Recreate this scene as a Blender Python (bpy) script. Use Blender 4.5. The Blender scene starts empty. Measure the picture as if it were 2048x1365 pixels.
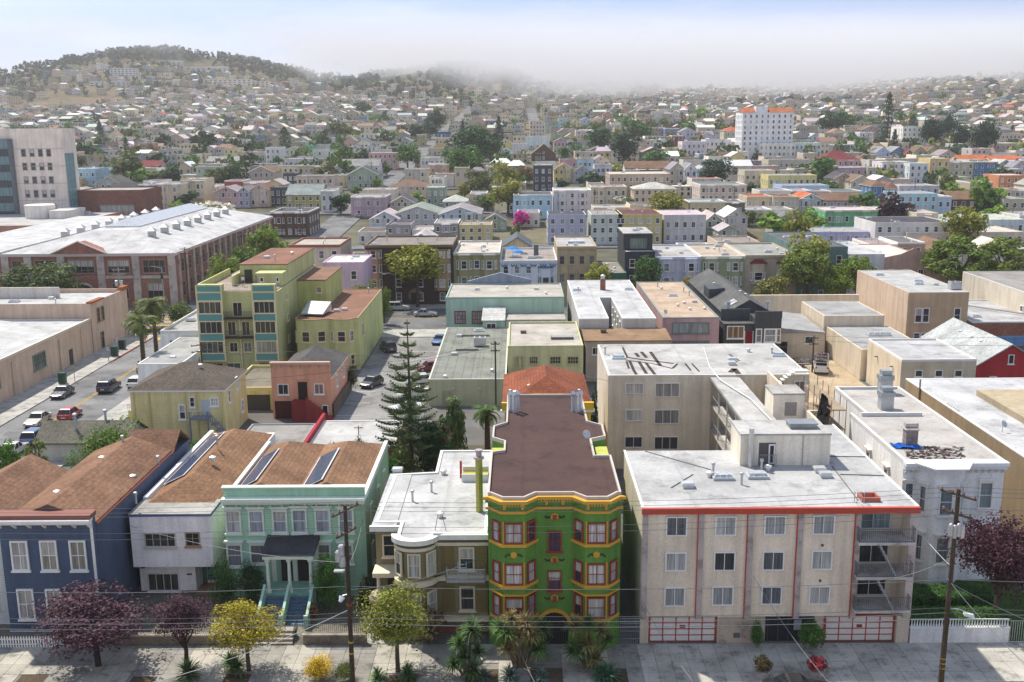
import bpy, math, random
from mathutils import Vector, Matrix
from mathutils import noise as mnoise
rnd = random.Random(7)
SC = bpy.context.scene
COL = SC.collection
RAD = math.radians

# ------------------------------------------------------------------ camera
CAMH, FOC = 37.0, 2050.0
cam = bpy.data.cameras.new('Camera'); camo = bpy.data.objects.new('Camera', cam)
COL.objects.link(camo)
cam.sensor_width = 36.0; cam.lens = 36.0 * FOC / 2048.0
cam.clip_start = 1.0; cam.clip_end = 60000.0
PITCH, YAW, ROLL = RAD(12.0), RAD(.48), RAD(.447)
camo.rotation_mode = 'QUATERNION'
camo.matrix_world = Matrix.Translation((0, 0, CAMH)) @ (Matrix.Rotation(YAW, 4, 'Z') @ Matrix.Rotation(math.pi/2 - PITCH, 4, 'X') @ Matrix.Rotation(-ROLL, 4, 'Z'))
SC.camera = camo

# ------------------------------------------------------------------ light
SUN_EL, SUN_AZ = RAD(57), RAD(-42)        # azimuth from +Y, negative = to the left
w = bpy.data.worlds.new('World'); SC.world = w; w.use_nodes = True
nt = w.node_tree; nt.nodes.clear()
def wn(t, **k):
 n = nt.nodes.new(t)
 for a, b in k.items(): setattr(n, a, b)
 return n
sky = wn('ShaderNodeTexSky', sky_type='NISHITA', sun_disc=False, sun_elevation=SUN_EL, sun_rotation=SUN_AZ, altitude=20, air_density=1.0, dust_density=.3, ozone_density=1.6)
tc = wn('ShaderNodeTexCoord'); sep = wn('ShaderNodeSeparateXYZ'); cmb = wn('ShaderNodeCombineXYZ')
mz = wn('ShaderNodeMath', operation='MULTIPLY_ADD'); mz.inputs[1].default_value = 9.0; mz.inputs[2].default_value = .02
L = nt.links.new
L(tc.outputs['Generated'], sep.inputs[0]); L(sep.outputs[0], cmb.inputs[0]); L(sep.outputs[1], cmb.inputs[1])
L(sep.outputs[2], mz.inputs[0]); L(mz.outputs[0], cmb.inputs[2])
nrm = wn('ShaderNodeVectorMath', operation='NORMALIZE'); L(cmb.outputs[0], nrm.inputs[0]); L(nrm.outputs[0], sky.inputs[0])
# thin high cloud: white veil, streaky, everywhere in the sky
mp = wn('ShaderNodeMapping'); mp.inputs['Scale'].default_value = (3, 3, 22); L(tc.outputs['Generated'], mp.inputs[0])
no = wn('ShaderNodeTexNoise'); no.inputs['Scale'].default_value = 1.3; no.inputs['Detail'].default_value = 6; no.inputs['Roughness'].default_value = .55; L(mp.outputs[0], no.inputs[0])
cr = wn('ShaderNodeValToRGB'); cr.color_ramp.elements[0].position = .42; cr.color_ramp.elements[1].position = .78
cr.color_ramp.elements[0].color = (.05, .05, .05, 1); cr.color_ramp.elements[1].color = (.34, .34, .34, 1); L(no.outputs[0], cr.inputs[0])
# veil gets thicker toward the horizon
mr = wn('ShaderNodeMapRange', clamp=True); mr.interpolation_type = 'SMOOTHSTEP'
mr.inputs[1].default_value = .0; mr.inputs[2].default_value = .115; mr.inputs[3].default_value = .93; mr.inputs[4].default_value = .12
L(sep.outputs[2], mr.inputs[0])
mixk = wn('ShaderNodeMix', data_type='RGBA'); L(cr.outputs[0], mixk.inputs[0]); mixk.inputs[7].default_value = (3.6, 3.38, 3.1, 1)
mixc = wn('ShaderNodeMix', data_type='RGBA'); L(mr.outputs[0], mixc.inputs[0]); L(mixk.outputs[2], mixc.inputs[6]); dim = wn('ShaderNodeVectorMath', operation='SCALE'); dim.inputs[3].default_value = .52; L(sky.outputs[0], dim.inputs[0]); L(dim.outputs[0], mixk.inputs[6]); mixc.inputs[7].default_value = (1.85, 1.8, 1.76, 1)
bg = wn('ShaderNodeBackground'); bg.inputs[1].default_value = .15; L(mixc.outputs[2], bg.inputs[0])
wo = wn('ShaderNodeOutputWorld'); L(bg.outputs[0], wo.inputs[0])
sl = bpy.data.lights.new('Sun', 'SUN'); sl.energy = 2.0; sl.angle = RAD(1.2); sl.color = (1, .93, .82)
so = bpy.data.objects.new('Sun', sl); COL.objects.link(so); so.location = (-300, 300, 500)
sd = Vector((math.sin(SUN_AZ)*math.cos(SUN_EL), math.cos(SUN_AZ)*math.cos(SUN_EL), math.sin(SUN_EL)))
so.rotation_mode = 'QUATERNION'; so.rotation_quaternion = sd.to_track_quat('Z', 'Y')
SC.view_settings.view_transform = 'Standard'; SC.view_settings.look = 'None'
SC.view_settings.exposure = 1.6; SC.view_settings.gamma = 1.0
SC.cycles.use_denoising = True
SC.cycles.max_bounces = 8; SC.cycles.diffuse_bounces = 3; SC.cycles.glossy_bounces = 2; SC.cycles.transmission_bounces = 2
SC.cycles.volume_bounces = 3; SC.cycles.transparent_max_bounces = 8; SC.cycles.volume_step_rate = 1.0
SC.cycles.use_adaptive_sampling = False
SC.cycles.sample_clamp_indirect = 6.0

# ------------------------------------------------------------------ survey helpers (photo pixel -> place)
cy, sy, cp, sp = math.cos(YAW), math.sin(YAW), math.cos(PITCH), math.sin(PITCH)
FW = Vector((-sy*cp, cy*cp, -sp)); RT0 = Vector((cy, sy, 0)); DN0 = -RT0.cross(FW)
RT = RT0*math.cos(ROLL) + DN0*math.sin(ROLL); DN = DN0*math.cos(ROLL) - RT0*math.sin(ROLL)
CP = Vector((0, 0, CAMH))
SHEET = dict(a=(0,820,2.504), b=(420,820,2.505), c=(900,740,2.184), d=(1200,660,1.936), e=(1600,700,2.053),
  m=(0,560,3.938), n=(380,500,3.413), o=(840,440,3.592), p=(1300,440,3.938), q=(1580,440,3.791), r=(0,240,3.4125),
  f=(0,60,2.926), g=(540,100,3.4125), h=(1000,120,3.593), i=(1480,120,3.592), x=(0,0,1))
def px(s, x, y):
 a, b, k = SHEET[s]; return a + x/k, b + y/k
def ray(s, x, y):
 u, v = px(s, x, y); return FW*FOC + RT*(u-1024) + DN*(v-682.5)
def at_z(s, x, y, z=0.0):
 d = ray(s, x, y); return CP + d*((z-CAMH)/d.z)
def at_y(s, x, y, Y):
 d = ray(s, x, y); return CP + d*(Y/d.y)
def proj(P):
 v = Vector(P) - CP; k = v.dot(FW)
 return 1024 + FOC*v.dot(RT)/k, 682.5 + FOC*v.dot(DN)/k
def smooth(a, b, t):
 t = max(0., min(1., (t-a)/(b-a))); return t*t*(3-2*t)
BUMPS = [(-660, 1900, 230, 300, 78), (-420, 1900, 200, 260, 26), (-1080, 1700, 240, 300, 34), (-1500, 1800, 400, 400, 42), (-130, 1850, 150, 260, 40), (60, 1900, 200, 240, 24),
         (640, 2000, 330, 280, 26), (560, 1420, 190, 200, 16), (850, 1500, 260, 240, 19), (1150, 1500, 240, 300, 22)]
def T(x, y):
 t = y - 235.0
 if t <= 0: return 0.0
 z = .053*(math.sqrt(t*t + 60.0*60.0) - 60.0)
 if y > 1650: z -= .000125*(y-1650)**2 if y < 2400 else .000125*750**2 + .1*(y-2400)
 z = max(z, -6.0)
 for bx, by, sx, sy_, hh in BUMPS:
  e = ((x-bx)/sx)**2 + ((y-by)/sy_)**2
  if e < 9: z += hh*math.exp(-e)
 return z
def at_ground(s, x, y, h=0.0):
 """first place along the view ray that is h above the terrain"""
 d = ray(s, x, y); d = d/d.y; Y = 40.0
 while Y < 4000:
  P = CP + d*Y
  if P.z <= T(P.x, P.y) + h: break
  Y += 2.0 if Y < 700 else 6.0
 return CP + d*Y

# ------------------------------------------------------------------ materials
MATS = {}
def nodes(name):
 m = bpy.data.materials.new(name); m.use_nodes = True; MATS[name] = m
 t = m.node_tree; b = t.nodes['Principled BSDF']
 def n(ty, **k):
  o = t.nodes.new(ty)
  for a, c in k.items(): setattr(o, a, c)
  return o
 return m, t, b, n, t.links.new
def noise_ramp(n, l, src, scale, lo, hi, detail=4, p0=.3, p1=.7, rough=.6):
 a = n('ShaderNodeTexNoise'); a.inputs['Scale'].default_value = scale; a.inputs['Detail'].default_value = detail; a.inputs['Roughness'].default_value = rough
 l(src, a.inputs['Vector'])
 r = n('ShaderNodeMapRange'); r.inputs[1].default_value = p0; r.inputs[2].default_value = p1; r.inputs[3].default_value = lo; r.inputs[4].default_value = hi
 l(a.outputs[0], r.inputs[0]); return r.outputs[0]
def mul(n, l, a, b):
 o = n('ShaderNodeMath', operation='MULTIPLY'); l(a, o.inputs[0]); l(b, o.inputs[1]); return o.outputs[0]
def surf(name, rough=.8, spec=.3, fine=(6, .9, 1.08), coarse=(.35, .82, 1.1), lines=None, course=None, streak=None, bump=.0, attr=False, metal=0., patches=None, seams=None):
 """one painted/built surface: object colour x weathering; lines = board pitch; course = shingle courses"""
 m, t, b, n, l = nodes(name)
 if attr: c = n('ShaderNodeAttribute', attribute_name='Col').outputs['Color']
 else: c = n('ShaderNodeObjectInfo').outputs['Color']
 g = n('ShaderNodeNewGeometry').outputs['Position']
 f = noise_ramp(n, l, g, fine[0], fine[1], fine[2], 3)
 f = mul(n, l, f, noise_ramp(n, l, g, coarse[0], coarse[1], coarse[2], 5))
 hgt = None
 if streak:
  mp = n('ShaderNodeMapping'); mp.inputs['Scale'].default_value = (streak[0], streak[0], streak[1]); l(g, mp.inputs[0])
  f = mul(n, l, f, noise_ramp(n, l, mp.outputs[0], 1.0, streak[2], 1.06, 4, .25, .6))
 if patches:
  f = mul(n, l, f, noise_ramp(n, l, g, patches[0], patches[1], 1.0, 6, patches[2], patches[2]+.08, .7))
 if seams:                                                # lapped joints of roofing sheets
  sx = n('ShaderNodeSeparateXYZ'); l(g, sx.inputs[0]); wob = noise_ramp(n, l, g, .4, -.12, .12, 2)
  for ax, pitch, dk in seams:
   aa = n('ShaderNodeMath', operation='ADD'); l(sx.outputs[ax], aa.inputs[0]); l(wob, aa.inputs[1])
   dd = n('ShaderNodeMath', operation='DIVIDE'); l(aa.outputs[0], dd.inputs[0]); dd.inputs[1].default_value = pitch
   ff = n('ShaderNodeMath', operation='FRACT'); l(dd.outputs[0], ff.inputs[0])
   rr = n('ShaderNodeMapRange'); rr.inputs[1].default_value = 0; rr.inputs[2].default_value = .09; rr.inputs[3].default_value = dk; rr.inputs[4].default_value = 1.0
   l(ff.outputs[0], rr.inputs[0]); f = mul(n, l, f, rr.outputs[0])
 if lines or course:
  s = n('ShaderNodeSeparateXYZ'); l(g, s.inputs[0]); pitch = lines or course
  d = n('ShaderNodeMath', operation='DIVIDE'); l(s.outputs[2], d.inputs[0]); d.inputs[1].default_value = pitch
  fr = n('ShaderNodeMath', operation='FRACT'); l(d.outputs[0], fr.inputs[0])
  r = n('ShaderNodeMapRange'); r.inputs[1].default_value = 0; r.inputs[2].default_value = .3; r.inputs[3].default_value = .72; r.inputs[4].default_value = 1.0
  l(fr.outputs[0], r.inputs[0]); f = mul(n, l, f, r.outputs[0]); hgt = fr.outputs[0]
  if course:
   fl = n('ShaderNodeMath', operation='FLOOR'); l(d.outputs[0], fl.inputs[0])
   cb = n('ShaderNodeCombineXYZ'); l(fl.outputs[0], cb.inputs[2])
   sm = n('ShaderNodeVectorMath', operation='MULTIPLY'); sm.inputs[1].default_value = (4.2, 4.2, 0); l(g, sm.inputs[0])
   fv = n('ShaderNodeVectorMath', operation='FLOOR'); l(sm.outputs[0], fv.inputs[0])
   av = n('ShaderNodeVectorMath', operation='ADD'); l(fv.outputs[0], av.inputs[0]); l(cb.outputs[0], av.inputs[1])
   wnz = n('ShaderNodeTexWhiteNoise'); l(av.outputs[0], wnz.inputs[0])
   r2 = n('ShaderNodeMapRange'); r2.inputs[3].default_value = .78; r2.inputs[4].default_value = 1.18; l(wnz.outputs[0], r2.inputs[0])
   f = mul(n, l, f, r2.outputs[0])
 mx = n('ShaderNodeVectorMath', operation='SCALE'); l(c, mx.inputs[0]); l(f, mx.inputs[3])
 l(mx.outputs[0], b.inputs['Base Color'])
 b.inputs['Roughness'].default_value = rough; b.inputs['Specular IOR Level'].default_value = spec; b.inputs['Metallic'].default_value = metal
 if bump:
  bp = n('ShaderNodeBump'); bp.inputs['Strength'].default_value = bump; bp.inputs['Distance'].default_value = .04
  if hgt is None:
   a = n('ShaderNodeTexNoise'); a.inputs['Scale'].default_value = 9; a.inputs['Detail'].default_value = 4; l(g, a.inputs['Vector']); hgt = a.outputs[0]
  l(hgt, bp.inputs['Height']); l(bp.outputs[0], b.inputs['Normal'])
 return m
surf('stucco', .9, .2, coarse=(.35,1.08,1.34), streak=(1.3, .09, .78), bump=.25)
surf('siding', .75, .25, coarse=(.35,1.1,1.38), lines=.19, streak=(1.2, .09, .8), bump=.5)
surf('trim', .6, .3, fine=(5, .93, 1.05), coarse=(.5, 1.0, 1.15))
surf('shingle', .92, .15, course=.16, coarse=(.3, .72, 1.2), bump=.4)
surf('membrane', .85, .25, fine=(3, .88, 1.06), coarse=(.25, .46, .74), patches=(.35, .74, .37), seams=((1,1.25,.87),(0,6.1,.84)), bump=.15)
surf('gravel_roof', .95, .1, fine=(12, .8, 1.15), coarse=(.3, .75, 1.15), patches=(.7, .75, .36), bump=.3)
surf('metal', .45, .5, fine=(4, .9, 1.05), coarse=(.8, .85, 1.1), metal=.55)
surf('iron', .6, .4)
surf('concrete', .9, .2, fine=(7, .9, 1.1), coarse=(.4, .8, 1.25), patches=(.8, .7, .39), bump=.2)
surf('asphalt', .92, .2, fine=(9, .8, 1.18), coarse=(.12, .68, 1.22), patches=(.22, .7, .42))
surf('paintline', .8, .2, fine=(5, .7, 1.1), patches=(2.0, .6, .4))
surf('earth', .97, .1, fine=(5, .7, 1.25), coarse=(.25, .7, 1.2), bump=.3)
surf('hillside', .97, .1, fine=(.12, .72, 1.25), coarse=(.012, .55, 1.3), attr=True)
surf('wood', .85, .2, fine=(9, .75, 1.15), streak=(7, .4, .7))
surf('bark', .95, .1, fine=(10, .6, 1.3), streak=(9, 1.2, .6), bump=.5)
surf('town', .9, .15, fine=(1.2, .9, 1.15), coarse=(.09, .95, 1.2), attr=True)
surf('brick', .9, .15, fine=(9, .8, 1.15), course=.25)
surf('cloth', .95, .1)
surf('skin', .6, .3)
def mk_glass():
 m, t, b, n, l = nodes('glass')
 c = n('ShaderNodeObjectInfo').outputs['Color']; g = n('ShaderNodeNewGeometry').outputs['Position']
 mp = n('ShaderNodeMapping'); mp.inputs['Scale'].default_value = (5, 5, .25); l(g, mp.inputs[0])
 f = noise_ramp(n, l, mp.outputs[0], 1.2, .45, 1.3, 3)
 mx = n('ShaderNodeVectorMath', operation='SCALE'); l(c, mx.inputs[0]); l(f, mx.inputs[3]); l(mx.outputs[0], b.inputs['Base Color'])
 b.inputs['Roughness'].default_value = .08; b.inputs['Specular IOR Level'].default_value = .32
 bp = n('ShaderNodeBump'); bp.inputs['Strength'].default_value = .03; a = n('ShaderNodeTexNoise'); a.inputs['Scale'].default_value = .9; l(g, a.inputs['Vector']); l(a.outputs[0], bp.inputs['Height']); l(bp.outputs[0], b.inputs['Normal'])
mk_glass()
def mk_paint():
 m, t, b, n, l = nodes('carpaint')
 l(n('ShaderNodeObjectInfo').outputs['Color'], b.inputs['Base Color'])
 b.inputs['Roughness'].default_value = .35; b.inputs['Coat Weight'].default_value = .6; b.inputs['Coat Roughness'].default_value = .08
mk_paint()
def mk_leaf(name, attr=False):
 m, t, b, n, l = nodes(name)
 oi = n('ShaderNodeObjectInfo'); ge = n('ShaderNodeNewGeometry')
 c = n('ShaderNodeAttribute', attribute_name='Col').outputs['Color'] if attr else oi.outputs['Color']
 r = n('ShaderNodeMapRange'); r.inputs[3].default_value = .9; r.inputs[4].default_value = 2.5; l(ge.outputs['Random Per Island'], r.inputs[0])
 f = mul(n, l, r.outputs[0], noise_ramp(n, l, ge.outputs['Position'], .8 if not attr else .06, .65, 1.35, 3))
 hs = n('ShaderNodeHueSaturation'); l(c, hs.inputs['Color'])
 r2 = n('ShaderNodeMapRange'); r2.inputs[3].default_value = .47; r2.inputs[4].default_value = .53; l(ge.outputs['Random Per Island'], r2.inputs[0]); l(r2.outputs[0], hs.inputs['Hue'])
 mx = n('ShaderNodeVectorMath', operation='SCALE'); l(hs.outputs[0], mx.inputs[0]); l(f, mx.inputs[3])
 l(mx.outputs[0], b.inputs['Base Color']); b.inputs['Roughness'].default_value = .6; b.inputs['Specular IOR Level'].default_value = .2
 tr = n('ShaderNodeBsdfTranslucent'); l(mx.outputs[0], tr.inputs[0]); ms = n('ShaderNodeMixShader'); ms.inputs[0].default_value = .3
 l(b.outputs[0], ms.inputs[1]); l(tr.outputs[0], ms.inputs[2]); l(ms.outputs[0], t.nodes['Material Output'].inputs[0])
mk_leaf('leaf'); mk_leaf('far_leaf', True)

# ------------------------------------------------------------------ mesh helpers
class MB:
 def __init__(s): s.v = []; s.f = []; s.m = []; s.c = []; s.cc = None
 def add(s, vs, fs, m=0):
  k = len(s.v); s.v += [tuple(p) for p in vs]
  for f in fs:
   s.f.append(tuple(i+k for i in f)); s.m.append(m)
   if s.cc: s.c.append(s.cc)
  return s
 def box(s, x0, y0, z0, x1, y1, z1, m=0):
  return s.add([(x0,y0,z0),(x1,y0,z0),(x1,y1,z0),(x0,y1,z0),(x0,y0,z1),(x1,y0,z1),(x1,y1,z1),(x0,y1,z1)],
   [(0,3,2,1),(4,5,6,7),(0,1,5,4),(1,2,6,5),(2,3,7,6),(3,0,4,7)], m)
 def prism(s, pts, z0, z1, m=0, cap=True, mt=None):
  """pts counter-clockwise seen from above"""
  n = len(pts); vs = [(p[0],p[1],z0) for p in pts] + [(p[0],p[1],z1) for p in pts]
  s.add(vs, [(i,(i+1)%n,(i+1)%n+n,i+n) for i in range(n)], m)
  if cap:
   s.add([(p[0],p[1],z1) for p in pts], [tuple(range(n))], m if mt is None else mt)
   s.add([(p[0],p[1],z0) for p in pts], [tuple(range(n))[::-1]], m)
  return s
 def hull(s, bot, top, m=0):
  """loft between two equal rings of 3d points, capped"""
  n = len(bot)
  return s.add(list(bot)+list(top), [(i,(i+1)%n,(i+1)%n+n,i+n) for i in range(n)] + [tuple(range(n))[::-1], tuple(range(n,2*n))], m)
 def slab(s, pts, th, m=0):
  """flat polygon of 3d points (ccw from above) with thickness th downward"""
  return s.hull([(p[0],p[1],p[2]-th) for p in pts], pts, m)
 def extx(s, prof, x0, x1, m=0):
  """profile of (y,z) points swept along x"""
  n = len(prof)
  return s.hull([(x0,p[0],p[1]) for p in prof], [(x1,p[0],p[1]) for p in prof], m)
 def tube(s, pts, r, n=6, m=0, r1=None):
  pts = [Vector(p) for p in pts]; rings = []; up = Vector((0,0,1))
  for i, p in enumerate(pts):
   d = (pts[min(i+1,len(pts)-1)] - pts[max(i-1,0)])
   d = d.normalized() if d.length > 1e-9 else up
   a = d.cross(up if abs(d.z) < .95 else Vector((1,0,0))).normalized(); b = d.cross(a)
   rr = r if r1 is None else r + (r1-r)*i/max(1,len(pts)-1)
   rings.append([p + a*(rr*math.cos(2*math.pi*k/n)) + b*(rr*math.sin(2*math.pi*k/n)) for k in range(n)])
  vs = [q for g in rings for q in g]; fs = []
  for i in range(len(pts)-1):
   fs += [(i*n+k, (i+1)*n+k, (i+1)*n+(k+1)%n, i*n+(k+1)%n) for k in range(n)]
  fs += [tuple(range(n)), tuple(range((len(pts)-1)*n, len(pts)*n))[::-1]]
  return s.add(vs, fs, m)
 def lathe(s, prof, n=12, m=0, c=(0,0,0)):
  vs = [(c[0]+r*math.cos(2*math.pi*k/n), c[1]+r*math.sin(2*math.pi*k/n), c[2]+z) for r, z in prof for k in range(n)]; fs = []
  for i in range(len(prof)-1):
   fs += [(i*n+k, i*n+(k+1)%n, (i+1)*n+(k+1)%n, (i+1)*n+k) for k in range(n)]
  fs += [tuple(range(n))[::-1], tuple(range((len(prof)-1)*n, len(prof)*n))]
  return s.add(vs, fs, m)
 def mesh(s, name, mats, smooth=False):
  me = bpy.data.meshes.new(name); me.from_pydata(s.v, [], s.f)
  for mt in ([mats] if isinstance(mats, str) else mats): me.materials.append(MATS[mt])
  if any(s.m): me.polygons.foreach_set('material_index', s.m)
  if smooth: me.polygons.foreach_set('use_smooth', [True]*len(s.f))
  if s.c:
   at = me.color_attributes.new('Col', 'FLOAT_COLOR', 'CORNER'); d = []
   for f, c in zip(s.f, s.c): d += [c[0], c[1], c[2], 1.0]*len(f)
   at.data.foreach_set('color', d)
  me.update(); return me
 def build(s, name, mats, parent=None, col=(.5,.5,.5), loc=None, rz=0, smooth=False, **tags):
  return link(name, s.mesh(name, mats, smooth), parent, col, loc, rz, **tags)
def link(name, me, parent=None, col=None, loc=None, rz=0, **tags):
 o = bpy.data.objects.new(name, me); COL.objects.link(o)
 if parent: o.parent = parent
 if col: o.color = (col[0], col[1], col[2], 1)
 if loc: o.location = loc
 if rz: o.rotation_euler = (0, 0, rz)
 for k, v in tags.items():
  if v: o[k] = v
 return o
def thing(name, label, category, loc=(0,0,0), rz=0, group=None):
 return link(name, None, None, None, loc, rz, label=label, category=category, group=group)
def copy_tree(o, loc=None, rz=None, label=None, group=None, col=None, parent=None):
 c = o.copy(); COL.objects.link(c)
 if parent: c.parent = parent
 if loc is not None: c.location = loc
 if rz is not None: c.rotation_euler = (0, 0, rz)
 if label: c['label'] = label
 if group: c['group'] = group
 for ch in list(o.children):
  k = copy_tree(ch, parent=c)
  if col and ch.name.split('.')[0] in col: k.color = (*col[ch.name.split('.')[0]], 1)
 return c
def hexc(h):
 """sRGB hex -> linear"""
 return tuple((c/12.92 if c <= .04045 else ((c+.055)/1.055)**2.4) for c in [int(h[i:i+2],16)/255 for i in (0,2,4)])
# ------------------------------------------------------------------ ground sheet and hills
def ground():
 mb = MB(); xs = []; ys = []
 y = -160.0
 while y < 2600: ys.append(y); y += 20 if y < 300 else (35 if y < 1000 else 45)
 ys += [2800, 3300, 4200, 6000, 9000, 15000]
 N = 72
 for yy in ys:
  hw = max(130, yy*.85)
  for i in range(N+1): xs.append((-hw + 2*hw*i/N, yy))
 vs = [(x, y_, T(x, y_) - .02) for x, y_ in xs]
 fs = [(j*(N+1)+i, j*(N+1)+i+1, (j+1)*(N+1)+i+1, (j+1)*(N+1)+i) for j in range(len(ys)-1) for i in range(N)]
 for f in fs:
  c = sum((Vector(vs[i]) for i in f), Vector())/4
  n1 = mnoise.noise((c.x*.006, c.y*.006, 0)); n2 = mnoise.noise((c.x*.02, c.y*.02, 3))
  if c.y < 215: col = (.15, .145, .135)
  elif c.y < 700: col = (.13+.05*n2, .125+.03*n2, .085)
  else:
   t = max(0, min(1, .5 + n1*1.1 + n2*.5)); dry = (.21, .145, .085); grn = (.055, .065, .03)
   col = tuple(dry[k]*t*.9 + grn[k]*(1-t*.9) for k in range(3))
  mb.cc = col; mb.add([vs[i] for i in f], [(0,1,2,3)])
 return mb.build('ground', 'hillside', None, None, None, 0, True, kind='structure')
ground()
# ------------------------------------------------------------------ air: even haze, and the fog lying on the hills
def volume(name, density, col, aniso=.2):
 m = bpy.data.materials.new(name); m.use_nodes = True; t = m.node_tree; t.nodes.clear()
 o = t.nodes.new('ShaderNodeOutputMaterial'); v = t.nodes.new('ShaderNodeVolumePrincipled')
 v.inputs['Density'].default_value = density; v.inputs['Color'].default_value = (*col, 1); v.inputs['Anisotropy'].default_value = aniso
 t.links.new(v.outputs[0], o.inputs['Volume']); MATS[name] = m; return m, t, v
volume('haze', .00011, (.98, .98, 1.0), .2)
MB().box(-2600, -60, -45, 2600, 3000, 215).build('haze', 'haze', kind='stuff')
def fog():
 m, t, v = volume('fog', .0, (.86, .87, .89), 0.0)
 n = t.nodes.new; l = t.links.new
 g = n('ShaderNodeNewGeometry'); s = n('ShaderNodeSeparateXYZ'); l(g.outputs['Position'], s.inputs[0])
 no = n('ShaderNodeTexNoise'); no.inputs['Scale'].default_value = .0058; no.inputs['Detail'].default_value = 6; no.inputs['Roughness'].default_value = .55
 mp = n('ShaderNodeMapping'); mp.inputs['Scale'].default_value = (1, .6, 1.6); l(g.outputs['Position'], mp.inputs[0]); l(mp.outputs[0], no.inputs[0])
 # the fog's underside: lowest over the gap right of the middle hill, higher at both ends
 a = n('ShaderNodeMath'); a.operation = 'SUBTRACT'; l(s.outputs[0], a.inputs[0]); a.inputs[1].default_value = 360
 q = n('ShaderNodeMath'); q.operation = 'MULTIPLY'; l(a.outputs[0], q.inputs[0]); l(a.outputs[0], q.inputs[1])
 k = n('ShaderNodeMath'); k.operation = 'MULTIPLY_ADD'; l(q.outputs[0], k.inputs[0]); k.inputs[1].default_value = .00015; k.inputs[2].default_value = 70
 km = n('ShaderNodeMath'); km.operation = 'MINIMUM'; l(k.outputs[0], km.inputs[0]); km.inputs[1].default_value = 158
 d = n('ShaderNodeMath'); d.operation = 'SUBTRACT'; l(s.outputs[2], d.inputs[0]); l(km.outputs[0], d.inputs[1])
 e = n('ShaderNodeMath'); e.operation = 'MULTIPLY_ADD'; l(no.outputs[0], e.inputs[0]); e.inputs[1].default_value = 170; e.inputs[2].default_value = -88
 f = n('ShaderNodeMath'); f.operation = 'ADD'; l(d.outputs[0], f.inputs[0]); l(e.outputs[0], f.inputs[1])
 r = n('ShaderNodeMapRange'); r.interpolation_type = 'SMOOTHSTEP'; r.inputs[1].default_value = -18; r.inputs[2].default_value = 34; r.inputs[3].default_value = 0; r.inputs[4].default_value = .008
 l(f.outputs[0], r.inputs[0])
 r3 = n('ShaderNodeMapRange'); r3.interpolation_type = 'SMOOTHSTEP'; r3.inputs[1].default_value = 125; r3.inputs[2].default_value = 190; r3.inputs[3].default_value = 1; r3.inputs[4].default_value = 0; l(s.outputs[2], r3.inputs[0])
 mm = n('ShaderNodeMath'); mm.operation = 'MULTIPLY'; l(r.outputs[0], mm.inputs[0]); l(r3.outputs[0], mm.inputs[1]); l(mm.outputs[0], v.inputs['Density'])
 mb = MB(); mb.box(-1500, 1250, 48, 1900, 2500, 205)
 return mb.build('fog', 'fog', kind='stuff')
fog()
# ------------------------------------------------------------------ building kit
WHITE = (.74,.715,.67); DARKG = (.022,.026,.03)
WM = {}
def win_mesh(w, h, nc, nr, t, sill, hood, mt):
 k = (round(w,2), round(h,2), nc, nr, t, sill, hood, mt)
 if k in WM: return WM[k]
 w, h = k[0], k[1]; mb = MB(); p = -.13
 mb.box(-w/2, p, 0, -w/2+t, .02, h).box(w/2-t, p, 0, w/2, .02, h).box(-w/2+t, p, h-t, w/2-t, .02, h).box(-w/2+t, p, 0, w/2-t, .02, t*.8)
 iw, ih, b = w-2*t, h-1.8*t, max(.05, t*.45)
 for i in range(1, nc): mb.box(-w/2+t+iw*i/nc-b/2, -.06, t*.8, -w/2+t+iw*i/nc+b/2, .01, h-t)
 for j in range(1, nr):
  for i in range(nc):
   xa = -w/2+t+iw*i/nc + (b/2 if i else 0); xb = -w/2+t+iw*(i+1)/nc - (b/2 if i < nc-1 else 0)
   mb.box(xa, -.055, t*.8+ih*j/nr-b/2, xb, .01, t*.8+ih*j/nr+b/2)
 if sill: mb.box(-w/2-.09, -.2, -.13, w/2+.09, .02, -.002)
 if hood: mb.box(-w/2-.14, -.28, h+.16, w/2+.14, .02, h+.30).box(-w/2-.05, -.15, h+.002, w/2+.05, .02, h+.158)
 fr = mb.mesh('window', mt)
 cells = []
 for i in range(nc):
  for j in range(nr):
   m2 = MB().box(-w/2+t+iw*i/nc, -.022, t*.8+ih*j/nr, -w/2+t+iw*(i+1)/nc, .015, t*.8+ih*(j+1)/nr); cells.append(m2.mesh('pane', 'glass'))
 one = MB().box(-w/2+t*.9, -.022, t*.7, w/2-t*.9, .015, h-t*.9).mesh('pane', 'glass')
 WM[k] = (fr, cells, one); return WM[k]
def glass_col(r=rnd):
 k = r.random()
 if k < .5: return (.02+.03*r.random(),)*2 + (.035+.03*r.random(),)
 if k < .78: v = .12+.16*r.random(); return (v, v, v*1.03)
 v = .42+.2*r.random(); return (v, v*.98, v*.94)
def window(parent, x, y, z, w, h, rz=0, fc=WHITE, nc=1, nr=2, t=.1, sill=True, hood=False, cells=False, gc=None, mt='trim', name='window'):
 fr, ce, one = win_mesh(w, h, nc, nr, t, sill, hood, mt)
 o = link(name, fr, parent, fc, (x, y, z), rz); g = gc or glass_col()
 if cells:
  blind = rnd.random() < .4
  for ci, m in enumerate(ce):
   k = .8+.4*rnd.random(); up = nr == 2 and ci % 2 and blind; link('pane', m, o, (.5,.47,.42) if up else tuple(c*k for c in g))
 else: link('pane', one, o, g)
 return o
HP = math.pi/2
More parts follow.
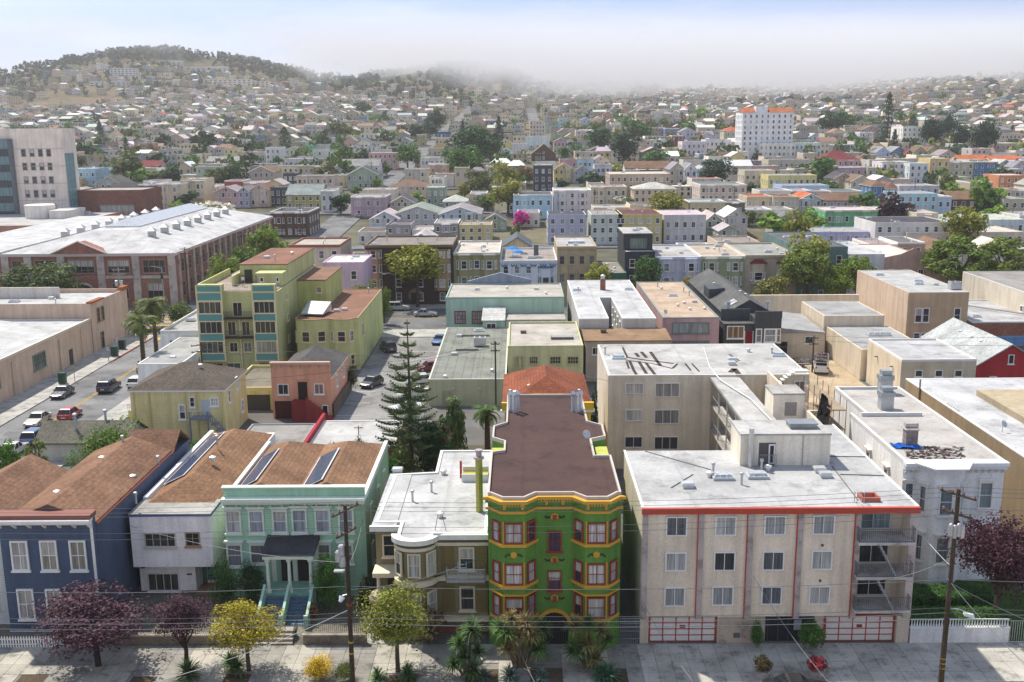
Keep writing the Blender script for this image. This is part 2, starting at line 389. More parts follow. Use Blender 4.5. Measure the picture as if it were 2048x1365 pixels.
class Bd:
 def __init__(s, name, label, x0, x1, yf, dep, h, z0=0.0, cat='building', group=None, ext=2.0):
  s.x0, s.x1, s.yf, s.dep, s.h, s.z0, s.ext = x0, x1, yf, dep, h, z0, ext
  s.w = x1-x0; s.hw = s.w/2; s.xc = (x0+x1)/2
  s.root = thing(name, label, cat, (s.xc, yf, z0), 0, group)
 def loc(s, sh, x, y, dy=0):
  P = at_y(sh, x, y, s.yf+dy); return P.x-s.xc, P.z-s.z0
 def part(s, name, mb, mat, col=(.5,.5,.5), parent=None, smooth=False, **k):
  return mb.build(name, mat, parent or s.root, col, None, 0, smooth, **k)
 def body(s, mat, col, top=None, plan=None, name='wall'):
  mb = MB()
  if plan: mb.prism(plan, -s.ext, top or s.h)
  else: mb.box(-s.hw, 0, -s.ext, s.hw, s.dep, top or s.h)
  s.wall = s.part(name, mb, mat, col); return s
 def flat(s, mat, col, rcol, par=.35, pcol=None, rmat='membrane', th=.22, plan=None):
  top = s.h - par; s.body(mat, col, top, plan)
  P = plan or [(-s.hw,0),(s.hw,0),(s.hw,s.dep),(-s.hw,s.dep)]
  I = inset(P, th); n = len(P)
  s.roof = s.part('roof', MB().prism(inset(P, th+.003), top+.002, top+.08), rmat, rcol)
  mb = MB()
  for i in range(n):
   j = (i+1) % n; a, b, c, d = P[i], P[j], I[j], I[i]
   mb.hull([(q[0],q[1],top+.001) for q in (a,b,c,d)], [(q[0],q[1],s.h) for q in (a,b,c,d)])
  s.part('parapet', mb, mat if not pcol else 'trim', pcol or col); return s
 def cornice(s, col, z=None, out=.35, hh=.45, brackets=0, bcol=None, x0=None, x1=None, y=0, mat='trim', bh=.4):
  z = s.h if z is None else z; x0 = -s.hw if x0 is None else x0; x1 = s.hw if x1 is None else x1
  mb = MB().box(x0-.06, y-out, z-hh*.45, x1+.06, y-.002, z+.03).box(x0, y-out*.6, z-hh, x1, y-.002, z-hh*.452)
  c = s.part('cornice', mb, mat, col)
  for i in range(brackets):
   bx = x0+.2+(x1-x0-.4)*(i+.5)/brackets if brackets < 3 else x0+.15+(x1-x0-.3)*i/(brackets-1)
   b = MB().extx([(y-out*.75, z-hh-.002), (y-.003, z-hh-.002), (y-.003, z-hh-bh), (y-out*.25, z-hh-bh*.7)][::-1], bx-.08, bx+.08)
   s.part('bracket', b, mat, bcol or col, c)
  return c
 def gable(s, mat, col, rcol, rise, axis='y', over=.3, rmat='shingle', y0=0, y1=None, x0=None, x1=None, ze=None, wall=True, name='roof', rcol2=None):
  """gable roof; ridge along axis"""
  y1 = s.dep if y1 is None else y1; x0 = -s.hw if x0 is None else x0; x1 = s.hw if x1 is None else x1
  ze = s.h-rise if ze is None else ze
  if wall:
   if axis == 'y':
    xm = (x0+x1)/2; pr = [(x0,-s.ext),(x1,-s.ext),(x1,ze),(xm,ze+rise),(x0,ze)]
    s.wall = s.part('wall', MB().hull([(p[0],y1,p[1]) for p in pr][::-1], [(p[0],y0,p[1]) for p in pr][::-1]), mat, col)
   else:
    ym = (y0+y1)/2; pr = [(y0,-s.ext),(y1,-s.ext),(y1,ze),(ym,ze+rise),(y0,ze)]
    s.wall = s.part('wall', MB().extx(pr[::-1], x0, x1), mat, col)
  mb = MB(); u = .2
  if axis == 'y':
   xm = (x0+x1)/2; k = rise/((x1-x0)/2); d = over*k
   mb.slab([(x0-over,y0-over,ze-d+u),(xm,y0-over,ze+rise+u),(xm,y1+over,ze+rise+u),(x0-over,y1+over,ze-d+u)], .18)
   mb.slab([(xm,y0-over,ze+rise+u),(x1+over,y0-over,ze-d+u),(x1+over,y1+over,ze-d+u),(xm,y1+over,ze+rise+u)], .18)
  else:
   ym = (y0+y1)/2; k = rise/((y1-y0)/2); d = over*k
   mb.slab([(x0-over,y0-over,ze-d+u),(x1+over,y0-over,ze-d+u),(x1+over,ym,ze+rise+u),(x0-over,ym,ze+rise+u)], .18)
   mb.slab([(x0-over,ym,ze+rise+u),(x1+over,ym,ze+rise+u),(x1+over,y1+over,ze-d+u),(x0-over,y1+over,ze-d+u)], .18)
  s.roof = s.part(name, mb, rmat, rcol); return s
 def hip(s, mat, col, rcol, rise, over=.35, rmat='shingle', y0=0, y1=None, x0=None, x1=None, ze=None, wall=True, ridge=None):
  y1 = s.dep if y1 is None else y1; x0 = -s.hw if x0 is None else x0; x1 = s.hw if x1 is None else x1
  ze = s.h-rise if ze is None else ze
  if wall: s.body(mat, col, ze)
  X0, X1, Y0, Y1 = x0-over, x1+over, y0-over, y1+over; W, D = X1-X0, Y1-Y0; z = ze+.02; zr = ze+rise
  if D >= W: r = [((X0+X1)/2, Y0+W/2, zr), ((X0+X1)/2, Y1-W/2, zr)]; fs = [(0,1,4),(1,2,5,4),(2,3,5),(3,0,4,5)]
  else: r = [(X0+D/2, (Y0+Y1)/2, zr), (X1-D/2, (Y0+Y1)/2, zr)]; fs = [(0,1,5,4),(1,2,5),(2,3,4,5),(3,0,4)]
  mb = MB().add([(X0,Y0,z),(X1,Y0,z),(X1,Y1,z),(X0,Y1,z)]+r, fs+[(3,2,1,0)])
  s.roof = s.part('roof', mb, rmat, rcol)
  s.part('eaves', MB().box(X0+.03, Y0+.03, z-.22, X1-.03, Y1-.03, z-.002), 'trim', WHITE); return s
 def win(s, x, z, w, h, face='f', y=0, **k):
  """window centred x, bottom z on face f/l/r/b (x measured along the face)"""
  if face == 'f': return window(s.root, x, y, z, w, h, 0, **k)
  if face == 'r': return window(s.root, s.hw, x, z, w, h, HP, **k)
  if face == 'l': return window(s.root, -s.hw, x, z, w, h, -HP, **k)
 def winpx(s, sh, x0, y0, x1, y1, dy=0, **k):
  a, b = s.loc(sh, (x0+x1)/2, y1, dy), s.loc(sh, (x0+x1)/2, y0, dy); wl = s.loc(sh, x0, y1, dy)[0]; wr = s.loc(sh, x1, y1, dy)[0]
  return window(s.root, (a[0]+b[0])/2, dy, a[1], wr-wl, b[1]-a[1], 0, **k)
 def bay(s, xc, w, z0, z1, proj_=.8, ang=.55, mat='siding', col=WHITE, tcol=WHITE, rows=(), ww=.9, wh=1.5, side=True, cap=.25, fc=WHITE, **k):
  """angled bay standing proud of the front wall; rows = window sill heights"""
  P = [(xc-w/2,-.002),(xc-w/2+ang,-proj_),(xc+w/2-ang,-proj_),(xc+w/2,-.002)]
  b = s.part('bay', MB().prism(P, z0, z1), mat, col)
  Q = [(xc-w/2-.12,-.003),(xc-w/2+ang-.08,-proj_-.14),(xc+w/2-ang+.08,-proj_-.14),(xc+w/2+.12,-.003)]
  s.part('bay_cap', MB().prism(Q, z1+.001, z1+cap), 'trim', tcol, b); s.part('bay_base', MB().prism(Q, z0-.2, z0-.001), 'trim', tcol, b)
  a = math.atan2(proj_, ang); sl = math.hypot(proj_, ang)
  for zz in rows:
   window(b, xc, -proj_, zz, min(ww, w-2*ang-.1), wh, 0, fc=fc, **k)
   if side:
    for sg in (-1, 1): window(b, xc+sg*(w/2-ang/2), -proj_/2, zz, max(.4, min(.7, sl-.2)), wh, sg*a, fc=fc, **k)
  return b
def inset(P, d):
 """shrink a ccw polygon by d"""
 n = len(P); out = []
 for i in range(n):
  a, b, c = Vector(P[i-1][:2]), Vector(P[i][:2]), Vector(P[(i+1)%n][:2])
  e1, e2 = (b-a).normalized(), (c-b).normalized(); n1, n2 = Vector((-e1.y, e1.x)), Vector((-e2.y, e2.x))
  k = 1 + n1.dot(n2); m = (n1+n2)/(k if k > .2 else .2); q = b + m*d; out.append((q.x, q.y))
 return out
def rail(mb, a, b, h, step=.16, r=.018, post=True):
 """railing between two 3d points"""
 a, b = Vector(a), Vector(b); n = max(1, int((b-a).length/step)); up = Vector((0,0,1))
 for k in (.06, h): mb.tube([a+up*k, b+up*k], r*1.4, 4)
 for i in range(n+1): p = a + (b-a)*i/n; mb.tube([p+up*.06, p+up*h], r, 3)
 return mb
def vent(parent, x, y, z, kind, col=None):
 """small roof fittings"""
 if kind == 'pipe': return MB().lathe([(.09,0),(.09,.75),(.15,.76),(.15,.95),(.02,1.0)], 8).build('vent_pipe', 'metal', parent, col or (.5,.51,.52), (x,y,z))
 if kind == 'cap': return MB().lathe([(.2,0),(.2,.25),(.3,.26),(.3,.4),(.05,.5)], 8).build('roof_vent', 'metal', parent, col or (.68,.68,.66), (x,y,z))
 if kind == 'box': return MB().box(-.4,-.3,0,.4,.3,.3).hull([(-.48,-.38,.301),(.48,-.38,.301),(.48,.38,.301),(-.48,.38,.301)],[(-.4,-.3,.42),(.4,-.3,.42),(.4,.3,.42),(-.4,.3,.42)]).build('vent_box', 'metal', parent, col or (.62,.63,.62), (x,y,z))
 if kind == 'sky':
  o = MB().box(-.8,-.6,0,.8,.6,.22).build('skylight', 'trim', parent, col or (.5,.52,.52), (x,y,z))
  MB().hull([(-.72,-.52,.221),(.72,-.52,.221),(.72,.52,.221),(-.72,.52,.221)],[(-.6,-.4,.42),(.6,-.4,.42),(.6,.4,.42),(-.6,.4,.42)]).build('dome', 'glass', o, (.45,.48,.5)); return o
 if kind == 'chim':
  o = MB().box(-.45,-.35,-.3,.45,.35,1.4).build('chimney', 'brick', parent, col or (.3,.15,.1), (x,y,z)); MB().box(-.53,-.43,1.401,.53,.43,1.56).lathe([(.14,1.56),(.14,1.85)],8,0,(-.15,0,0)).build('chimney_cap','concrete',o,(.4,.38,.36)); return o
 if kind == 'hvac':
  o = MB().box(-.9,-.7,.12,.9,.7,1.35).box(-.8,-.6,0,-.6,.6,.119).box(.6,-.6,0,.8,.6,.119).build('air_conditioner', 'metal', parent, col or (.55,.56,.56), (x,y,z))
  for sx in (-.42,.42): MB().lathe([(.33,1.351),(.36,1.42),(.3,1.43)],10,0,(sx,0,0)).build('fan', 'iron', o, (.08,.08,.09))
  return o
 if kind == 'dish':
  o = MB().tube([(0,0,0),(0,0,.7)],.03,5).build('dish_mast','metal',parent,(.4,.4,.4),(x,y,z)); m=MB(); n=10
  m.lathe([(.02,0),(.2,.05),(.34,.16),(.36,.17),(.2,.03)],n); d=m.build('satellite_dish','metal',o,(.6,.6,.6),(0,-.05,.75)); d.rotation_euler=(RAD(60),0,.5); return o
 if kind == 'stack':
  return MB().tube([(0,0,0),(0,0,1.5)],.17,8).tube([(0,0,1.5),(0,-.12,1.75),(0,-.4,1.85)],.19,8).build('flue','metal',parent,col or (.62,.66,.7),(x,y,z))
def solar(parent, quad, nc, nr, th=.09):
 """solar array on a sloping quad (bl, br, tr, tl): every panel a piece of its own"""
 q = [Vector(p) for p in quad]; nrm_ = (q[1]-q[0]).cross(q[3]-q[0]).normalized()*.12
 f = lambda u, v: (q[0]*(1-u)+q[1]*u)*(1-v) + (q[3]*(1-u)+q[2]*u)*v + nrm_
 mb = MB(); g = MB(); mb.hull([f(-.02,-.01),f(1.02,-.01),f(1.02,1.01),f(-.02,1.01)], [p+nrm_*.4 for p in (f(-.02,-.01),f(1.02,-.01),f(1.02,1.01),f(-.02,1.01))])
 arr = mb.build('solar_array', 'metal', parent, (.72,.74,.76))
 for i in range(nc):
  for j in range(nr):
   e = .06; c = [f((i+e)/nc,(j+e*.5)/nr), f((i+1-e)/nc,(j+e*.5)/nr), f((i+1-e)/nc,(j+1-e*.5)/nr), f((i+e)/nc,(j+1-e*.5)/nr)]
   MB().hull([p+nrm_*.42 for p in c], [p+nrm_*.7 for p in c]).build('solar_panel', 'glass', arr, (.075,.09,.15))
 return arr
# ------------------------------------------------------------------ front row of houses along the near pavement
TAN = hexc('c9b79b')
def front_row():
 # --- green bay-fronted block
 b = Bd('apartment_house', 'bright green house with mustard trim, two bays and maroon roof', -2.39, 7.03, 68.2, 27.5, 11.65)
 GRN, MUS, RED = (.095,.205,.04), (.56,.30,.035), (.25,.045,.03)
 fr = [(-4.7,0),(-4.5,0),(-3.65,-.95),(-2.1,-.95),(-1.3,0),(1.33,0),(2.16,-.95),(3.7,-.95),(4.45,0),(4.7,0)]
 D = 26.6
 back = [(4.7,8.2),(3.45,8.2),(3.45,12.4),(4.7,13.2),(4.7,16.4),(3.5,17.6),(3.5,D),(-3.6,D),(-3.6,17.4),(-4.7,16.2),(-4.7,13.0),(-3.7,12.0),(-3.7,9.6),(-4.7,9.2)]
 plan = fr + back
 b.flat('stucco', GRN, (.115,.062,.052), .3, (.46,.42,.37), 'membrane', .15, plan)
 for z0, z1, o, c in ((11.2,11.42,.34,MUS),(10.42,10.6,.14,MUS),(10.95,11.2,.16,(.09,.24,.035))):
  Q = inset(fr + [(4.7,3),(-4.7,3)], -o)[:10] ; I = fr
  m = MB()
  for i in range(9): m.hull([(q[0],q[1],z0) for q in (Q[i],Q[i+1],I[i+1],I[i])], [(q[0],q[1],z1) for q in (Q[i],Q[i+1],I[i+1],I[i])])
  cn = b.part('cornice' if o > .3 else 'moulding', m, 'trim', c)
  if o > .3:
   for k in range(46):
    t = k/45*9.2-4.6
    yy = -.95 if (-3.65 <= t <= -2.1 or 2.16 <= t <= 3.7) else (0 if (t < -4.45 or -1.3 < t < 1.33 or t > 4.4) else None)
    if yy is not None: b.part('dentil', MB().box(t-.05, yy-.26, 11.03, t+.05, yy-.162, 11.19), 'trim', MUS, cn)
   for t, yy in ((-3.5,-.95),(-2.25,-.95),(-.55,0),(.6,0),(2.3,-.95),(3.55,-.95)):
    b.part('bracket', MB().extx([(yy-.3,11.19),(yy-.02,11.19),(yy-.02,10.7),(yy-.14,10.75)][::-1], t-.1, t+.1), 'trim', MUS, cn)
 zr = [(8.2,9.75,'a'),(5.1,6.7,'a'),(2.52,4.15,'b')]
 ang = math.atan2(.95,.85)
 for cx, hwid in ((-2.875,.775),(2.93,.77)):
  for z0, z1, kd in zr:
   h = z1-z0; kw = dict(fc=RED, t=.11, nc=1 if kd == 'b' else 2, nr=2, cells=True, sill=False)
   g = rnd.choice([(.6,.58,.54),(.5,.48,.44),(.55,.55,.57)]) if not (kd == 'b' and cx < 0) else (.06,.04,.035)
   window(b.root, cx, -.955, z0, 1.32, h, 0, gc=g, **kw)
   for sg in (-1,1):
    window(b.root, cx+sg*(hwid+.42), -.475-.003, z0, .84, h, sg*ang, fc=RED, t=.11, nr=2, cells=True, sill=False, gc=rnd.choice([(.3,.3,.31),(.05,.05,.06),(.5,.5,.5)]))
   # mustard sill course that follows the bay
   Q0 = [(cx-hwid-.92,-.003),(cx-hwid-.04,-1.0),(cx+hwid+.04,-1.0),(cx+hwid+.92,-.003)]; Q1 = [(cx-hwid-.98,-.002),(cx-hwid-.1,-1.12),(cx+hwid+.1,-1.12),(cx+hwid+.98,-.002)]
   b.part('sill_course', MB().prism(Q1, z0-.24, z0-.02), 'trim', MUS)
   if kd == 'b': b.part('garland', MB().prism([(x*1.0,y-.02) for x, y in Q1], z1+.14, z1+.24), 'trim', MUS); b.part('bay_base', MB().hull([(cx-hwid-.5,-.003,1.75),(cx-hwid+.2,-.4,1.75),(cx+hwid-.2,-.4,1.75),(cx+hwid+.5,-.003,1.75)], [(q[0],q[1],z0-.242) for q in Q0]), 'stucco', GRN)
   for sx in (-.72,.72): b.part('mullion_pilaster', MB().box(cx+sx-.05,-1.03,z0-.018,cx+sx+.05,-.957,z1+.1), 'trim', MUS)
  for zz in (7.35,):
   m = MB().lathe([(.02,-.12),(.22,-.05),(.26,.0),(.2,.05),(.05,.08)], 8)
   o = b.part('rosette', m, 'trim', MUS); o.location = (cx,-1.0,zz); o.rotation_euler = (HP,0,0)
   b.part('festoon', MB().tube([(cx-.62,-.99,zz-.14),(cx-.4,-.99,zz+.06),(cx-.15,-.99,zz-.05),(cx+.15,-.99,zz-.05),(cx+.4,-.99,zz+.06),(cx+.62,-.99,zz-.14)],.055,5), 'iron', (.02,.03,.02))
 for zz in (9.8,6.55,3.62):
  m = MB().lathe([(.02,-.14),(.24,-.08),(.3,.0),(.22,.07),(.05,.1)], 8)
  o = b.part('rosette', m, 'trim', MUS); o.location = (.02,-.04,zz); o.rotation_euler = (HP,0,0)
  b.part('emblem', MB().prism([(-.12,-.22),(.16,-.22),(.16,-.15),(-.12,-.15)], zz-.2, zz+.2), 'trim', RED)
  b.part('festoon', MB().tube([(-.68,-.05,zz+.08),(-.5,-.06,zz-.05),(-.3,-.06,zz+.04)],.06,5).tube([(.34,-.06,zz+.04),(.54,-.06,zz-.05),(.72,-.05,zz+.08)],.06,5), 'iron', (.02,.03,.02))
 for z0, z1 in ((7.2,8.75),(4.2,5.75)):
  window(b.root, .02, 0, z0, 1.0, z1-z0, 0, fc=RED, t=.09, nc=1, nr=2, cells=True, gc=(.07,.05,.08), sill=True)
  g = MB()
  for k in range(6): g.tube([(-.38+.16*k,-.13,z0+.02),(-.38+.16*k,-.13,z0+1.0)],.018,3)
  g.tube([(-.45,-.13,z0+1.0),(.48,-.13,z0+1.0)],.02,4); b.part('window_guard', g, 'iron', (.12,.03,.05))
 # arched entrance with iron gate
 m = MB(); R0, R1, zc = 1.02, 1.28, 1.55
 for k in range(12):
  a0, a1 = math.pi*k/12, math.pi*(k+1)/12
  P = [(R0*math.cos(a0),R0*math.sin(a0)),(R1*math.cos(a0),R1*math.sin(a0)),(R1*math.cos(a1),R1*math.sin(a1)),(R0*math.cos(a1),R0*math.sin(a1))]
  m.hull([(p[0],-.16,zc+p[1]) for p in P], [(p[0],.0,zc+p[1]) for p in P])
 b.part('arch', m, 'trim', MUS)
 n = 12; pts = [(-1.0,0),(1.0,0),(1.0,zc)] + [(math.cos(math.pi*k/n),zc+math.sin(math.pi*k/n)) for k in range(1,n)] + [(-1.0,zc)]
 dr = b.part('entrance', MB().hull([(p[0],-.03,p[1]) for p in pts][::-1], [(p[0],-.005,p[1]) for p in pts][::-1]), 'iron', (.012,.012,.014))
 g = MB()
 for k in range(15):
  x = -.94+1.88*k/14; g.box(x-.018,-.1,.02,x+.018,-.06,zc+math.sqrt(max(0,1-x*x))*.98)
 for zz in (.1,1.0,1.55): g.box(-.97,-.115,zz,.97,-.102,zz+.06)
 b.part('gate', g, 'iron', (.05,.05,.055), dr)
 zt = 11.43
 for gx in (-2.95,2.75):
  for k,(dx,dy) in enumerate(((-.35,0),(0,-.35),(.35,.05))): vent(b.root, gx+dx, 21.3+dy, zt, 'stack')
 vent(b.root, 2.9, 11.2, zt+.2, 'dish'); vent(b.root, -3.3, 25.5, zt, 'pipe'); vent(b.root, 3.2, 25.5, zt, 'pipe')
 for sx in (-1,1): b.part('light_well', MB().box(sx*4.2-.5, 9.7 if sx<0 else 8.3, 8.0, sx*4.2+.5, 12.1 if sx<0 else 12.3, 11.0), 'siding', (.35,.36,.08))
 gt = thing('side_gate', 'grey iron gate in the gap beside the bright green house', 'gate', (7.75, 68.0, 0))
 rail(MB(), (-.68,0,0), (.72,0,0), 2.1, .13, .02).build('gate_bars', 'iron', gt, (.22,.23,.24))
 for z_ in (.5,1.1,1.7): MB().box(-.68,-.04,z_,.72,-.025,z_+.06).build('cross_bar','iron',gt,(.22,.23,.24))
 # --- beige apartment block with red fascia
 b = Bd('apartment_block', 'beige four-storey apartment block with red roof edge and two slatted garage doors', 8.52, 27.9, 68.2, 12.9, 10.45)
 BG, BG2, RD = (.64,.54,.42), (.64,.58,.48), (.42,.06,.035)
 xr = b.loc('d',992,850)[0]; hw = b.hw
 plan = [(-hw,0),(xr,0),(xr,1.4),(hw-.55,1.4),(hw-.55,0),(hw,0),(hw,20.0),(2.3,20.0),(2.3,12.9),(-hw,12.9)]
 mb = MB().prism(plan, 2.12, 10.2); b.part('wall', mb, 'stucco', BG)
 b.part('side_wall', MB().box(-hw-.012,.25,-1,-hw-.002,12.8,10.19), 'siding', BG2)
 xa, xb_, xc_, xd = [b.loc('d',x,1160)[0] for x in (190,453,640,770)]; xe, xf = b.loc('d',873,1150)[0], b.loc('d',1145,1150)[0]
 b.part('ground_floor', MB().box(-hw,.45,-1,hw,19.9,2.118).box(-hw,.0,-1,xa-.05,.448,2.118).box(xf+.05,0,-1,hw,.448,2.118).box(xb_+.05,.0,-1,xc_-.8,.448,2.118), 'stucco', (.52,.44,.35))
 b.part('pebble_panel', MB().box(xb_+.1,-.012,0,xc_-.85,-.002,2.1), 'concrete', (.45,.36,.28)); b.part('meter_box', MB().box(xb_+1.2,-.1,.5,xb_+1.65,-.013,.85), 'iron', (.12,.13,.13))
 full = [(-hw,-.05),(hw,-.05),(hw,20.0),(2.3,20.0),(2.3,12.9),(-hw,12.9)]
 b.roof = b.part('roof', MB().prism(full, 10.202, 10.42), 'membrane', (.66,.66,.65))
 b.part('fascia', MB().box(-hw-.05,-.32,10.05,hw+.05,-.052,10.48), 'trim', RD)
 for q in ((-hw-.05,12.9),(hw-.12,20)): b.part('coping', MB().box(q[0],-.05,10.421,q[0]+.17,q[1],10.5), 'trim', (.7,.7,.68))
 ws = [(255,722,337,797),(445,720,527,795),(635,718,719,793),(823,716,908,791),(252,860,334,933),(440,858,523,932),(628,856,712,930),(817,853,898,927),(248,995,329,1069),(433,993,516,1066),(623,991,703,1063),(808,990,889,1062)]
 for k, q in enumerate(ws):
  b.winpx('d', *q, nc=2, nr=1, t=.09, sill=False, cells=True, gc=rnd.choice([(.12,.13,.14),(.3,.31,.31),(.05,.055,.06),(.45,.45,.43)]))
  if k in (3,7,11): b.part('lamp', MB().box(.0,-.12,0,.12,-.002,.15), 'iron', (.05,.05,.05)).location = (b.loc('d',q[0]+40,q[1]-16)[0],0,b.loc('d',q[0]+40,q[1]-16)[1])
 for x in (172,388,578,770,992):
  xx = b.loc('d',x-(0 if x<200 else 0),860)[0]
  if x < 200: xx = -hw+.22
  pl = b.part('pilaster', MB().box(xx-.2,-.14,2.0,xx+.2,-.002,10.04), 'concrete', (.42,.36,.33))
  if x > 200: b.part('red_edge', MB().box(xx-.255,-.18,2.0,xx-.202,-.003,10.04), 'trim', RD, pl)
 b.part('end_pier_facing', MB().box(hw-.55,-.1,2.0,hw,-.002,10.04), 'concrete', (.5,.42,.39))
 # balconies with sliding doors and ladders
 for k,(z0,z1) in enumerate(((8.35,10.0),(5.75,7.4),(3.2,4.85))):
  window(b.root, xr+1.55, 1.4, z0-.1, 2.5, z1-z0+.1, 0, fc=(.6,.6,.58), nc=2, nr=1, t=.08, sill=False, cells=True, gc=[(.2,.25,.26),(.05,.06,.06),(.03,.035,.035)][k])
  bl = b.part('balcony', MB().box(xr-.1,-.75,z0-.5,hw-.3,-.003,z0-.3).box(xr+.001,.0,z0-.5,hw-.551,1.39,z0-.3), 'concrete', (.5,.47,.43))
  m = MB(); zb = z0-.3; rail(m,(xr-.05,-.7,zb),(hw-.35,-.7,zb),1.0,.13); rail(m,(hw-.35,-.7,zb),(hw-.35,-.02,zb),1.0,.13); rail(m,(xr-.05,-.7,zb),(xr-.05,-.02,zb),1.0,.13)
  b.part('balcony_railing', m, 'iron', (.11,.11,.11), bl)
  if k < 2:
   m = MB(); a0, a1 = Vector((xr+1.35,-.55,z0-.4)), Vector((xr+2.7,-.55,z0-2.9))
   for dy in (-.15,.25): m.tube([a0+Vector((0,dy,0)), a1+Vector((0,dy,0))],.045,4)
   for i in range(9): p = a0+(a1-a0)*i/8; m.box(p.x-.12,p.y-.15,p.z-.015,p.x+.12,p.y+.25,p.z+.015)
   b.part('escape_ladder', m, 'metal', (.5,.5,.5))
 # garage doors: red grid with white panels
 for x0, x1 in ((xa,xb_),(xe,xf)):
  gd = b.part('garage_door', MB().box(x0,.32,0,x1,.446,2.05), 'trim', RD); nc, nr = 5, 4
  for i in range(nc):
   for j in range(nr):
    cw, ch = (x1-x0-.16)/nc, 1.92/nr
    b.part('door_panel', MB().box(x0+.08+cw*i+.05,.285,.05+ch*j+.05,x0+.08+cw*(i+1)-.05,.319,.05+ch*(j+1)-.05), 'trim', (.66,.63,.58), gd)
  b.part('door_notice', MB().box((x0+x1)/2-.2,.26,1.1,(x0+x1)/2+.2,.284,1.32), 'trim', (.25,.03,.02), gd)
 en = b.part('entrance', MB().box(xc_+.1,.38,0,xd+1.2,.447,2.1), 'iron', (.02,.022,.026))
 for i in range(4): b.part('entrance_bar', MB().box(xc_+.2+i*.75,.31,0,xc_+.28+i*.75,.379,2.1), 'iron', (.06,.06,.07), en)
 b.part('notice_board', MB().box(xd-.3,.29,.9,xd+.25,.309,1.7), 'trim', (.3,.31,.33), en)
 # roof-top stair house and fittings
 x0, x1 = 17.25-b.xc, 24.3-b.xc; y0 = 77.2-68.2
 p = b.part('stair_house', MB().box(x0,y0,10.421,x1,y0+3.7,12.9), 'stucco', BG2)
 b.part('stair_house_roof', MB().box(x0-.05,y0-.05,12.901,x1+.05,y0+3.75,13.05), 'membrane', (.68,.67,.64), p)
 b.part('stair_doorway', MB().box(x0+1.45,y0-.02,10.43,x0+2.75,y0-.004,12.3), 'iron', (.09,.085,.08), p); window(b.root, x0+2.45, y0-.02, 10.6, .5, 1.6, 0, nc=1, nr=1, gc=DARKG, sill=False)
 m = MB(); rail(m,(x0+1.5,y0-.25,10.43),(x0+2.8,y0-.25,10.43),.95); b.part('stair_railing', m, 'iron', (.3,.3,.3), p)
 b.part('roof_hatch', MB().box(x1-2.9,y0+1.2,13.052,x1-.8,y0+2.5,13.4).box(x1-3.0,y0+1.1,13.401,x1-.7,y0+2.6,13.5), 'metal', (.3,.33,.34), p)
 b.part('flue', MB().tube([(x0+.75,y0-.35,10.4),(x0+.75,y0-.35,13.6)],.2,8), 'metal', (.62,.62,.6), p); b.part('downpipe', MB().tube([(x0+4.9,y0-.04,10.4),(x0+4.9,y0-.04,12.9)],.05,5), 'metal', (.5,.48,.42), p)
 for sx, sy, kd in ((475,575,'sky'),(608,570,'sky'),(548,600,'pipe'),(438,560,'pipe'),(340,610,'box'),(872,570,'box'),(850,550,'box'),(625,545,'pipe'),(425,570,'cap'),(650,545,'cap')):
  P = at_z('d',sx,sy,10.42); vent(b.root, P.x-b.xc, P.y-b.yf, 10.421, kd, (.42,.44,.45) if kd == 'sky' else None)
 P = at_z('d',1015,668,10.42); hx, hy = P.x-b.xc, P.y-b.yf
 b.part('hatch_rim', MB().box(hx,hy,10.421,hx+1.3,hy+.12,10.75).box(hx,hy+1.0,10.421,hx+1.3,hy+1.12,10.75).box(hx,hy+.121,10.421,hx+.12,hy+.999,10.75).box(hx+1.18,hy+.121,10.421,hx+1.3,hy+.999,10.75), 'trim', (.42,.12,.08))
 m = MB()
 for dx in (-.55,-.05): m.tube([(hx+dx,hy,10.4),(hx+dx,hy,11.3),(hx+dx,hy-.5,11.3),(hx+dx,hy-.5,10.5)],.035,5)
 b.part('ladder_hoop', m, 'metal', (.55,.55,.55))
 for (u0,v0,u1,v1) in ((175,470,430,542),(275,612,360,560),(900,530,1000,660),(885,490,1030,492),(930,560,1100,565)):
  A, Bq = at_z('d',u0,v0,10.45), at_z('d',u1,v1,10.45); b.part('roof_cable', MB().tube([(A.x-b.xc,A.y-b.yf,10.45),(Bq.x-b.xc,Bq.y-b.yf,10.45)],.045,4), 'iron', (.12,.11,.11))
 # --- rear block joined by an open gallery
 r = Bd('apartment_block', 'beige rear apartment block with open gallery and tar-streaked flat roof', 9.4, 30.9, 106.7, 15.6, 10.5)
 r.flat('stucco', (.56,.49,.38), (.66,.65,.62), .1, (.6,.58,.52))
 r.part('sunlit_tint_sheet', MB().box(-r.hw-.012,.05,-1,-r.hw-.002,15.5,10.38), 'siding', BG2)  # paler sheet over the left wall: sunlight painted into its colour
 for q in ((97,205,168,248),(213,205,308,260),(97,308,166,353),(210,308,306,363),(95,412,164,455),(209,412,302,463)):
  r.winpx('d', *q, nc=2 if q[2]-q[0] < 80 else 3, nr=1, t=.08, sill=False, cells=True)
 r.winpx('d',665,202,713,245,nc=2,nr=1,t=.08,sill=False); r.winpx('d',510,190,533,222,nc=1,nr=1,t=.08,sill=False)
 gx0, gx1 = 20.4-r.xc, 22.9-r.xc; gy0 = 81.15-106.7
 for zz in (1.9,4.6,7.4): r.part('gallery_floor', MB().box(gx0,gy0,zz-.2,gx1,-.003,zz), 'concrete', (.42,.4,.37))
 r.part('gallery_wall', MB().box(gx1-1.0,gy0,-1,gx1,-.003,10.0), 'stucco', (.5,.44,.35)); r.part('gallery_roof', MB().box(gx0-.1,gy0,10.0,gx1+.5,-.003,10.25), 'membrane', (.66,.65,.62))
 for zz in (1.9,4.6,7.4):
  m = MB(); rail(m,(gx0+.05,gy0+.1,zz),(gx0+.05,-.1,zz),1.0,.4); r.part('gallery_railing', m, 'iron', (.3,.3,.3))
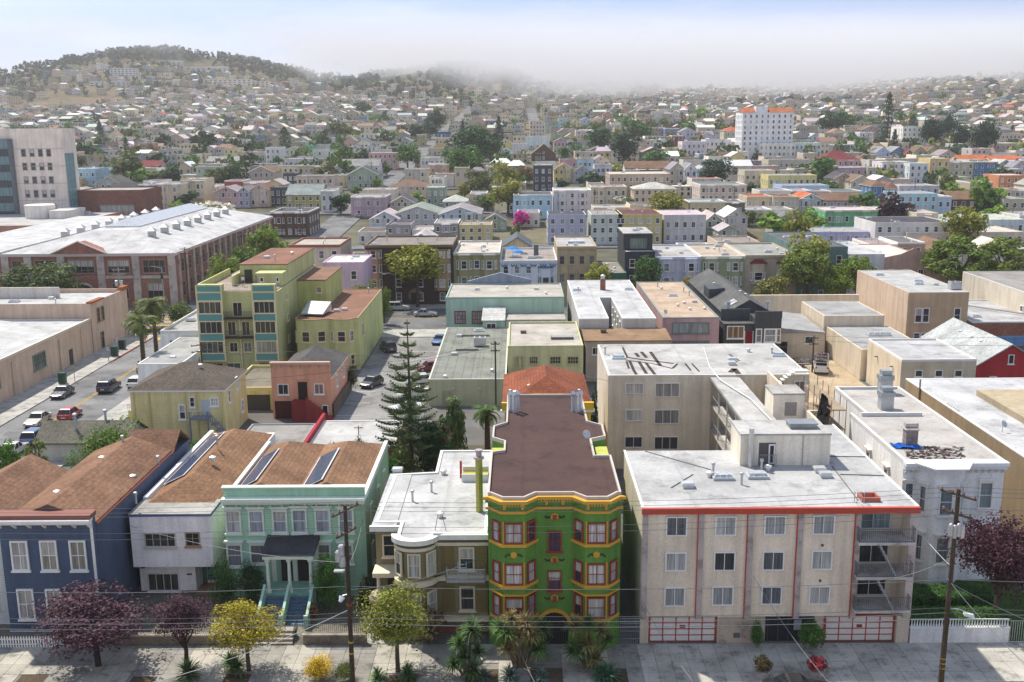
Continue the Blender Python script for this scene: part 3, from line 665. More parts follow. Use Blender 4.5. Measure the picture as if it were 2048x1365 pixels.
 for i in range(7): yy = gy0+.2+(abs(gy0)-.5)*i/6; r.part('gallery_post', MB().box(gx0,yy,-1,gx0+.12,yy+.12,9.999), 'trim', (.42,.4,.36))
 r.part('gallery_pipe', MB().tube([(gx1+.15,gy0+1,10.4),(gx1-.4,gy0+16,10.4),(gx0+.6,-2,10.4),(gx0+.4,3,10.6),(gx0+1.5,13,10.6)],.09,5), 'metal', (.66,.66,.64))
 P = at_z('d',567,245,12.4); sx, sy = P.x-r.xc, P.y-r.yf
 s = r.part('stair_tower', MB().box(gx1+.51,sy,-1,gx1+3.4,sy+3.2,12.2), 'stucco', BG2); r.part('stair_tower_roof', MB().box(gx1+.46,sy-.05,12.201,gx1+3.45,sy+3.25,12.35), 'membrane', (.62,.6,.55), s)
 r.part('louvre', MB().box(gx1+1.6,sy-.03,10.2,gx1+2.7,sy-.003,11.5), 'iron', (.3,.28,.26), s)
 r.part('court_wall', MB().box(gx1+3.41,sy-6,-1,gx1+3.65,-.003,10.9).box(gx1+3.66,-9,-1,r.hw-1,-8.7,9.0), 'stucco', (.55,.48,.37))
 m = MB()
 for i in range(8): m.box(gx1+3.5+i*.32,-1.2,9.0+i*.26,gx1+3.82+i*.32,-.1,9.12+i*.26)
 m.box(gx1+6.1,-1.3,11.0,gx1+7.6,-.1,11.12); rail(m,(gx1+6.1,-1.3,11.1),(gx1+7.6,-1.3,11.1),.9,.3); r.part('roof_stair', m, 'trim', (.62,.6,.55))
 window(r.root, gx1+7.0, 0, 8.3, 1.2, 1.5, 0, nc=2, nr=1, sill=False)
 for sx, sy, kd in ((72,110,'sky'),(690,100,'sky'),(510,135,'box'),(575,85,'cap'),(665,100,'pipe'),(20,95,'pipe'),(510,120,'box')):
  P = at_z('d',sx,sy,10.5); vent(r.root, P.x-r.xc, P.y-r.yf, 10.48, kd, (.5,.56,.56) if kd == 'sky' else None)
 def tar(pts, wd):
  m = MB(); P = [at_z('d',u,v,10.49) for u, v in pts]
  for A, Bq in zip(P, P[1:]):
   d = (Bq-A).normalized(); n_ = Vector((-d.y,d.x,0))*wd
   c = [A-n_,A+n_,Bq+n_,Bq-n_]; m.hull([(q.x-r.xc,q.y-r.yf,10.482) for q in c[::-1]], [(q.x-r.xc,q.y-r.yf,10.492) for q in c[::-1]])
  r.part('tar_patch', m, 'membrane', (.09,.055,.04))
 for pts, wd in ((((88,68),(105,105)),.12),(((103,122),(112,150)),.12),(((115,120),(130,155),(142,175)),.16),(((150,122),(180,170)),.18),(((160,85),(180,108)),.2),(((138,90),(150,105)),.2),(((178,128),(215,176)),.18),(((195,85),(235,140)),.2),(((95,105),(180,118),(285,130)),.22),(((100,118),(200,130),(280,150),(300,132)),.14),(((330,130),(352,158)),.1),(((355,130),(385,162)),.1),(((500,95),(540,120)),.12),(((505,165),(520,150),(540,175)),.3)): tar(pts, wd)
 # --- ochre house with round bay
 b = Bd('house', 'olive-brown house with round bay, iron balcony and white flat roof', -9.05, -2.5, 70.0, 19.5, 7.85)
 OC, CR = (.22,.185,.10), (.62,.55,.40)
 nb = 7; arc = [(-hw_x, y) for hw_x, y in ()]
 cx = -1.95; rb = 1.32
 ar = [(cx+rb*math.cos(math.pi+math.pi*k/10), -.15+1.0*math.sin(math.pi+math.pi*k/10)) for k in range(11)]
 hw = b.hw
 plan = [(-hw,0)] + [p for p in ar if p[1] < -.02 and p[0] > -hw] + [(cx+rb+.002,0),(hw,0),(hw,19.4),(-hw+1.7,19.4),(-hw+1.7,13.5),(-5.0,13.0),(-5.2,2.2),(-hw,2.2)]
 b.flat('siding', OC, (.72,.72,.71), .2, (.66,.66,.64), 'membrane', .25, plan)
 def course(z0, z1, o, c, name):
  Q = inset([(-hw,0)] + [p for p in ar if p[1] < -.02 and p[0] > -hw] + [(cx+rb+.05,0),(hw,0),(hw,3),(-hw,3)], -o); n = len(Q)-2; I = inset(Q, o); m = MB()
  for i in range(n-1): m.hull([(q[0],q[1],z0) for q in (Q[i],Q[i+1],I[i+1],I[i])], [(q[0],q[1],z1) for q in (Q[i],Q[i+1],I[i+1],I[i])])
  return b.part(name, m, 'trim', c)
 course(7.5,7.88,.42,(.68,.66,.6),'cornice'); course(7.25,7.49,.16,(.1,.085,.05),'frieze'); course(6.95,7.2,.2,CR,'moulding')
 course(4.25,4.6,.3,CR,'moulding'); course(4.0,4.24,.14,(.13,.11,.06),'band'); course(1.0,1.35,.3,CR,'moulding'); course(.5,.95,.16,(.14,.12,.07),'band')
 for z0, z1 in ((4.95,6.8),(1.75,3.75)):
  for a in (-1.0, -.02, .95):
   wx, wy = cx+1.38*math.sin(a), -.15-1.04*math.cos(a)
   window(b.root, wx, wy, z0, .95, z1-z0, a, fc=CR, t=.1, nr=2, cells=True, sill=False, gc=(.05,.055,.06) if a < -.5 else (.45,.45,.43))
  window(b.root, 1.75, 0, z0+.05, 1.15, z1-z0-.05, 0, fc=CR, t=.13, nr=2, cells=True, gc=(.06,.065,.07))
  for x in (.35,2.75): b.part('siding_panel', MB().box(x-.5,-.03,z0-.1,x+.5,-.002,z1+.05), 'siding', (.17,.13,.05))
 bl = b.part('balcony', MB().box(.3,-.95,4.42,3.1,-.02,4.48), 'metal', (.5,.5,.5)); m = MB()
 rail(m,(.3,-.95,4.48),(3.1,-.95,4.48),.95,.1); rail(m,(.3,-.95,4.48),(.3,-.05,4.48),.95,.15); rail(m,(3.1,-.95,4.48),(3.1,-.05,4.48),.95,.15)
 b.part('balcony_railing', m, 'metal', (.55,.56,.57), bl)
 m = MB()
 for dx in (1.15,1.75): m.tube([(dx,-.8,4.5),(dx,-.8,6.0)],.03,4)
 for k in range(5): m.tube([(1.15,-.8,4.7+.27*k),(1.75,-.8,4.7+.27*k)],.025,4)
 b.part('escape_ladder', m, 'metal', (.6,.6,.6))
 b.part('basement', MB().box(-hw-.02,-.06,-1,hw+.02,-.003,.5), 'stucco', (.2,.06,.05))
 # recessed left wing with porch
 b.part('wing_wall', MB().box(-5.15,2.21,-1,-hw-.003,12.9,7.6), 'siding', OC); b.part('wing_roof', MB().box(-5.4,1.6,7.601,-hw-.26,13.2,7.8), 'membrane', (.72,.72,.71)); b.part('wing_cornice', MB().box(-5.5,1.3,7.45,-hw-.004,1.59,7.85), 'trim', (.66,.64,.58))
 window(b.root, -4.2, 2.21, 5.1, 1.0, 1.8, 0, fc=CR, t=.12, nr=2, gc=DARKG, cells=True)
 pc = b.part('porch', MB().box(-5.3,.6,4.1,-hw-.004,2.2,4.45), 'trim', CR); b.part('porch_column', MB().lathe([(.2,.9),(.2,1.1),(.15,1.15),(.13,3.9),(.2,4.09)],10,0,(-4.9,.85,0)), 'trim', CR, pc)
 b.part('doorway', MB().box(-4.4,2.17,1.0,-3.5,2.208,3.9), 'iron', (.03,.028,.025), pc)
 aw = b.part('side_porch_roof', MB().lathe([(.85,2.6),(.85,2.75),(.7,3.1),(.2,3.2)],12,0,(-4.7,.2,0)), 'shingle', (.42,.36,.26)); b.part('porch_wall', MB().lathe([(.72,-1),(.72,2.599)],12,0,(-4.7,.2,0)), 'siding', OC, aw)
 fl = b.part('chimney', MB().tube([(2.55,4.6,7.6),(2.55,4.6,12.0)],.28,10), 'metal', (.42,.4,.1)); b.part('chimney_cap', MB().lathe([(.4,12.0),(.4,12.15),(.3,12.16)],10,0,(2.55,4.6,0)).lathe([(.22,12.17),(.22,12.6),(.3,12.61),(.3,12.7)],8,0,(2.55,4.6,0)), 'metal', (.5,.42,.42), fl)
 zt = 7.74
 for u, v, kd in ((1170,320,'cap'),(1155,535,'cap'),(1110,408,'pipe'),(1015,455,'pipe'),(940,310,'box')):
  P = at_z('b',u,v,7.8); vent(b.root, P.x-b.xc, P.y-b.yf, zt, kd)
 for q in (11.2,13.2): b.part('light_well_rim', MB().box(.8,q,zt,3.0,q+.15,8.4), 'trim', (.6,.6,.58))
 b.part('light_well_wall', MB().box(.81,11.36,zt+.01,2.99,13.19,8.0), 'siding', (.4,.33,.04)); b.part('red_post', MB().box(.6,12.2,zt,.78,12.4,9.2), 'trim', (.4,.04,.03))
 P = at_z('b',1155,600,7.8); m = MB()
 for dx in (-.4,.4): m.tube([(P.x-b.xc+dx,P.y-b.yf,7.75),(P.x-b.xc+dx*.4,P.y-b.yf-.2,9.0)],.025,4)
 b.part('roof_ladder_bracket', m, 'iron', (.2,.2,.2))
 # --- mint house with portico
 b = Bd('house', 'mint green house with bracketed cornice, twin solar arrays and blue steps', -23.4, -12.3, 76.0, 14.5, 9.25)
 MT, MW = (.31,.49,.35), (.64,.70,.60)
 hw = b.hw; b.body('siding', MT, 8.0)
 b.part('front_parapet', MB().box(-hw,0,8.001,hw,.35,9.2), 'siding', MT); b.part('front_coping', MB().box(-hw-.1,-.12,9.201,hw+.1,.42,9.3), 'trim', MW)
 for q in (-hw-.02,hw-.3): b.part('side_coping', MB().box(q,.43,8.001,q+.32,14.5,8.45), 'trim', (.7,.72,.68))
 c = b.cornice(MW, 8.45, .6, .5, 13, (.5,.62,.52), bh=.5)
 BR = (.255,.145,.085)
 for x0, x1 in ((-hw+.3,-.2),(-.2,hw-.3)):
  b.gable('siding', MT, BR, 1.35, 'y', 0, y0=.5, y1=11.2, x0=x0, x1=x1, ze=7.95, wall=False, name='roof')
  xm = (x0+x1)/2; b.part('hip_end', MB().add([(x0,11.2,8.14),(x1,11.2,8.14),(x1,14.4,8.14),(x0,14.4,8.14),(xm,11.2,9.49)],[(1,2,4),(2,3,4),(3,0,4),(3,2,1,0),(0,1,4)]), 'shingle', BR)
  b.part('gable_end', MB().hull([(x0,.52,7.9),(x1,.52,7.9),(xm,.52,9.38)],[(x0,.9,7.9),(x1,.9,7.9),(xm,.9,9.38)]), 'shingle', BR)
  f = lambda x, y: (x, y, 7.95+.2+1.35*(x-x0)/(xm-x0))
  solar(b.root, [f(x0+.55,1.4), f(xm-.45,1.4), f(xm-.45,9.4), f(x0+.55,9.4)], 1, 8)
 for q in ((78,500,157,618),(193,500,272,618),(312,500,388,615),(410,495,487,615),(525,495,605,615),(643,495,722,615)): b.winpx('b', *q, fc=MW, t=.14, nr=2, hood=True, cells=True, gc=rnd.choice([(.4,.42,.47),(.3,.32,.36),(.5,.47,.47)]))
 for q in ((85,670,165,785),(200,670,280,770),(535,668,608,765),(645,670,720,770)): b.winpx('b', *q, fc=MW, t=.14, nr=2, hood=True, cells=True, gc=(.25,.23,.24))
 for zz in (1.6,5.0):
  for yy in (3,7,11): b.win(yy, zz, 1.0, 1.8, 'r', fc=MW, nr=2)
 x0, x1 = b.loc('b',285,700,-2)[0], b.loc('b',500,700,-2)[0]
 p = b.part('portico_roof', MB().hull([(x0-.4,-2.5,4.55),(x1+.4,-2.5,4.55),(x1+.4,-.004,4.9),(x0-.4,-.004,4.9)],[(x0-.4,-2.5,4.62),(x1+.4,-2.5,4.62),(x1+.4,-.004,5.3),(x0-.4,-.004,5.3)]), 'membrane', (.085,.085,.09))
 b.part('portico_beam', MB().box(x0-.3,-2.4,4.25,x1+.3,-.005,4.549), 'trim', MW, p)
 for x in (x0,(x0+x1)/2,x1):
  b.part('column', MB().lathe([(.22,1.4),(.22,1.6),(.15,1.62),(.12,3.9),(.22,4.0),(.22,4.249)],10,0,(x,-2.1,0)), 'trim', MW, p)
  b.part('pilaster', MB().box(x-.18,-.12,1.4,x+.18,-.006,4.24), 'trim', MW, p)
 for x in (x0+(x1-x0)*.3, x0+(x1-x0)*.7):
  d = b.part('front_door', MB().box(x-.45,-.07,1.4,x+.45,-.004,3.7), 'wood', (.06,.05,.05)); b.part('transom', MB().box(x-.45,-.06,3.72,x+.45,-.004,4.2), 'glass', DARKG, d)
 b.part('porch_floor', MB().box(x0-.4,-2.5,-.5,x1+.4,-.003,1.4), 'siding', (.2,.36,.27))
 xm = (x0+x1)/2
 for k in range(9):
  for sx in (0,1): b.part('step', MB().box(x0-.2+sx*(xm-x0+.2)+.12,-2.5-.31*(k+1),-.3,xm+sx*(x1-xm+.2)-.12,-2.5-.31*k-.002,1.4-.155*(k+1)), 'wood', (.12,.19,.27))
 for x in (x0-.2,xm,x1+.2):
  b.part('stair_rail', MB().hull([(x-.1,-2.5,-.3),(x+.1,-2.5,-.3),(x+.1,-5.4,-.3),(x-.1,-5.4,-.3)][::-1],[(x-.1,-2.5,2.25),(x+.1,-2.5,2.25),(x+.1,-5.4,.85),(x-.1,-5.4,.85)][::-1]), 'trim', (.33,.52,.41)); b.part('newel', MB().box(x-.15,-5.6,-.3,x+.15,-5.402,1.15), 'trim', (.33,.52,.41))
 # --- white stucco house
 b = Bd('house', 'white stucco house with overhanging upper floor and solar panels on brown hip roof', -30.95, -24.55, 76.0, 22, 7.1)
 hw = b.hw; WH = (.80,.745,.71)
 b.part('wall', MB().box(-hw,0,2.6,hw,22,6.95).box(-hw+.1,.9,-1,1.4,21.9,2.599).box(1.4,2.4,-1,hw-.1,21.9,2.599), 'stucco', WH)
 b.part('roof', MB().box(-hw-.05,-.06,6.951,hw+.05,3.2,7.1), 'membrane', (.55,.53,.48)); b.part('blue_edge', MB().box(-hw-.05,-.1,6.9,hw+.05,-.061,7.02).box(hw+.051,-.1,6.9,hw+.09,3.2,7.02), 'trim', (.05,.08,.3))
 b.hip('stucco', WH, (.25,.14,.08), 1.5, .05, y0=2.2, y1=21.5, x0=-hw+.45, x1=hw-.15, ze=6.95, wall=False)
 b.part('left_coping', MB().box(-hw-.02,3.21,6.951,-hw+.35,21.9,7.3), 'trim', (.72,.72,.7))
 k = 2.0/(hw-.15); f = lambda x, y: (x, y, 6.98+1.5*(x+hw-.4)/(hw-.1))
 solar(b.root, [f(-hw+.7,6.3), f(-.7,6.3), f(-.7,18.5), f(-hw+.7,18.5)], 1, 9)
 b.winpx('a',725,615,882,685,nc=4,nr=1,t=.08,cells=True,fc=(.55,.5,.44),gc=(.06,.065,.06)); b.winpx('a',930,612,1002,682,nc=2,nr=1,t=.08,cells=True,fc=(.4,.24,.14),gc=(.05,.055,.05)); b.winpx('a',742,815,900,905,.9,nc=4,nr=1,t=.09,cells=True,gc=(.08,.075,.06))
 b.part('front_door', MB().box(1.9,2.34,.4,2.8,2.398,2.5), 'wood', (.03,.07,.2)); b.part('porch_wall', MB().box(1.45,2.36,-.5,1.85,2.399,2.55), 'trim', (.1,.2,.14)); b.part('house_number', MB().box(.7,.86,1.5,1.1,.898,1.62), 'iron', (.03,.03,.03))
 b.part('camera', MB().box(-hw+.3,.6,2.2,-hw+.6,.899,2.4), 'iron', (.05,.05,.05)); vent(b.root,.9,9,8.4,'cap'); vent(b.root,.3,12.5,8.7,'pipe')
 b.part('brick_base', MB().box(-hw+.05,.84,-1,1.45,.897,.15), 'brick', (.25,.09,.06)); b.part('entrance_steps', MB().box(1.5,.3,-.5,3,2.3,.15).box(1.5,-.2,-.5,3,.298,-.02), 'concrete', (.3,.14,.1))
 # --- blue house
 b = Bd('house', 'dark blue house with white sash windows and long brown shingle roof', -38.3, -31.4, 70.6, 17.2, 9.35)
 hw = b.hw; BL = (.066,.092,.145)
 b.gable('siding', BL, (.215,.12,.075), 1.35, 'y', .02, y0=.4, ze=8.3)
 b.part('front_wall', MB().box(-hw-.01,-.25,-1,hw-.03,.38,9.0), 'siding', BL); b.part('front_coping', MB().box(-hw-.3,-.7,9.05,hw+.05,.45,9.38), 'trim', (.2,.07,.05))
 c = b.cornice(WHITE, 9.04, .7, .4, 7, WHITE, y=-.25, bh=.4); b.part('corner_board', MB().box(hw-.2,-.29,-.5,hw,-.252,8.6), 'trim', WHITE); b.part('foundation', MB().box(-hw-.05,-.3,-1,hw,-.252,.1), 'stucco', (.6,.6,.6))
 b.part('rake_board', MB().box(hw-.05,.42,8.25,hw+.1,17.2,8.38), 'trim', (.35,.09,.06))
 b.part('rear_wing', MB().box(-hw+2.6,17.21,-1,hw,22.0,8.0), 'siding', BL)
 b.gable('siding', BL, (.215,.12,.075), 1.5, 'x', .1, y0=17.3, y1=22, x0=-hw+2.6, ze=8.0, wall=False, name='rear_roof')
 for q in ((58,655,145,803),(205,653,290,803),(352,653,435,803),(92,896,175,1047),(235,896,315,1047)): b.winpx('a', *q, dy=-.25, nc=2, nr=2, t=.13, cells=True, gc=rnd.choice([(.3,.28,.22),(.4,.38,.36),(.18,.17,.15)]))
 x, z = b.loc('a',405,965,-.25)
 d = b.part('front_door', MB().box(x-.55,-.3,.2,x+.55,-.252,2.4), 'wood', (.6,.6,.6)); b.part('door_canopy', MB().hull([(x-1.1,-1.2,2.75),(x+1.1,-1.2,2.75),(x+1.1,-.253,2.75),(x-1.1,-.253,2.75)],[(x-1.1,-1.2,2.85),(x+1.1,-1.2,2.85),(x+1.1,-.253,3.25),(x-1.1,-.253,3.25)]), 'shingle', (.15,.05,.04), d)
 for sx in (-.85,.85): b.part('canopy_bracket', MB().extx([(-1.0,2.749),(-.253,2.749),(-.253,2.0)],x+sx-.06,x+sx+.06), 'trim', WHITE, d)
 b.part('heart_ornament', MB().prism([(x-.12,-1.24),(x+.12,-1.24),(x+.12,-1.202),(x-.12,-1.202)],2.86,3.1), 'trim', WHITE, d)
 for yy, zz in ((10.0,5.6),(14.3,5.9)):
  o = b.part('round_window', MB().lathe([(.62,-.04),(.62,.08),(.45,.1),(.45,-.04)],16), 'trim', WHITE); o.location = (hw+.02,yy,zz); o.rotation_euler = (0,HP,0)
  g = b.part('pane', MB().lathe([(.46,-.02),(.46,.04)],16), 'glass', (.1,.11,.12), o)
 for u, v, kd in ((287,400,'cap'),(617,165,'pipe'),(513,235,'cap'),(662,280,'cap'),(675,360,'pipe'),(790,200,'pipe')):
  P = at_z('a',u,v+25,9.2); k = 9.65-1.35*abs(P.x-b.xc)/hw; vent(b.root, P.x-b.xc, P.y-b.yf, k-.15, kd)
 # --- neighbours at the left edge
 for (x0,x1,yb,h_,lab) in ((-45.6,-38.45,83.5,8.4,'pale grey house at the left edge beside the dark blue house'),(-53.4,-45.75,84.5,8.4,'farthest left brown-roofed house of the near row')):
  b = Bd('house', lab, x0, x1, 71.5, yb-71.5, h_+1.0); b.gable('siding', (.55,.56,.54), (.22,.125,.08), 1.8, 'y', .2)
  for zz in (1.2,4.6):
   for x in (-2,0,2): b.win(x, zz, .95, 1.7, nc=2, nr=2)
 # --- white Italianate at the right
 b = Bd('house', 'white corniced house with bay and worn grey roof under repair', 30.7, 38.8, 78.6, 23.6, 10.3)
 hw = b.hw; WI = (.66,.655,.64)
 b.part('wall', MB().box(-hw,0,-1,hw,13.6,9.9).box(-hw+1.5,13.6,-1,hw,23.6,9.9), 'stucco', WI)
 b.part('roof', MB().box(-hw+.3,.3,9.901,hw-.3,13.4,10.05).box(-hw+1.8,13.41,9.901,hw-.3,23.3,10.05), 'gravel_roof', (.42,.40,.37))
 b.part('parapet', MB().box(-hw,-.3,9.902,-hw+.29,13.9,10.3).box(hw-.29,-.3,9.902,hw,23.6,10.3).box(-hw+.291,-.3,9.902,hw-.291,.29,10.3).box(-hw+1.5,13.91,9.902,-hw+1.79,23.6,10.3).box(-hw+1.791,23.31,9.902,hw-.291,23.6,10.3).box(-hw+1.0,13.42,10.051,hw-1.5,13.7,10.4), 'trim', (.56,.55,.53))
 b.cornice((.72,.73,.74), 10.25, .7, .6, 16, bh=.45)
 bx = -1.1; B_ = b.bay(bx, 4.2, -.5, 9.6, 1.5, 1.2, 'stucco', WI, (.72,.73,.74), (6.2,2.1), 1.15, 2.3, True, .6, hood=True, gc=(.2,.24,.25), t=.12)
 Q = [(bx-2.5,-.301),(bx-1.3,-2.3),(bx+1.3,-2.3),(bx+2.5,-.301)]; b.part('bay_roof', MB().prism(Q,10.21,10.33), 'trim', (.58,.57,.55))
 for zz in (6.2,2.1): b.win(2.7, zz, 1.15, 2.3, hood=True, gc=(.2,.24,.25), t=.12); b.win(-3.5, zz, .8, 2.3, hood=True, gc=(.15,.18,.19), t=.12)
 for yy in (3.5,8.0): b.win(yy, 6.6, 1.0, 1.9, 'l', hood=True, gc=(.12,.14,.15), t=.14)
 for u, v, kd, hh in ((450,395,'a',1.6),(350,245,'b',2.2),(347,180,'b',2.4)):
  P = at_z('e',u,v,10.0); x, y = P.x-b.xc, P.y-b.yf
  if kd == 'a': o = b.part('chimney', MB().box(x-.5,y-.4,10.05,x+.5,y+.4,11.5), 'brick', (.3,.25,.22)); b.part('chimney_cap', MB().box(x-.6,y-.5,11.5,x+.6,y+.5,11.62).tube([(x-.55,y,11.85),(x+.55,y,11.85)],.24,8), 'concrete', (.55,.5,.46), o)
  else: o = b.part('vent_shaft', MB().box(x-.6,y-.5,10.05,x+.6,y+.5,10.05+hh*.6), 'metal', (.45,.47,.48)); b.part('vent_hood', MB().box(x-.7,y-.6,10.06+hh*.6,x+.7,y+.6,10.05+hh*.8).box(x-.5,y-.4,10.06+hh*.8,x+.5,y+.4,10.05+hh), 'metal', (.36,.4,.42), o)
 m = MB()
 for k in range(150):
  P = at_z('e',rnd.uniform(420,690),0,10) if 0 else at_z('e', 440+rnd.random()*230, 400+rnd.random()*55, 10.06)
  x, y, a = P.x-b.xc, P.y-b.yf, rnd.random()*3; s_ = .1+.2*rnd.random(); t = rnd.uniform(-.08,.12)
  q = [(x+s_*math.cos(a+i*HP), y+s_*.7*math.sin(a+i*HP), 10.09+.1*rnd.random()+t*(i % 2)) for i in range(4)]
  m.slab(q, .04)
 for k, c in enumerate(((.11,.05,.045),(.5,.48,.45),(.2,.15,.13))):
  mm = MB(); mm.v = m.v; mm.f = [f_ for i, f_ in enumerate(m.f) if (i//6) % 3 == k]; mm.m = [0]*len(mm.f)
  mm.build('torn_roofing', 'membrane', b.root, c, kind='stuff')
 P = at_z('e',395,395,10.1); m = MB(); n_ = 7
 vs = [(P.x-b.xc-.35+2.2*i/n_, P.y-b.yf-.7+1.3*j/n_-.25*i/n_, 10.1+.22*rnd.random()) for j in range(n_+1) for i in range(n_+1)]
 fs = [(j*(n_+1)+i, j*(n_+1)+i+1, (j+1)*(n_+1)+i+1, (j+1)*(n_+1)+i) for j in range(n_) for i in range(n_)]
 o = m.add([(x+b.xc, y+b.yf, z) for x, y, z in vs], fs).build('tarpaulin', 'cloth', None, (.02,.12,.5), label='crumpled blue tarpaulin on the worn roof of the white corniced house', category='tarpaulin'); sm = o.modifiers.new('s','SOLIDIFY'); sm.thickness = .03
 # --- brown building with white roof, right
 b = Bd('building', 'long brown clapboard building with white membrane roof and lone dish', 44.2, 62, 85, 29.5, 8.0)
 b.flat('siding', (.27,.2,.12), (.74,.74,.74), .12, (.72,.72,.7)); P = at_z('e',800,232,8); b.part('roof_step', MB().box(P.x-b.xc,10,7.95,b.hw-.3,22,8.6), 'siding', (.33,.27,.18))
 for yy in (6,14): b.win(yy, 4.2, 1.6, .8, 'l', nc=2, nr=1)
 P = at_z('e',830,335,8); vent(b.root, P.x-b.xc, P.y-b.yf, 7.96, 'dish'); b.part('downpipe', MB().tube([(-b.hw-.1,25,0),(-b.hw-.1,25,9)],.09,6), 'metal', (.25,.16,.1))
 for k in range(6): b.part('insulator', MB().lathe([(.1,0),(.14,.12),(.06,.2)],8), 'trim', (.6,.58,.55)).location = (-b.hw+.3,16+.5*k,8.0)
front_row()
# ------------------------------------------------------------------ houses of the block behind, placed one by one
OCC = []; HAND = []
def occ(b): OCC.append((b.x0-.3, b.x1+.3, b.yf-.3, b.yf+b.dep+.3))
def roof_bits(b, n, z=None, kinds=('pipe','cap','box','sky'), m=1.2):
 z = b.h-.28 if z is None else z
 for i in range(n):
  if b.w > 2.6*m and b.dep > 2.6*m: vent(b.root, rnd.uniform(-b.hw+m, b.hw-m), rnd.uniform(m, b.dep-m), z, rnd.choice(kinds))
def mid(label, sh, xl, xr, yt, yb, wall, roof, kind='F', Y=None, h=7.5, dep=14, mat='stucco', cols=None, nst=None, trim=WHITE, style='', rise=2.0, rmat=None, bits=2, fc=WHITE, cat='house', name=None, side='', group=None, z0=None):
 """a house from its photographed roof line: xl..xr at height yt; yb = lowest visible row"""
 if Y is None:
  P = at_ground(sh, (xl+xr)/2, yt, h); Y = P.y; zb = T(P.x, P.y)
 else:
  P = at_y(sh, (xl+xr)/2, yt, Y); zb = T(P.x, Y) if z0 is None else z0; h = P.z - zb
 x0, x1 = at_y(sh, xl, yt, Y).x, at_y(sh, xr, yt, Y).x
 b = Bd(name or 'house', label, x0, x1, Y, dep, h, zb, cat, group, 3.0); occ(b)
 u0, u1 = px(sh, xl, yb), px(sh, xr, yb); HAND.append((u0[0], u1[0], u0[1]-.33*(u0[1]-px(sh, xl, yt)[1]), 0, Y))
 if kind in 'FM':
  b.flat(mat, wall, roof, .45 if kind == 'F' else .25, None if kind == 'M' else trim, rmat or rnd.choice(['membrane','gravel_roof']))
  if kind == 'F': b.cornice(trim, out=.45, hh=.55, brackets=int(b.w/1.0) if 'k' in style else 0)
  roof_bits(b, bits); top = h-.9
 elif kind == 'G': b.gable(mat, wall, roof, rise, 'y', rmat=rmat or 'shingle'); top = h-rise+.3; b.part('barge_board', MB().tube([(-b.hw-.3,-.32,h-rise-.1),(0,-.32,h+.1),(b.hw+.3,-.32,h-rise-.1)],.13,4), 'trim', trim)
 elif kind == 'g': b.gable(mat, wall, roof, rise, 'x', rmat=rmat or 'shingle'); top = h-rise-.2
 elif kind == 'H': b.hip(mat, wall, roof, rise, rmat=rmat or 'shingle'); top = h-rise-.3
 n = nst or max(1, round(top/3.1)); fh = top/n; cols = cols or max(1, round(b.w/2.5))
 ww, wh = min(1.15, b.w/cols*.55), min(1.75, fh*.58)
 ybp = px(sh, xl, yb)[1] + 8
 bays = []
 if 'b' in style: bays = [-b.w*.27, b.w*.27] if b.w > 6.5 else [0]
 if '1' in style or (kind in 'FG' and not set(style) & set('bd') and h > 6.5 and 5.5 < b.w < 15 and Y > 215 and rnd.random() < .5): bays = [rnd.choice([-1,1])*b.w*.22]
 lo = 0
 for k in range(n):
  if proj((b.xc, Y, zb+fh*k+.9+wh*.5))[1] > ybp: lo = k+1
 for cx in bays:
  rows = [fh*k+.9 for k in range(max(lo,0), n)]
  if rows: b.bay(cx, min(3.2, b.w*.42), max(rows[0]-.7, 1.5), h-.55 if kind in 'FM' else top, .85, .6, mat, wall, trim, rows, 1.2, wh, fc=fc)
 for k in range(lo, n):
  zz = fh*k+.9
  for c in range(cols):
   x = -b.hw + b.w*(c+.5)/cols
   if any(abs(x-cx) < min(3.2, b.w*.42)/2+.35 for cx in bays): continue
   b.win(x, zz, ww, wh, fc=fc, nc=2 if 'd' in style else 1, nr=1 if 'd' in style else 2, hood='h' in style, t=.11)
  for f in side:
   for c in range(max(1, int(dep/4.5))): b.win(2+c*4.2, zz, .95, wh, f, fc=fc, t=.1)
 if kind == 'G' and rise > 1.6: b.win(0, h-rise+.15, min(1.0, b.w*.2), min(1.2, rise*.6), fc=fc)
 return b
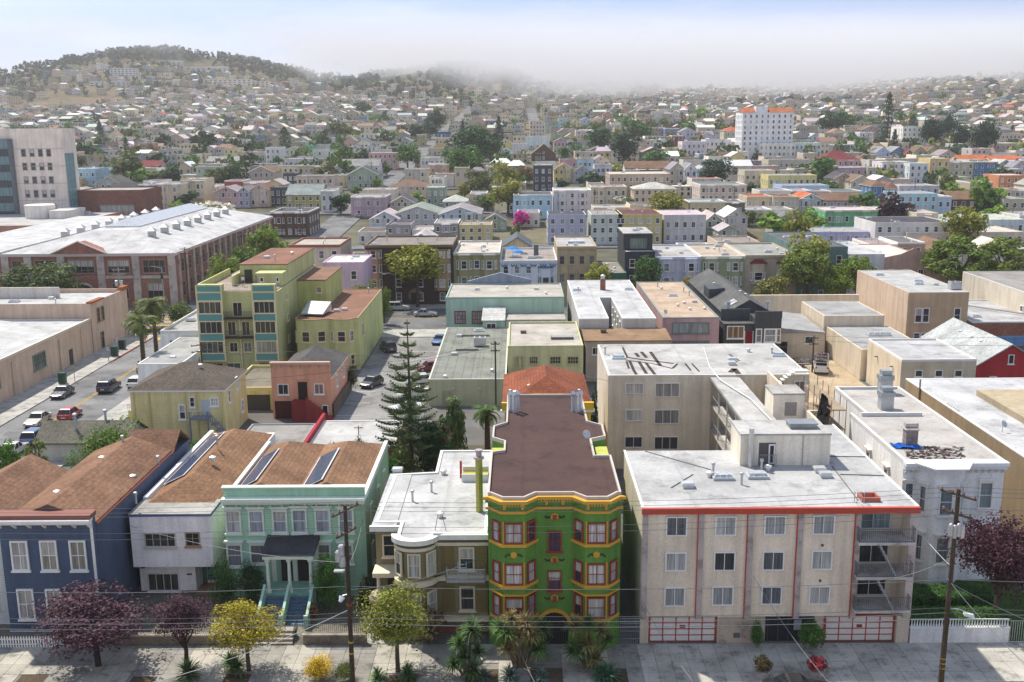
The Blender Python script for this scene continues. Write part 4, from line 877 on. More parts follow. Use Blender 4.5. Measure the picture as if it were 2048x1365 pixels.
def block():
 # green-and-teal apartments
 LG, CRM, TE = (.42,.43,.2), (.66,.57,.36), (.1,.27,.25)
 b = Bd('apartment_block', 'yellow-green apartment block with teal panels, stacked balconies and roof deck', -47.7, -36.0, 149.5, 29.5, 14.1); occ(b)
 hw = b.hw; b.body('siding', LG, 12.9); b.part('roof', MB().box(-hw+.25,.25,12.901,hw-.25,29.2,13.05), 'membrane', (.5,.4,.33))
 b.part('deck_parapet', MB().box(-hw,0,12.902,-hw+.24,17,14.1).box(-hw+.241,-.8,12.902,-hw+3.85,.24,14.1).box(hw-3.5,-.8,12.902,hw,.24,14.1), 'siding', LG)
 m = MB(); rail(m,(-hw+3.9,.1,12.95),(hw-3.5,.1,12.95),1.05,.25); b.part('deck_railing', m, 'iron', (.45,.43,.4))
 for x0, x1 in ((-hw+.0,-hw+3.8),(hw-3.5,hw-.0)):
  by = b.part('bay', MB().box(x0,-.8,2.5,x1,-.003,12.9), 'siding', LG)
  zz = [3.2, 6.2, 9.15]
  for z_ in zz: window(by,(x0+x1)/2,-.8,z_+.55,x1-x0-.35,1.95,0,fc=CRM,nc=4,nr=1,t=.12,sill=False,cells=True,gc=rnd.choice([(.05,.055,.05),(.09,.09,.07),(.3,.3,.24)]))
  for z_ in (2.75,5.75,8.75,11.85,13.15): b.part('teal_panel', MB().box(x0+.2,-.86,z_,x1-.2,-.803,z_+(.95 if z_ < 13 else .7)), 'trim', TE, by)
  for z_ in (2.55,3.72,5.55,6.72,8.55,9.72,11.62,12.92): b.part('cream_band', MB().box(x0-.04,-.9,z_-.0,x1+.04,-.803,z_+.16), 'trim', CRM, by)
  for x in (x0+.07,x1-.07): b.part('corner_trim', MB().box(x-.1,-.93,2.5,x+.1,-.901,14.1), 'trim', CRM, by)
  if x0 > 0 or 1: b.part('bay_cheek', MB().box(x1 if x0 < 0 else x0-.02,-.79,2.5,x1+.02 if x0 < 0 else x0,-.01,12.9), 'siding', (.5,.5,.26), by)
 for z_, w_ in ((9.1,1),(6.2,2)):
  for k in range(w_):
   x = -1.9+3.85/2 if w_ == 1 else -1.0+2.1*k
   window(b.root, x-.1, 0, z_+.1, 1.5 if w_ == 1 else 1.3, 2.2, 0, fc=CRM, nc=2, nr=1, t=.12, sill=False, cells=True, gc=(.04,.045,.04))
  bl = b.part('balcony', MB().box(-hw+3.85,-1.1,z_-.15,hw-3.55,-.003,z_), 'wood', (.07,.04,.04)); m = MB(); rail(m,(-hw+3.9,-1.05,z_),(hw-3.6,-1.05,z_),1.0,.14); b.part('balcony_railing', m, 'iron', (.05,.04,.04), bl)
 for x in (-1.0,1.1): window(b.root, x, 0, 3.8, 1.3, 1.5, 0, fc=CRM, nc=2, nr=1, cells=True, t=.12)
 for x in (-3.8,-1.2,3.6): window(b.root, x, 0, .1, 2.2, 2.1, 0, fc=CRM, nc=2, nr=1, t=.12, sill=False, cells=True, gc=(.08,.1,.09))
 b.part('downpipe', MB().tube([(.15,-.15,.5),(.15,-.15,8.9)],.12,6), 'trim', CRM)
 for z_, yy in ((10.6,6),(7.3,6.3),(4.0,6.3)): b.win(yy, z_, 1.3, 1.1, 'r', fc=CRM, nc=2, nr=1)
 b.part('penthouse', MB().box(-1.6,8,13.051,hw-.1,29,15.8), 'siding', LG); b.part('penthouse_roof', MB().box(-1.7,7.9,15.801,hw,29.1,15.95), 'membrane', (.36,.17,.11))
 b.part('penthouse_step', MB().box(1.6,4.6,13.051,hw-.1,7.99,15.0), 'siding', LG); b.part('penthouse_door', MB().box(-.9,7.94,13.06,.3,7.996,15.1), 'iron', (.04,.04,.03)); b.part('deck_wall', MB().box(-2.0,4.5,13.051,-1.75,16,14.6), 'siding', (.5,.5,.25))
 window(b.root, 2.6, 4.6, 13.7, .6, .7, 0, nr=1, gc=DARKG); window(b.root, 5.0, 4.6, 13.7, .5, .7, 0, nr=1, gc=DARKG); vent(b.root,3,12,15.95,'pipe'); vent(b.root,1,15,15.95,'box'); vent(b.root,4,20,15.95,'cap')
 b.part('rear_tower', MB().box(hw+.003,14,-1,hw+4.6,29.4,12.4), 'siding', (.4,.42,.15)); b.part('rear_tower_roof', MB().box(hw+.004,13.9,12.401,hw+4.7,29.5,12.55), 'membrane', (.36,.2,.13))
 for z_, x in ((10.4,hw+3.5),(7.0,hw+1.2),(5.5,hw+3.6)): window(b.root, x, 14, z_, .9, 1.0, 0, fc=CRM, nr=1)
 # lower annex
 a = Bd('apartment_block', 'lower yellow-green annex with rounded window bays and rust-brown flat roof', -34.4, -24.8, 153.7, 28, 8.1); occ(a)
 hw = a.hw; pl = [(-hw,0),(-hw+.4,-1.1),(-hw+3.2,-1.5),(-hw+5.0,-.5),(-hw+5.3,-.4),(-hw+6.2,-1.2),(-hw+8.2,-1.2),(-hw+9,0),(hw,0),(hw,28),(-hw,28)]
 a.flat('siding', (.44,.45,.2), (.36,.18,.115), .18, (.4,.28,.14), 'membrane', .15, pl)
 for i, (p0, p1) in enumerate(zip(pl[:8], pl[1:8])):
  d = Vector(p1)-Vector(p0)
  if d.length < 1: continue
  for zz in (4.6,.9): window(a.root,(p0[0]+p1[0])/2,(p0[1]+p1[1])/2-.005,zz,min(1.3,d.length*.7),1.7,math.atan2(d.y,d.x),fc=CRM,nr=2,t=.13)
 a.win(4,4.5,1.4,2.0,'r',fc=CRM); a.part('solar_hood', MB().hull([(-4.3,2,8.3),(-.8,1.2,8.3),(-.3,6,8.3),(-4,7,8.3)],[(-4.3,2,8.5),(-.8,1.2,8.5),(-.3,6,9.6),(-4,7,9.6)]), 'metal', (.5,.52,.5))
 for x,y,kd in ((-1.2,8,'pipe'),(.5,6,'box'),(1.6,7,'box'),(3,24,'pipe')): vent(a.root,x,y,8.0,kd)
 # peach house
 PC = (.55,.27,.17)
 b = Bd('house', 'peach house with scalloped false front and dark red stair', -31.9, -24.3, 127, 14.2, 7.35); occ(b); h_ = b.loc('n',750,765)[1]
 b.part('false_front', MB().box(-b.hw,0,-1,b.hw,.3,h_), 'stucco', PC); b.cornice((.5,.36,.28), h_, .4, .4, 7, PC, bh=.35)
 b.part('wall', MB().box(-b.hw,.301,-1,b.hw,14.2,h_-2.2), 'siding', (.58,.3,.2)); b.hip('siding', PC, (.1,.095,.09), 2.2, .1, y0=.5, ze=h_-2.2, wall=False)
 b.winpx('n',600,915,675,988,nc=2,nr=1,gc=(.04,.04,.04),cells=True); b.winpx('n',848,912,915,985,nc=2,nr=1,gc=(.2,.12,.1),cells=True); b.winpx('n',902,1058,945,1120,nc=1,nr=1,gc=DARKG)
 d0, d1 = b.loc('n',742,1020), b.loc('n',798,900); b.part('front_door', MB().box(d0[0],-.08,d0[1],d1[0],-.003,d1[1]), 'wood', (.035,.02,.018)); b.part('door_arch', MB().box(d0[0]-.15,-.16,d1[1],d1[0]+.15,-.003,d1[1]+.2), 'trim', PC)
 x, z_ = b.loc('n',740,1020); m = MB(); m.extx([(-1.6,-.5),(-.004,-.5),(-.004,z_),(-1.6,z_)][::-1], x-.6, x+1.3)
 for k in range(9): m.box(x+1.301+k*.36,-1.6,-.5,x+1.66+k*.36,-.004,z_-(k+1)*z_/9.5)
 b.part('stair', m, 'stucco', (.17,.025,.025)); b.part('stair_wall', MB().hull([(x+1.3,-1.75,-.5),(x+4.6,-1.75,-.5),(x+4.6,-1.602,-.5),(x+1.3,-1.602,-.5)],[(x+1.3,-1.75,z_+.7),(x+4.6,-1.75,.4),(x+4.6,-1.602,.4),(x+1.3,-1.602,z_+.7)]), 'stucco', (.2,.03,.03))
 b.part('garage_door', MB().box(-b.hw+.3,-.1,-.3,x-.65,-.004,2.3), 'wood', (.09,.02,.02)); b.win(4,3.2,1,1.6,'r'); b.win(9,3.2,1,1.6,'r')
 # pale yellow house with hip roof and outside stair
 YL = (.62,.53,.26)
 b = Bd('house', 'pale yellow clapboard house with grey-brown hip roof and grey outside stair', -46.3, -35.2, 117.2, 10.0, 8.7); occ(b)
 b.hip('siding', YL, (.115,.095,.075), 2.3, .25); hw = b.hw
 b.winpx('m',1408,980,1468,1100,t=.16,nr=2,cells=True); b.winpx('m',1492,920,1538,1003,t=.12,nr=2); b.winpx('m',1655,925,1725,995,t=.14,nc=3,nr=2)
 d0, d1 = b.loc('m',1590,1065), b.loc('m',1650,945); b.part('back_door', MB().box(d0[0],-.06,d0[1],d1[0],-.003,d1[1]), 'trim', (.45,.47,.5))
 for x in (1180,1465,1555,1060,1750): xx = b.loc('m',x,1000)[0]; b.part('downpipe', MB().tube([(xx,-.1,0),(xx,-.1,6.4)],.08,6), 'trim', (.55,.46,.2))
 for yy, zz in ((2,4.3),(5.5,5.0),(7.5,1.6)): b.win(yy, zz, .95, 1.6, 'r', t=.14)
 for c in range(5): b.part('stair_landing' if c == 0 else 'stair_flight', (MB().box(d0[0]-1.0,-1.6,d0[1]-.2,d1[0]+.2,-.003,d0[1]-.05) if c == 0 else MB().box(d0[0]+.9+c*.55,-1.5,d0[1]-c*.75-.1,d0[0]+1.6+c*.55,-.3,d0[1]-c*.75)), 'wood', (.2,.23,.27))
 m = MB(); rail(m,(d0[0]-1.0,-1.6,d0[1]-.1),(d1[0]+.2,-1.6,d0[1]-.1),1.0,.3,.04); rail(m,(d1[0]+.2,-1.6,d0[1]-.1),(d1[0]+2.9,-1.6,d0[1]-3.3),1.0,.35,.04); b.part('stair_railing', m, 'wood', (.24,.26,.3))
 for x in (d0[0]-.95,d1[0]+.15,d1[0]+2.8): b.part('stair_post', MB().box(x-.09,-1.68,-.5,x+.09,-1.5,d0[1]+(.9 if x < d1[0]+1 else -2.3)), 'wood', (.2,.23,.27))
 vent(b.root,1.8,4,8.2,'cap',(.6,.6,.58)); b.part('side_porch', MB().box(-hw-1.6,3,-1,-hw-.003,9,3.0), 'siding', YL); m = MB(); rail(m,(-hw-1.6,3,3.0),(-hw-.1,3,3.0),.9,.18,.04); b.part('porch_railing', m, 'trim', WHITE)
 # shingle-roofed house by the street
 b = Bd('house', 'low house with grey-brown shingle roof beside the street corner tree', -54.4, -44.2, 109.8, 5.6, 3.9); occ(b); b.gable('siding', (.4,.38,.33), (.15,.14,.11), 1.6, 'x', .3)
 for x,y in ((-1.2,1.6),(1.6,3.2)): b.part('flue', MB().tube([(x,y,2.9),(x,y,5.0)],.15,8).lathe([(.25,5.0),(.25,5.22),(.1,5.3)],8,0,(x,y,0)), 'metal', (.5,.52,.54))
 c = Bd('garage', 'low yellow-green carport between the yellow and peach houses', -38.9, -32.3, 131, 13, 3.1); occ(c); c.flat('stucco', (.55,.5,.2), (.3,.27,.2), .5, (.6,.53,.24)); c.part('carport_opening', MB().box(-2.8,-.04,-.2,2.4,-.003,2.1), 'iron', (.05,.05,.045))
 # garages behind the front row
 b = Bd('garage', 'grey flat-roofed garage with dark rim behind the solar-panelled houses', -31.0, -23.6, 103.6, 9.9, 3.3); occ(b); b.flat('stucco', (.5,.5,.48), (.42,.4,.37), .2, (.25,.25,.24))
 b = Bd('garage', 'low garage with white patched roof and red end wall beside the tall pine', -22.9, -13.6, 104.2, 10.5, 3.3); occ(b); b.flat('stucco', (.3,.035,.03), (.70,.69,.66), .15, (.6,.58,.54)); b.part('red_wall', MB().box(-b.hw-.35,-.2,-1,-b.hw-.003,11.4,3.9), 'stucco', (.27,.03,.04)); b.part('cross_post', MB().tube([(.2,5,3.1),(.2,5,4.3)],.05,5).tube([(-.3,5,4.05),(.7,5,4.05)],.05,5), 'wood', (.12,.08,.06))
 w_ = Bd('garden_wall', 'long white garden wall behind the garages', -31.4, -9.0, 115.4, .35, 2.6, cat='wall'); w_.body('stucco', (.6,.59,.57))
 # low white building by the street
 b = Bd('building', 'low white building with flat grey roof and red lamp post beside the street', -54.4, -48.1, 141.2, 18.5, 4.0); b.root['label'] = 'nearer low white building with grey flat roof by the street'; occ(b); b.flat('stucco', (.66,.66,.64), (.5,.5,.49), .15, (.66,.66,.64)); b.win(-1.6,1.2,1.3,.9,nc=2,nr=1); roof_bits(b,1)
 b = Bd('building', 'farther low white building with three small windows and sloped roof', -57.6, -49.0, 160.2, 24, 5.0); occ(b); b.flat('stucco', (.66,.66,.65), (.56,.55,.53), .5, (.6,.6,.58))
 for x in (-2.4,.2,2.8): b.win(x,2.1,1.0,1.4,nc=2,nr=1,t=.1)
 roof_bits(b,2)
 # tan warehouse along the left street, corner piece with a gold sign
 WT = (.50,.37,.28)
 b = Bd('warehouse', 'long tan warehouse with arched white roof along the left street', -112, -71.1, 100, 66, 5.9); occ(b); b.flat('stucco', WT, (.74,.74,.72), .3, (.62,.6,.55), 'membrane')
 m = MB(); n = 10; pr = [(-17+28*k/n, 5.65+1.5*math.sin(math.pi*k/n)) for k in range(n+1)] + [(11,5.6),(-17,5.6)]
 b.part('vault', MB().hull([(p[0]+6,14,p[1]) for p in pr], [(p[0]+6,60,p[1]) for p in pr]), 'membrane', (.76,.76,.74))
 for yy, w2, h2, z2 in ((33,4.5,2.2,2.2),(47,4.0,2.4,2.0)): b.win(yy, z2, w2, h2, 'r', nc=4, nr=2, t=.12, fc=(.2,.25,.22), gc=(.05,.07,.06))
 for yy, w2 in ((20,4.2),(8,4.5)): b.part('roller_door', MB().box(b.hw+.003,yy-w2/2,-.2,b.hw+.05,yy+w2/2,3.0), 'siding', (.13,.15,.17) if yy < 10 else (.3,.23,.17))
 for yy in (14,25,39,54,62): b.part('wall_pilaster', MB().box(b.hw+.003,yy-.3,-.5,b.hw+.18,yy+.3,4.9), 'stucco', (.48,.36,.27))
 b.part('parapet_cap', MB().box(b.hw-.1,.0,5.91,b.hw+.25,66,6.05), 'trim', (.58,.5,.4)); b.part('street_door', MB().box(b.hw+.003,57,-.2,b.hw+.06,58.3,2.6), 'wood', (.1,.08,.07))
 for x,y,kd in ((-6,20,'cap'),(4,50,'box'),(-12,62,'hvac')): vent(b.root,x,y,5.7,kd)
 c = Bd('warehouse', 'tan corner building with tiled parapet and arched windows by the crossing', -110, -71.0, 166.3, 16, 8.4); occ(c); c.flat('stucco', WT, (.7,.7,.68), .8, None, 'membrane')
 c.part('tile_coping', MB().box(c.hw-.6,-.2,8.401,c.hw+.35,5.0,8.65).box(c.hw-.6,13.4,8.401,c.hw+.35,16.2,9.0), 'shingle', (.36,.12,.05))
 for yy in (2.8,4.6): o = c.win(yy,4.8,1.1,2.4,'r',nc=2,nr=3,fc=(.3,.22,.16),gc=DARKG); 
 c.win(3.6,.1,1.3,2.9,'r',nc=1,nr=2,fc=(.3,.22,.16),gc=DARKG)
 for x in (-6,0,6,11): c.win(x,3,1.6,2,nc=2,nr=2)
 for x,y,kd in ((4,6,'sky'),(-4,5,'sky'),(9,9,'box'),(12,4,'pipe'),(0,11,'cap')): vent(c.root,x,y,7.7,kd)
 c.part('roof_screen', MB().box(-2,10,7.65,10,10.3,9.6), 'stucco', (.55,.5,.44))
 # red brick school-like block with white roof
 BK, ST = (.36,.165,.12), (.50,.42,.36)
 b = Bd('brick_building', 'large red-brick building with stone pilasters, pediment and white pitched roof', -128, -71.9, 211.5, 86, 11.2); occ(b)
 hw = b.hw; b.body('brick', BK, 10.6); b.part('entablature', MB().box(-hw-.3,-.4,10.601,hw+.4,86.3,11.2), 'trim', (.55,.45,.4))
 xm = hw-18; RW = (.76,.76,.75)
 b.part('roof', MB().hull([(hw-36,-.3,11.201),(hw+.3,-.3,11.201),(hw+.3,86,11.201),(hw-36,86,11.201)],[(xm-4.6,14,14.6),(xm+4.6,14,14.6),(xm+4.6,76,14.6),(xm-4.6,76,14.6)]), 'membrane', RW)
 b.part('left_roof', MB().box(-hw,-.3,11.201,hw-36.01,86,11.6), 'membrane', RW)
 sk = b.part('roof_light', MB().box(xm-3.9,20,14.601,xm+3.9,72,15.0), 'trim', (.62,.62,.6)); b.part('roof_light_glass', MB().hull([(xm-3.7,20.2,15.001),(xm+3.7,20.2,15.001),(xm+3.7,71.8,15.001),(xm-3.7,71.8,15.001)],[(xm-.3,23,16.3),(xm+.3,23,16.3),(xm+.3,69,16.3),(xm-.3,69,16.3)]), 'glass', (.45,.48,.5), sk)
 for k in range(8):
  for sx in (-1,1):
   x, y = xm+sx*9.5, 12+k*8.2; z_ = 13.9
   o = b.part('cupola', MB().box(x-.7,y-.7,z_-.9,x+.7,y+.7,z_+.7), 'metal', (.5,.5,.49)); b.part('cupola_roof', MB().add([(x-1,y-1,z_+.701),(x+1,y-1,z_+.701),(x+1,y+1,z_+.701),(x-1,y+1,z_+.701),(x,y,z_+1.6)],[(0,1,4),(1,2,4),(2,3,4),(3,0,4),(3,2,1,0)]), 'metal', (.42,.42,.42), o)
 pcx = b.loc('r',545,900)[0]; pw = 5.6
 b.part('pediment', MB().hull([(pcx-pw,-.6,11.2),(pcx+pw,-.6,11.2),(pcx,-.6,13.6)],[(pcx-pw,3,11.2),(pcx+pw,3,11.2),(pcx,3,13.6)][::1]), 'brick', BK); b.part('pediment_cornice', MB().tube([(pcx-pw-.3,-.75,11.25),(pcx,-.75,13.8),(pcx+pw+.3,-.75,11.25)],.22,4), 'trim', (.58,.5,.44))
 cols_ = [b.loc('r',u,1000)[0] for u in (40,195,420,690,930,1175)]
 for x in cols_: b.part('stone_pilaster', MB().box(x-.75,-.35,-1,x+.75,-.003,10.6), 'concrete', ST)
 for x0, x1 in zip(cols_, cols_[1:]):
  cx = (x0+x1)/2; ww = (x1-x0)-2.6
  window(b.root, cx, 0, 7.0, ww, 2.9, 0, fc=(.3,.2,.15), nc=4, nr=2, t=.2, cells=True, gc=(.04,.042,.045))
  if abs(cx-pcx) > 3: window(b.root, cx, 0, 1.6, ww*.75, 3.4, 0, fc=(.3,.2,.15), nc=3, nr=2, t=.2, cells=True, gc=(.03,.03,.032)); b.part('stone_band', MB().box(x0+.76,-.12,5.9,x1-.76,-.003,6.5), 'concrete', ST)
 n = 10; w2, z2 = 2.3, 3.4; ap = [(-w2,0),(w2,0),(w2,z2-1)] + [(w2*math.cos(math.pi/2*k/5), z2-1+2.4*math.sin(math.pi/2*k/5)**.8) for k in range(1,5)] + [(0,z2+1.4)] + [(-w2*math.cos(math.pi/2*k/5), z2-1+2.4*math.sin(math.pi/2*k/5)**.8) for k in range(4,0,-1)] + [(-w2,z2-1)]
 b.part('portal', MB().hull([(pcx+p[0]*1.2,-.5,p[1]*1.08) for p in ap][::-1],[(pcx+p[0]*1.2,-.36,p[1]*1.08) for p in ap][::-1]), 'concrete', ST); b.part('portal_doorway', MB().hull([(pcx+p[0],-.56,p[1]) for p in ap][::-1],[(pcx+p[0],-.501,p[1]) for p in ap][::-1]), 'iron', (.02,.02,.022))
 for k in range(17):
  yy = 2.5+k*4.95; b.part('stone_pilaster', MB().box(hw+.003,yy-.45,-1,hw+.35,yy+.45,10.6), 'concrete', ST)
  if k < 16:
   for zz, h2 in ((6.6,3.0),(1.4,3.2)):
    o = b.win(yy+2.48,zz,1.7,h2,'r',nc=2,nr=3,fc=(.3,.2,.15),t=.14,gc=(.035,.036,.04))
 # pink-tan flat annex and the office tower
 a = Bd('building', 'terracotta-coloured flat annex with ribbon windows behind the brick building', -190, -124, 276, 54, 8.6, 2.4); occ(a); a.flat('stucco', (.44,.24,.165), (.66,.65,.62), .3, None, 'membrane')
 for k in range(9): a.win(3+5.6*k, 5.0, 4.2, 1.7, 'r', nc=3, nr=1, fc=(.25,.2,.18), gc=(.05,.055,.06))
 o = a.part('roof_tank', MB().lathe([(4.2,8.4),(4.2,12.2),(3.9,12.3)],20,0,(16,26,0)), 'stucco', (.6,.56,.5)); a.part('plant_room', MB().box(20.3,22,8.3,26,34,10.8), 'stucco', (.58,.54,.48)); roof_bits(a,8,None,('cap','box','hvac'))
 t = Bd('office_tower', 'tall pale pink office tower with square windows and glass corner at left edge', -166, -138.5, 316, 9, 32.0, 4.5); occ(t); PK = (.64,.55,.47)
 t.flat('stucco', PK, (.6,.58,.55), .8, None, 'membrane'); hw = t.hw
 xs_ = [t.loc('r',u,220)[0] for u in (160,218,276,332)]
 for j in range(5):
  zz = t.loc('r',160,253+93*j)[1]
  for i, x in enumerate(xs_): window(t.root, x, 0, zz, 1.45, 2.3, 0, fc=(.3,.27,.25), nc=1, nr=2, t=.14, cells=True, sill=False, gc=(.06,.085,.09))
 gx0, gx1 = t.loc('r',0,200)[0]-6, t.loc('r',92,200)[0]
 gp = t.part('glass_bay', MB().box(gx0,-.9,-1,gx1,-.003,29), 'metal', (.2,.23,.25))
 for j in range(12):
  for i in range(5): t.part('glass_pane', MB().box(gx0+.2+(gx1-gx0-.3)*i/5,-1.0,.3+2.35*j,gx0+.05+(gx1-gx0-.3)*(i+1)/5,-.903,.3+2.35*j+2.2), 'glass', (.16,.26,.27) if j % 2 else (.05,.07,.08), gp)
 t.part('dark_pier', MB().box(gx1-1.2,-1.1,-1,gx1,-1.002,29), 'metal', (.12,.13,.15))
 for j in range(8):
  for i in range(4): t.part('corner_pane', MB().box(hw+.003,.4+1.5*i,3+2.7*j,hw+.25,1.8+1.5*i,5.6+2.7*j), 'glass', (.18,.32,.34))
 for k in range(1,6): t.part('panel_joint', MB().box(gx1+.1,-.05,5.2*k-.06,hw,-.003,5.2*k+.06), 'concrete', (.48,.38,.33))
 a = Bd('building', 'dark brick wing with wide window at the foot of the office tower', -138.2, -118, 322, 18, 12.5, 5); occ(a); a.flat('brick', (.26,.12,.085), (.5,.47,.44), .4, None); a.win(2,1.5,11,6.5,nc=6,nr=2,t=.3,fc=(.2,.2,.2),gc=(.12,.2,.21),cells=True)
 # mint shop building
 MN = (.34,.47,.38)
 b = Bd('building', 'pale mint building with red-framed French windows and grey flat roof', -12.9, 7.6, 175, 15.5, 7.6); occ(b); b.flat('siding', MN, (.40,.375,.33), .3, (.3,.38,.32), 'gravel_roof')
 for u0, u1 in ((248,328),(372,453)): b.winpx('o',u0,655,u1,748,nc=4,nr=3,t=.16,fc=(.2,.035,.035),cells=True,gc=(.3,.3,.31),sill=False)
 for u,v,kd in ((412,500,'box'),(625,490,'cap'),(835,497,'box'),(905,530,'cap')): P = at_z('o',u,v,7.5); vent(b.root,P.x-b.xc,P.y-b.yf,7.38,kd)
 b.part('rear_gable', MB().hull([(-7.2,15.6,5),(4.5,15.6,5),(4.5,15.6,8.3),(-1,15.6,9.6),(-7.2,15.6,8.0)],[(-7.2,16.2,5),(4.5,16.2,5),(4.5,16.2,8.3),(-1,16.2,9.6),(-7.2,16.2,8.0)]), 'siding', (.2,.24,.3)); b.part('lean_to', MB().box(.2,-6,-1,b.hw,-.003,4.6), 'stucco', (.55,.55,.54)); b.part('lean_to_roof', MB().box(.15,-6.1,4.601,b.hw+.05,-.003,4.75), 'gravel_roof', (.4,.375,.33))
 d = b.part('dormer', MB().box(-3.6,-7.5,2,.1,-.004,4.8), 'siding', MN); b.part('dormer_roof', MB().hull([(-3.8,-7.7,4.801),(.15,-7.7,4.801),(.15,-.004,5.8),(-3.8,-.004,5.8)],[(-3.8,-7.7,4.95),(.15,-7.7,4.95),(.15,-.004,5.95),(-3.8,-.004,5.95)]), 'shingle', (.5,.5,.47), d); window(b.root,-2.2,-7.5,3.3,1.7,1.2,0,nc=2,nr=1,t=.14)
 b = Bd('building', 'sage green long low building with grey ribbed roof and air conditioner', -12.3, -1.9, 132.5, 35.3, 3.7); occ(b); b.flat('siding', (.31,.33,.215), (.33,.345,.29), .12, (.5,.5,.42), 'membrane')
 for k in range(8): b.part('roof_seam', MB().box(-4.6+1.25*k,.5,3.66,-4.54+1.25*k,34.8,3.7), 'membrane', (.3,.31,.26))
 P = at_z('o',430,900,3.8); vent(b.root,P.x-b.xc,P.y-b.yf,3.7,'hvac'); b.part('roof_curb', MB().box(-2.6,17.5,3.66,.8,17.9,3.95).box(-2.4,28,3.66,2.2,28.4,3.95), 'metal', (.22,.24,.22))
 for u,v,kd in ((425,795,'sky'),(282,835,'box'),(245,965,'box'),(520,1085,'cap'),(183,1130,'cap')): P = at_z('o',u,v,3.8); vent(b.root,P.x-b.xc,P.y-b.yf,3.66,kd)
 for x in (-1.9,1.6): b.part('wall_lamp', MB().box(x-.2,-.2,2.4,x+.2,-.003,2.6), 'metal', (.6,.6,.55))
 b.part('side_door', MB().box(-3.4,-.05,-.2,-2.0,-.003,2.1), 'wood', (.3,.31,.2))
 b = Bd('building', 'yellow-green stucco building with barred windows behind the maroon-roofed house', -1.75, 8.75, 139.4, 17.5, 6.7); occ(b); b.flat('stucco', (.43,.43,.23), (.42,.39,.34), .35, None, 'gravel_roof')
 for u0,u1,n_ in ((678,742,0),(785,848,1),(932,1013,1),(1058,1140,1)): b.winpx('o',u0,980,u1,1035 if n_ else 1065,nc=4 if n_ else 1,nr=2 if n_ else 1,t=.1,fc=(.4,.38,.2),gc=(.06,.06,.05) if n_ else (.45,.42,.2))
 P = at_z('o',1020,850,6.5); b.part('skylight_frame', MB().box(P.x-b.xc-1.6,P.y-b.yf-.8,6.36,P.x-b.xc+1.6,P.y-b.yf+.8,6.75), 'wood', (.16,.12,.08)); b.part('skylight_glass', MB().box(P.x-b.xc-1.5,P.y-b.yf-.7,6.751,P.x-b.xc+1.5,P.y-b.yf+.7,6.8), 'glass', (.3,.32,.28)); P = at_z('o',743,812,6.5); vent(b.root,P.x-b.xc,P.y-b.yf,6.4,'box',(.12,.08,.06))
 # yellow building with red hip roof right behind the green house
 b = Bd('house', 'mustard yellow house with red-brown hip roof behind the maroon roof', -1.6, 6.9, 97.6, 15.5, 9.0); occ(b); YM = (.62,.37,.04); b.body('stucco', YM, 9.0); b.hip('stucco', YM, (.23,.075,.04), 2.2, .3, y0=2.0, ze=9.0, wall=False)
 b.part('parapet', MB().box(-b.hw-.3,0,9.23,b.hw+.3,.4,10.0), 'stucco', YM); b.part('raised_parapet', MB().box(-1.8,-.05,10.001,1.5,.45,10.8), 'stucco', YM); b.part('coping', MB().box(-b.hw-.4,-.1,9.05,b.hw+.4,.5,9.229), 'trim', (.7,.68,.6))
 for x,y in ((-1.7,6),(-.8,7),(-3.2,3.5)): vent(b.root,x,y,9.9,'cap',(.6,.45,.4))
 # white-roofed building with light court
 b = Bd('building', 'white-roofed grey clapboard building split by a narrow light court', 8.85, 20.5, 152, 38.5, 8.1); occ(b); hw = b.hw
 pl = [(-hw,0),(-1.3,0),(-1.3,19),(.7,19),(.7,0),(hw,0),(hw,38.5),(-hw,38.5)]; b.flat('siding', (.44,.43,.40), (.72,.72,.71), .15, (.68,.68,.67), 'membrane', .2, pl)
 for z_ in (5.8,2.8):
  for y in (3,7,11,15): window(b.root,.69,y,z_,1.0,1.3,-HP,nr=2)
 o = b.part('chimney', MB().box(-.5,27,8.0,.4,27.8,10.0), 'brick', (.3,.13,.09)); b.part('chimney_pot', MB().lathe([(.4,10.0),(.35,10.2),(.45,10.6),(.1,10.8)],8,0,(-.05,27.4,0)), 'metal', (.5,.5,.5), o)
 for u,v,kd in ((1128,510,'sky'),(1500,505,'sky'),(1137,520,'pipe')): P = at_z('o',u,v,8); vent(b.root,P.x-b.xc,P.y-b.yf,7.95,kd)
 b = Bd('outbuilding', 'low brown-roofed clapboard shed in front of the light-court building', 9.5, 21.6, 145.4, 6.4, 6.0, cat='shed'); occ(b); b.body('siding', (.42,.36,.31)); b.part('roof', MB().hull([(-b.hw-.3,-.4,6.001),(b.hw+.3,-.4,6.001),(b.hw+.3,6.4,6.4),(-b.hw-.3,6.4,6.4)],[(-b.hw-.3,-.4,6.15),(b.hw+.3,-.4,6.15),(b.hw+.3,6.4,6.6),(-b.hw-.3,6.4,6.6)]), 'gravel_roof', (.27,.18,.11))
 for x in (-4.6,-2,1.2,3.6): b.win(x,4.0,1.1,1.1,nc=2,nr=1,gc=(.3,.26,.2) if x > -3 else DARKG)
 vent(b.root,-3.2,4,6.5,'box',(.12,.09,.07))
 # mauve house with tan roof
 b = Bd('house', 'mauve clapboard house with wide paired windows and tan gravel roof', 21.9, 30.6, 155, 36.4, 7.6); occ(b); b.flat('siding', (.42,.275,.265), (.44,.34,.25), .2, (.2,.24,.24), 'gravel_roof')
 for u0,u1 in ((175,320),(322,467)): b.winpx('p',u0,808,u1,895,nc=3,nr=1,t=.14,fc=(.16,.2,.2),cells=True,gc=(.3,.32,.32)); b.winpx('p',u0,952,u1,1010,nc=3,nr=1,t=.14,fc=(.16,.2,.2),gc=(.2,.2,.2))
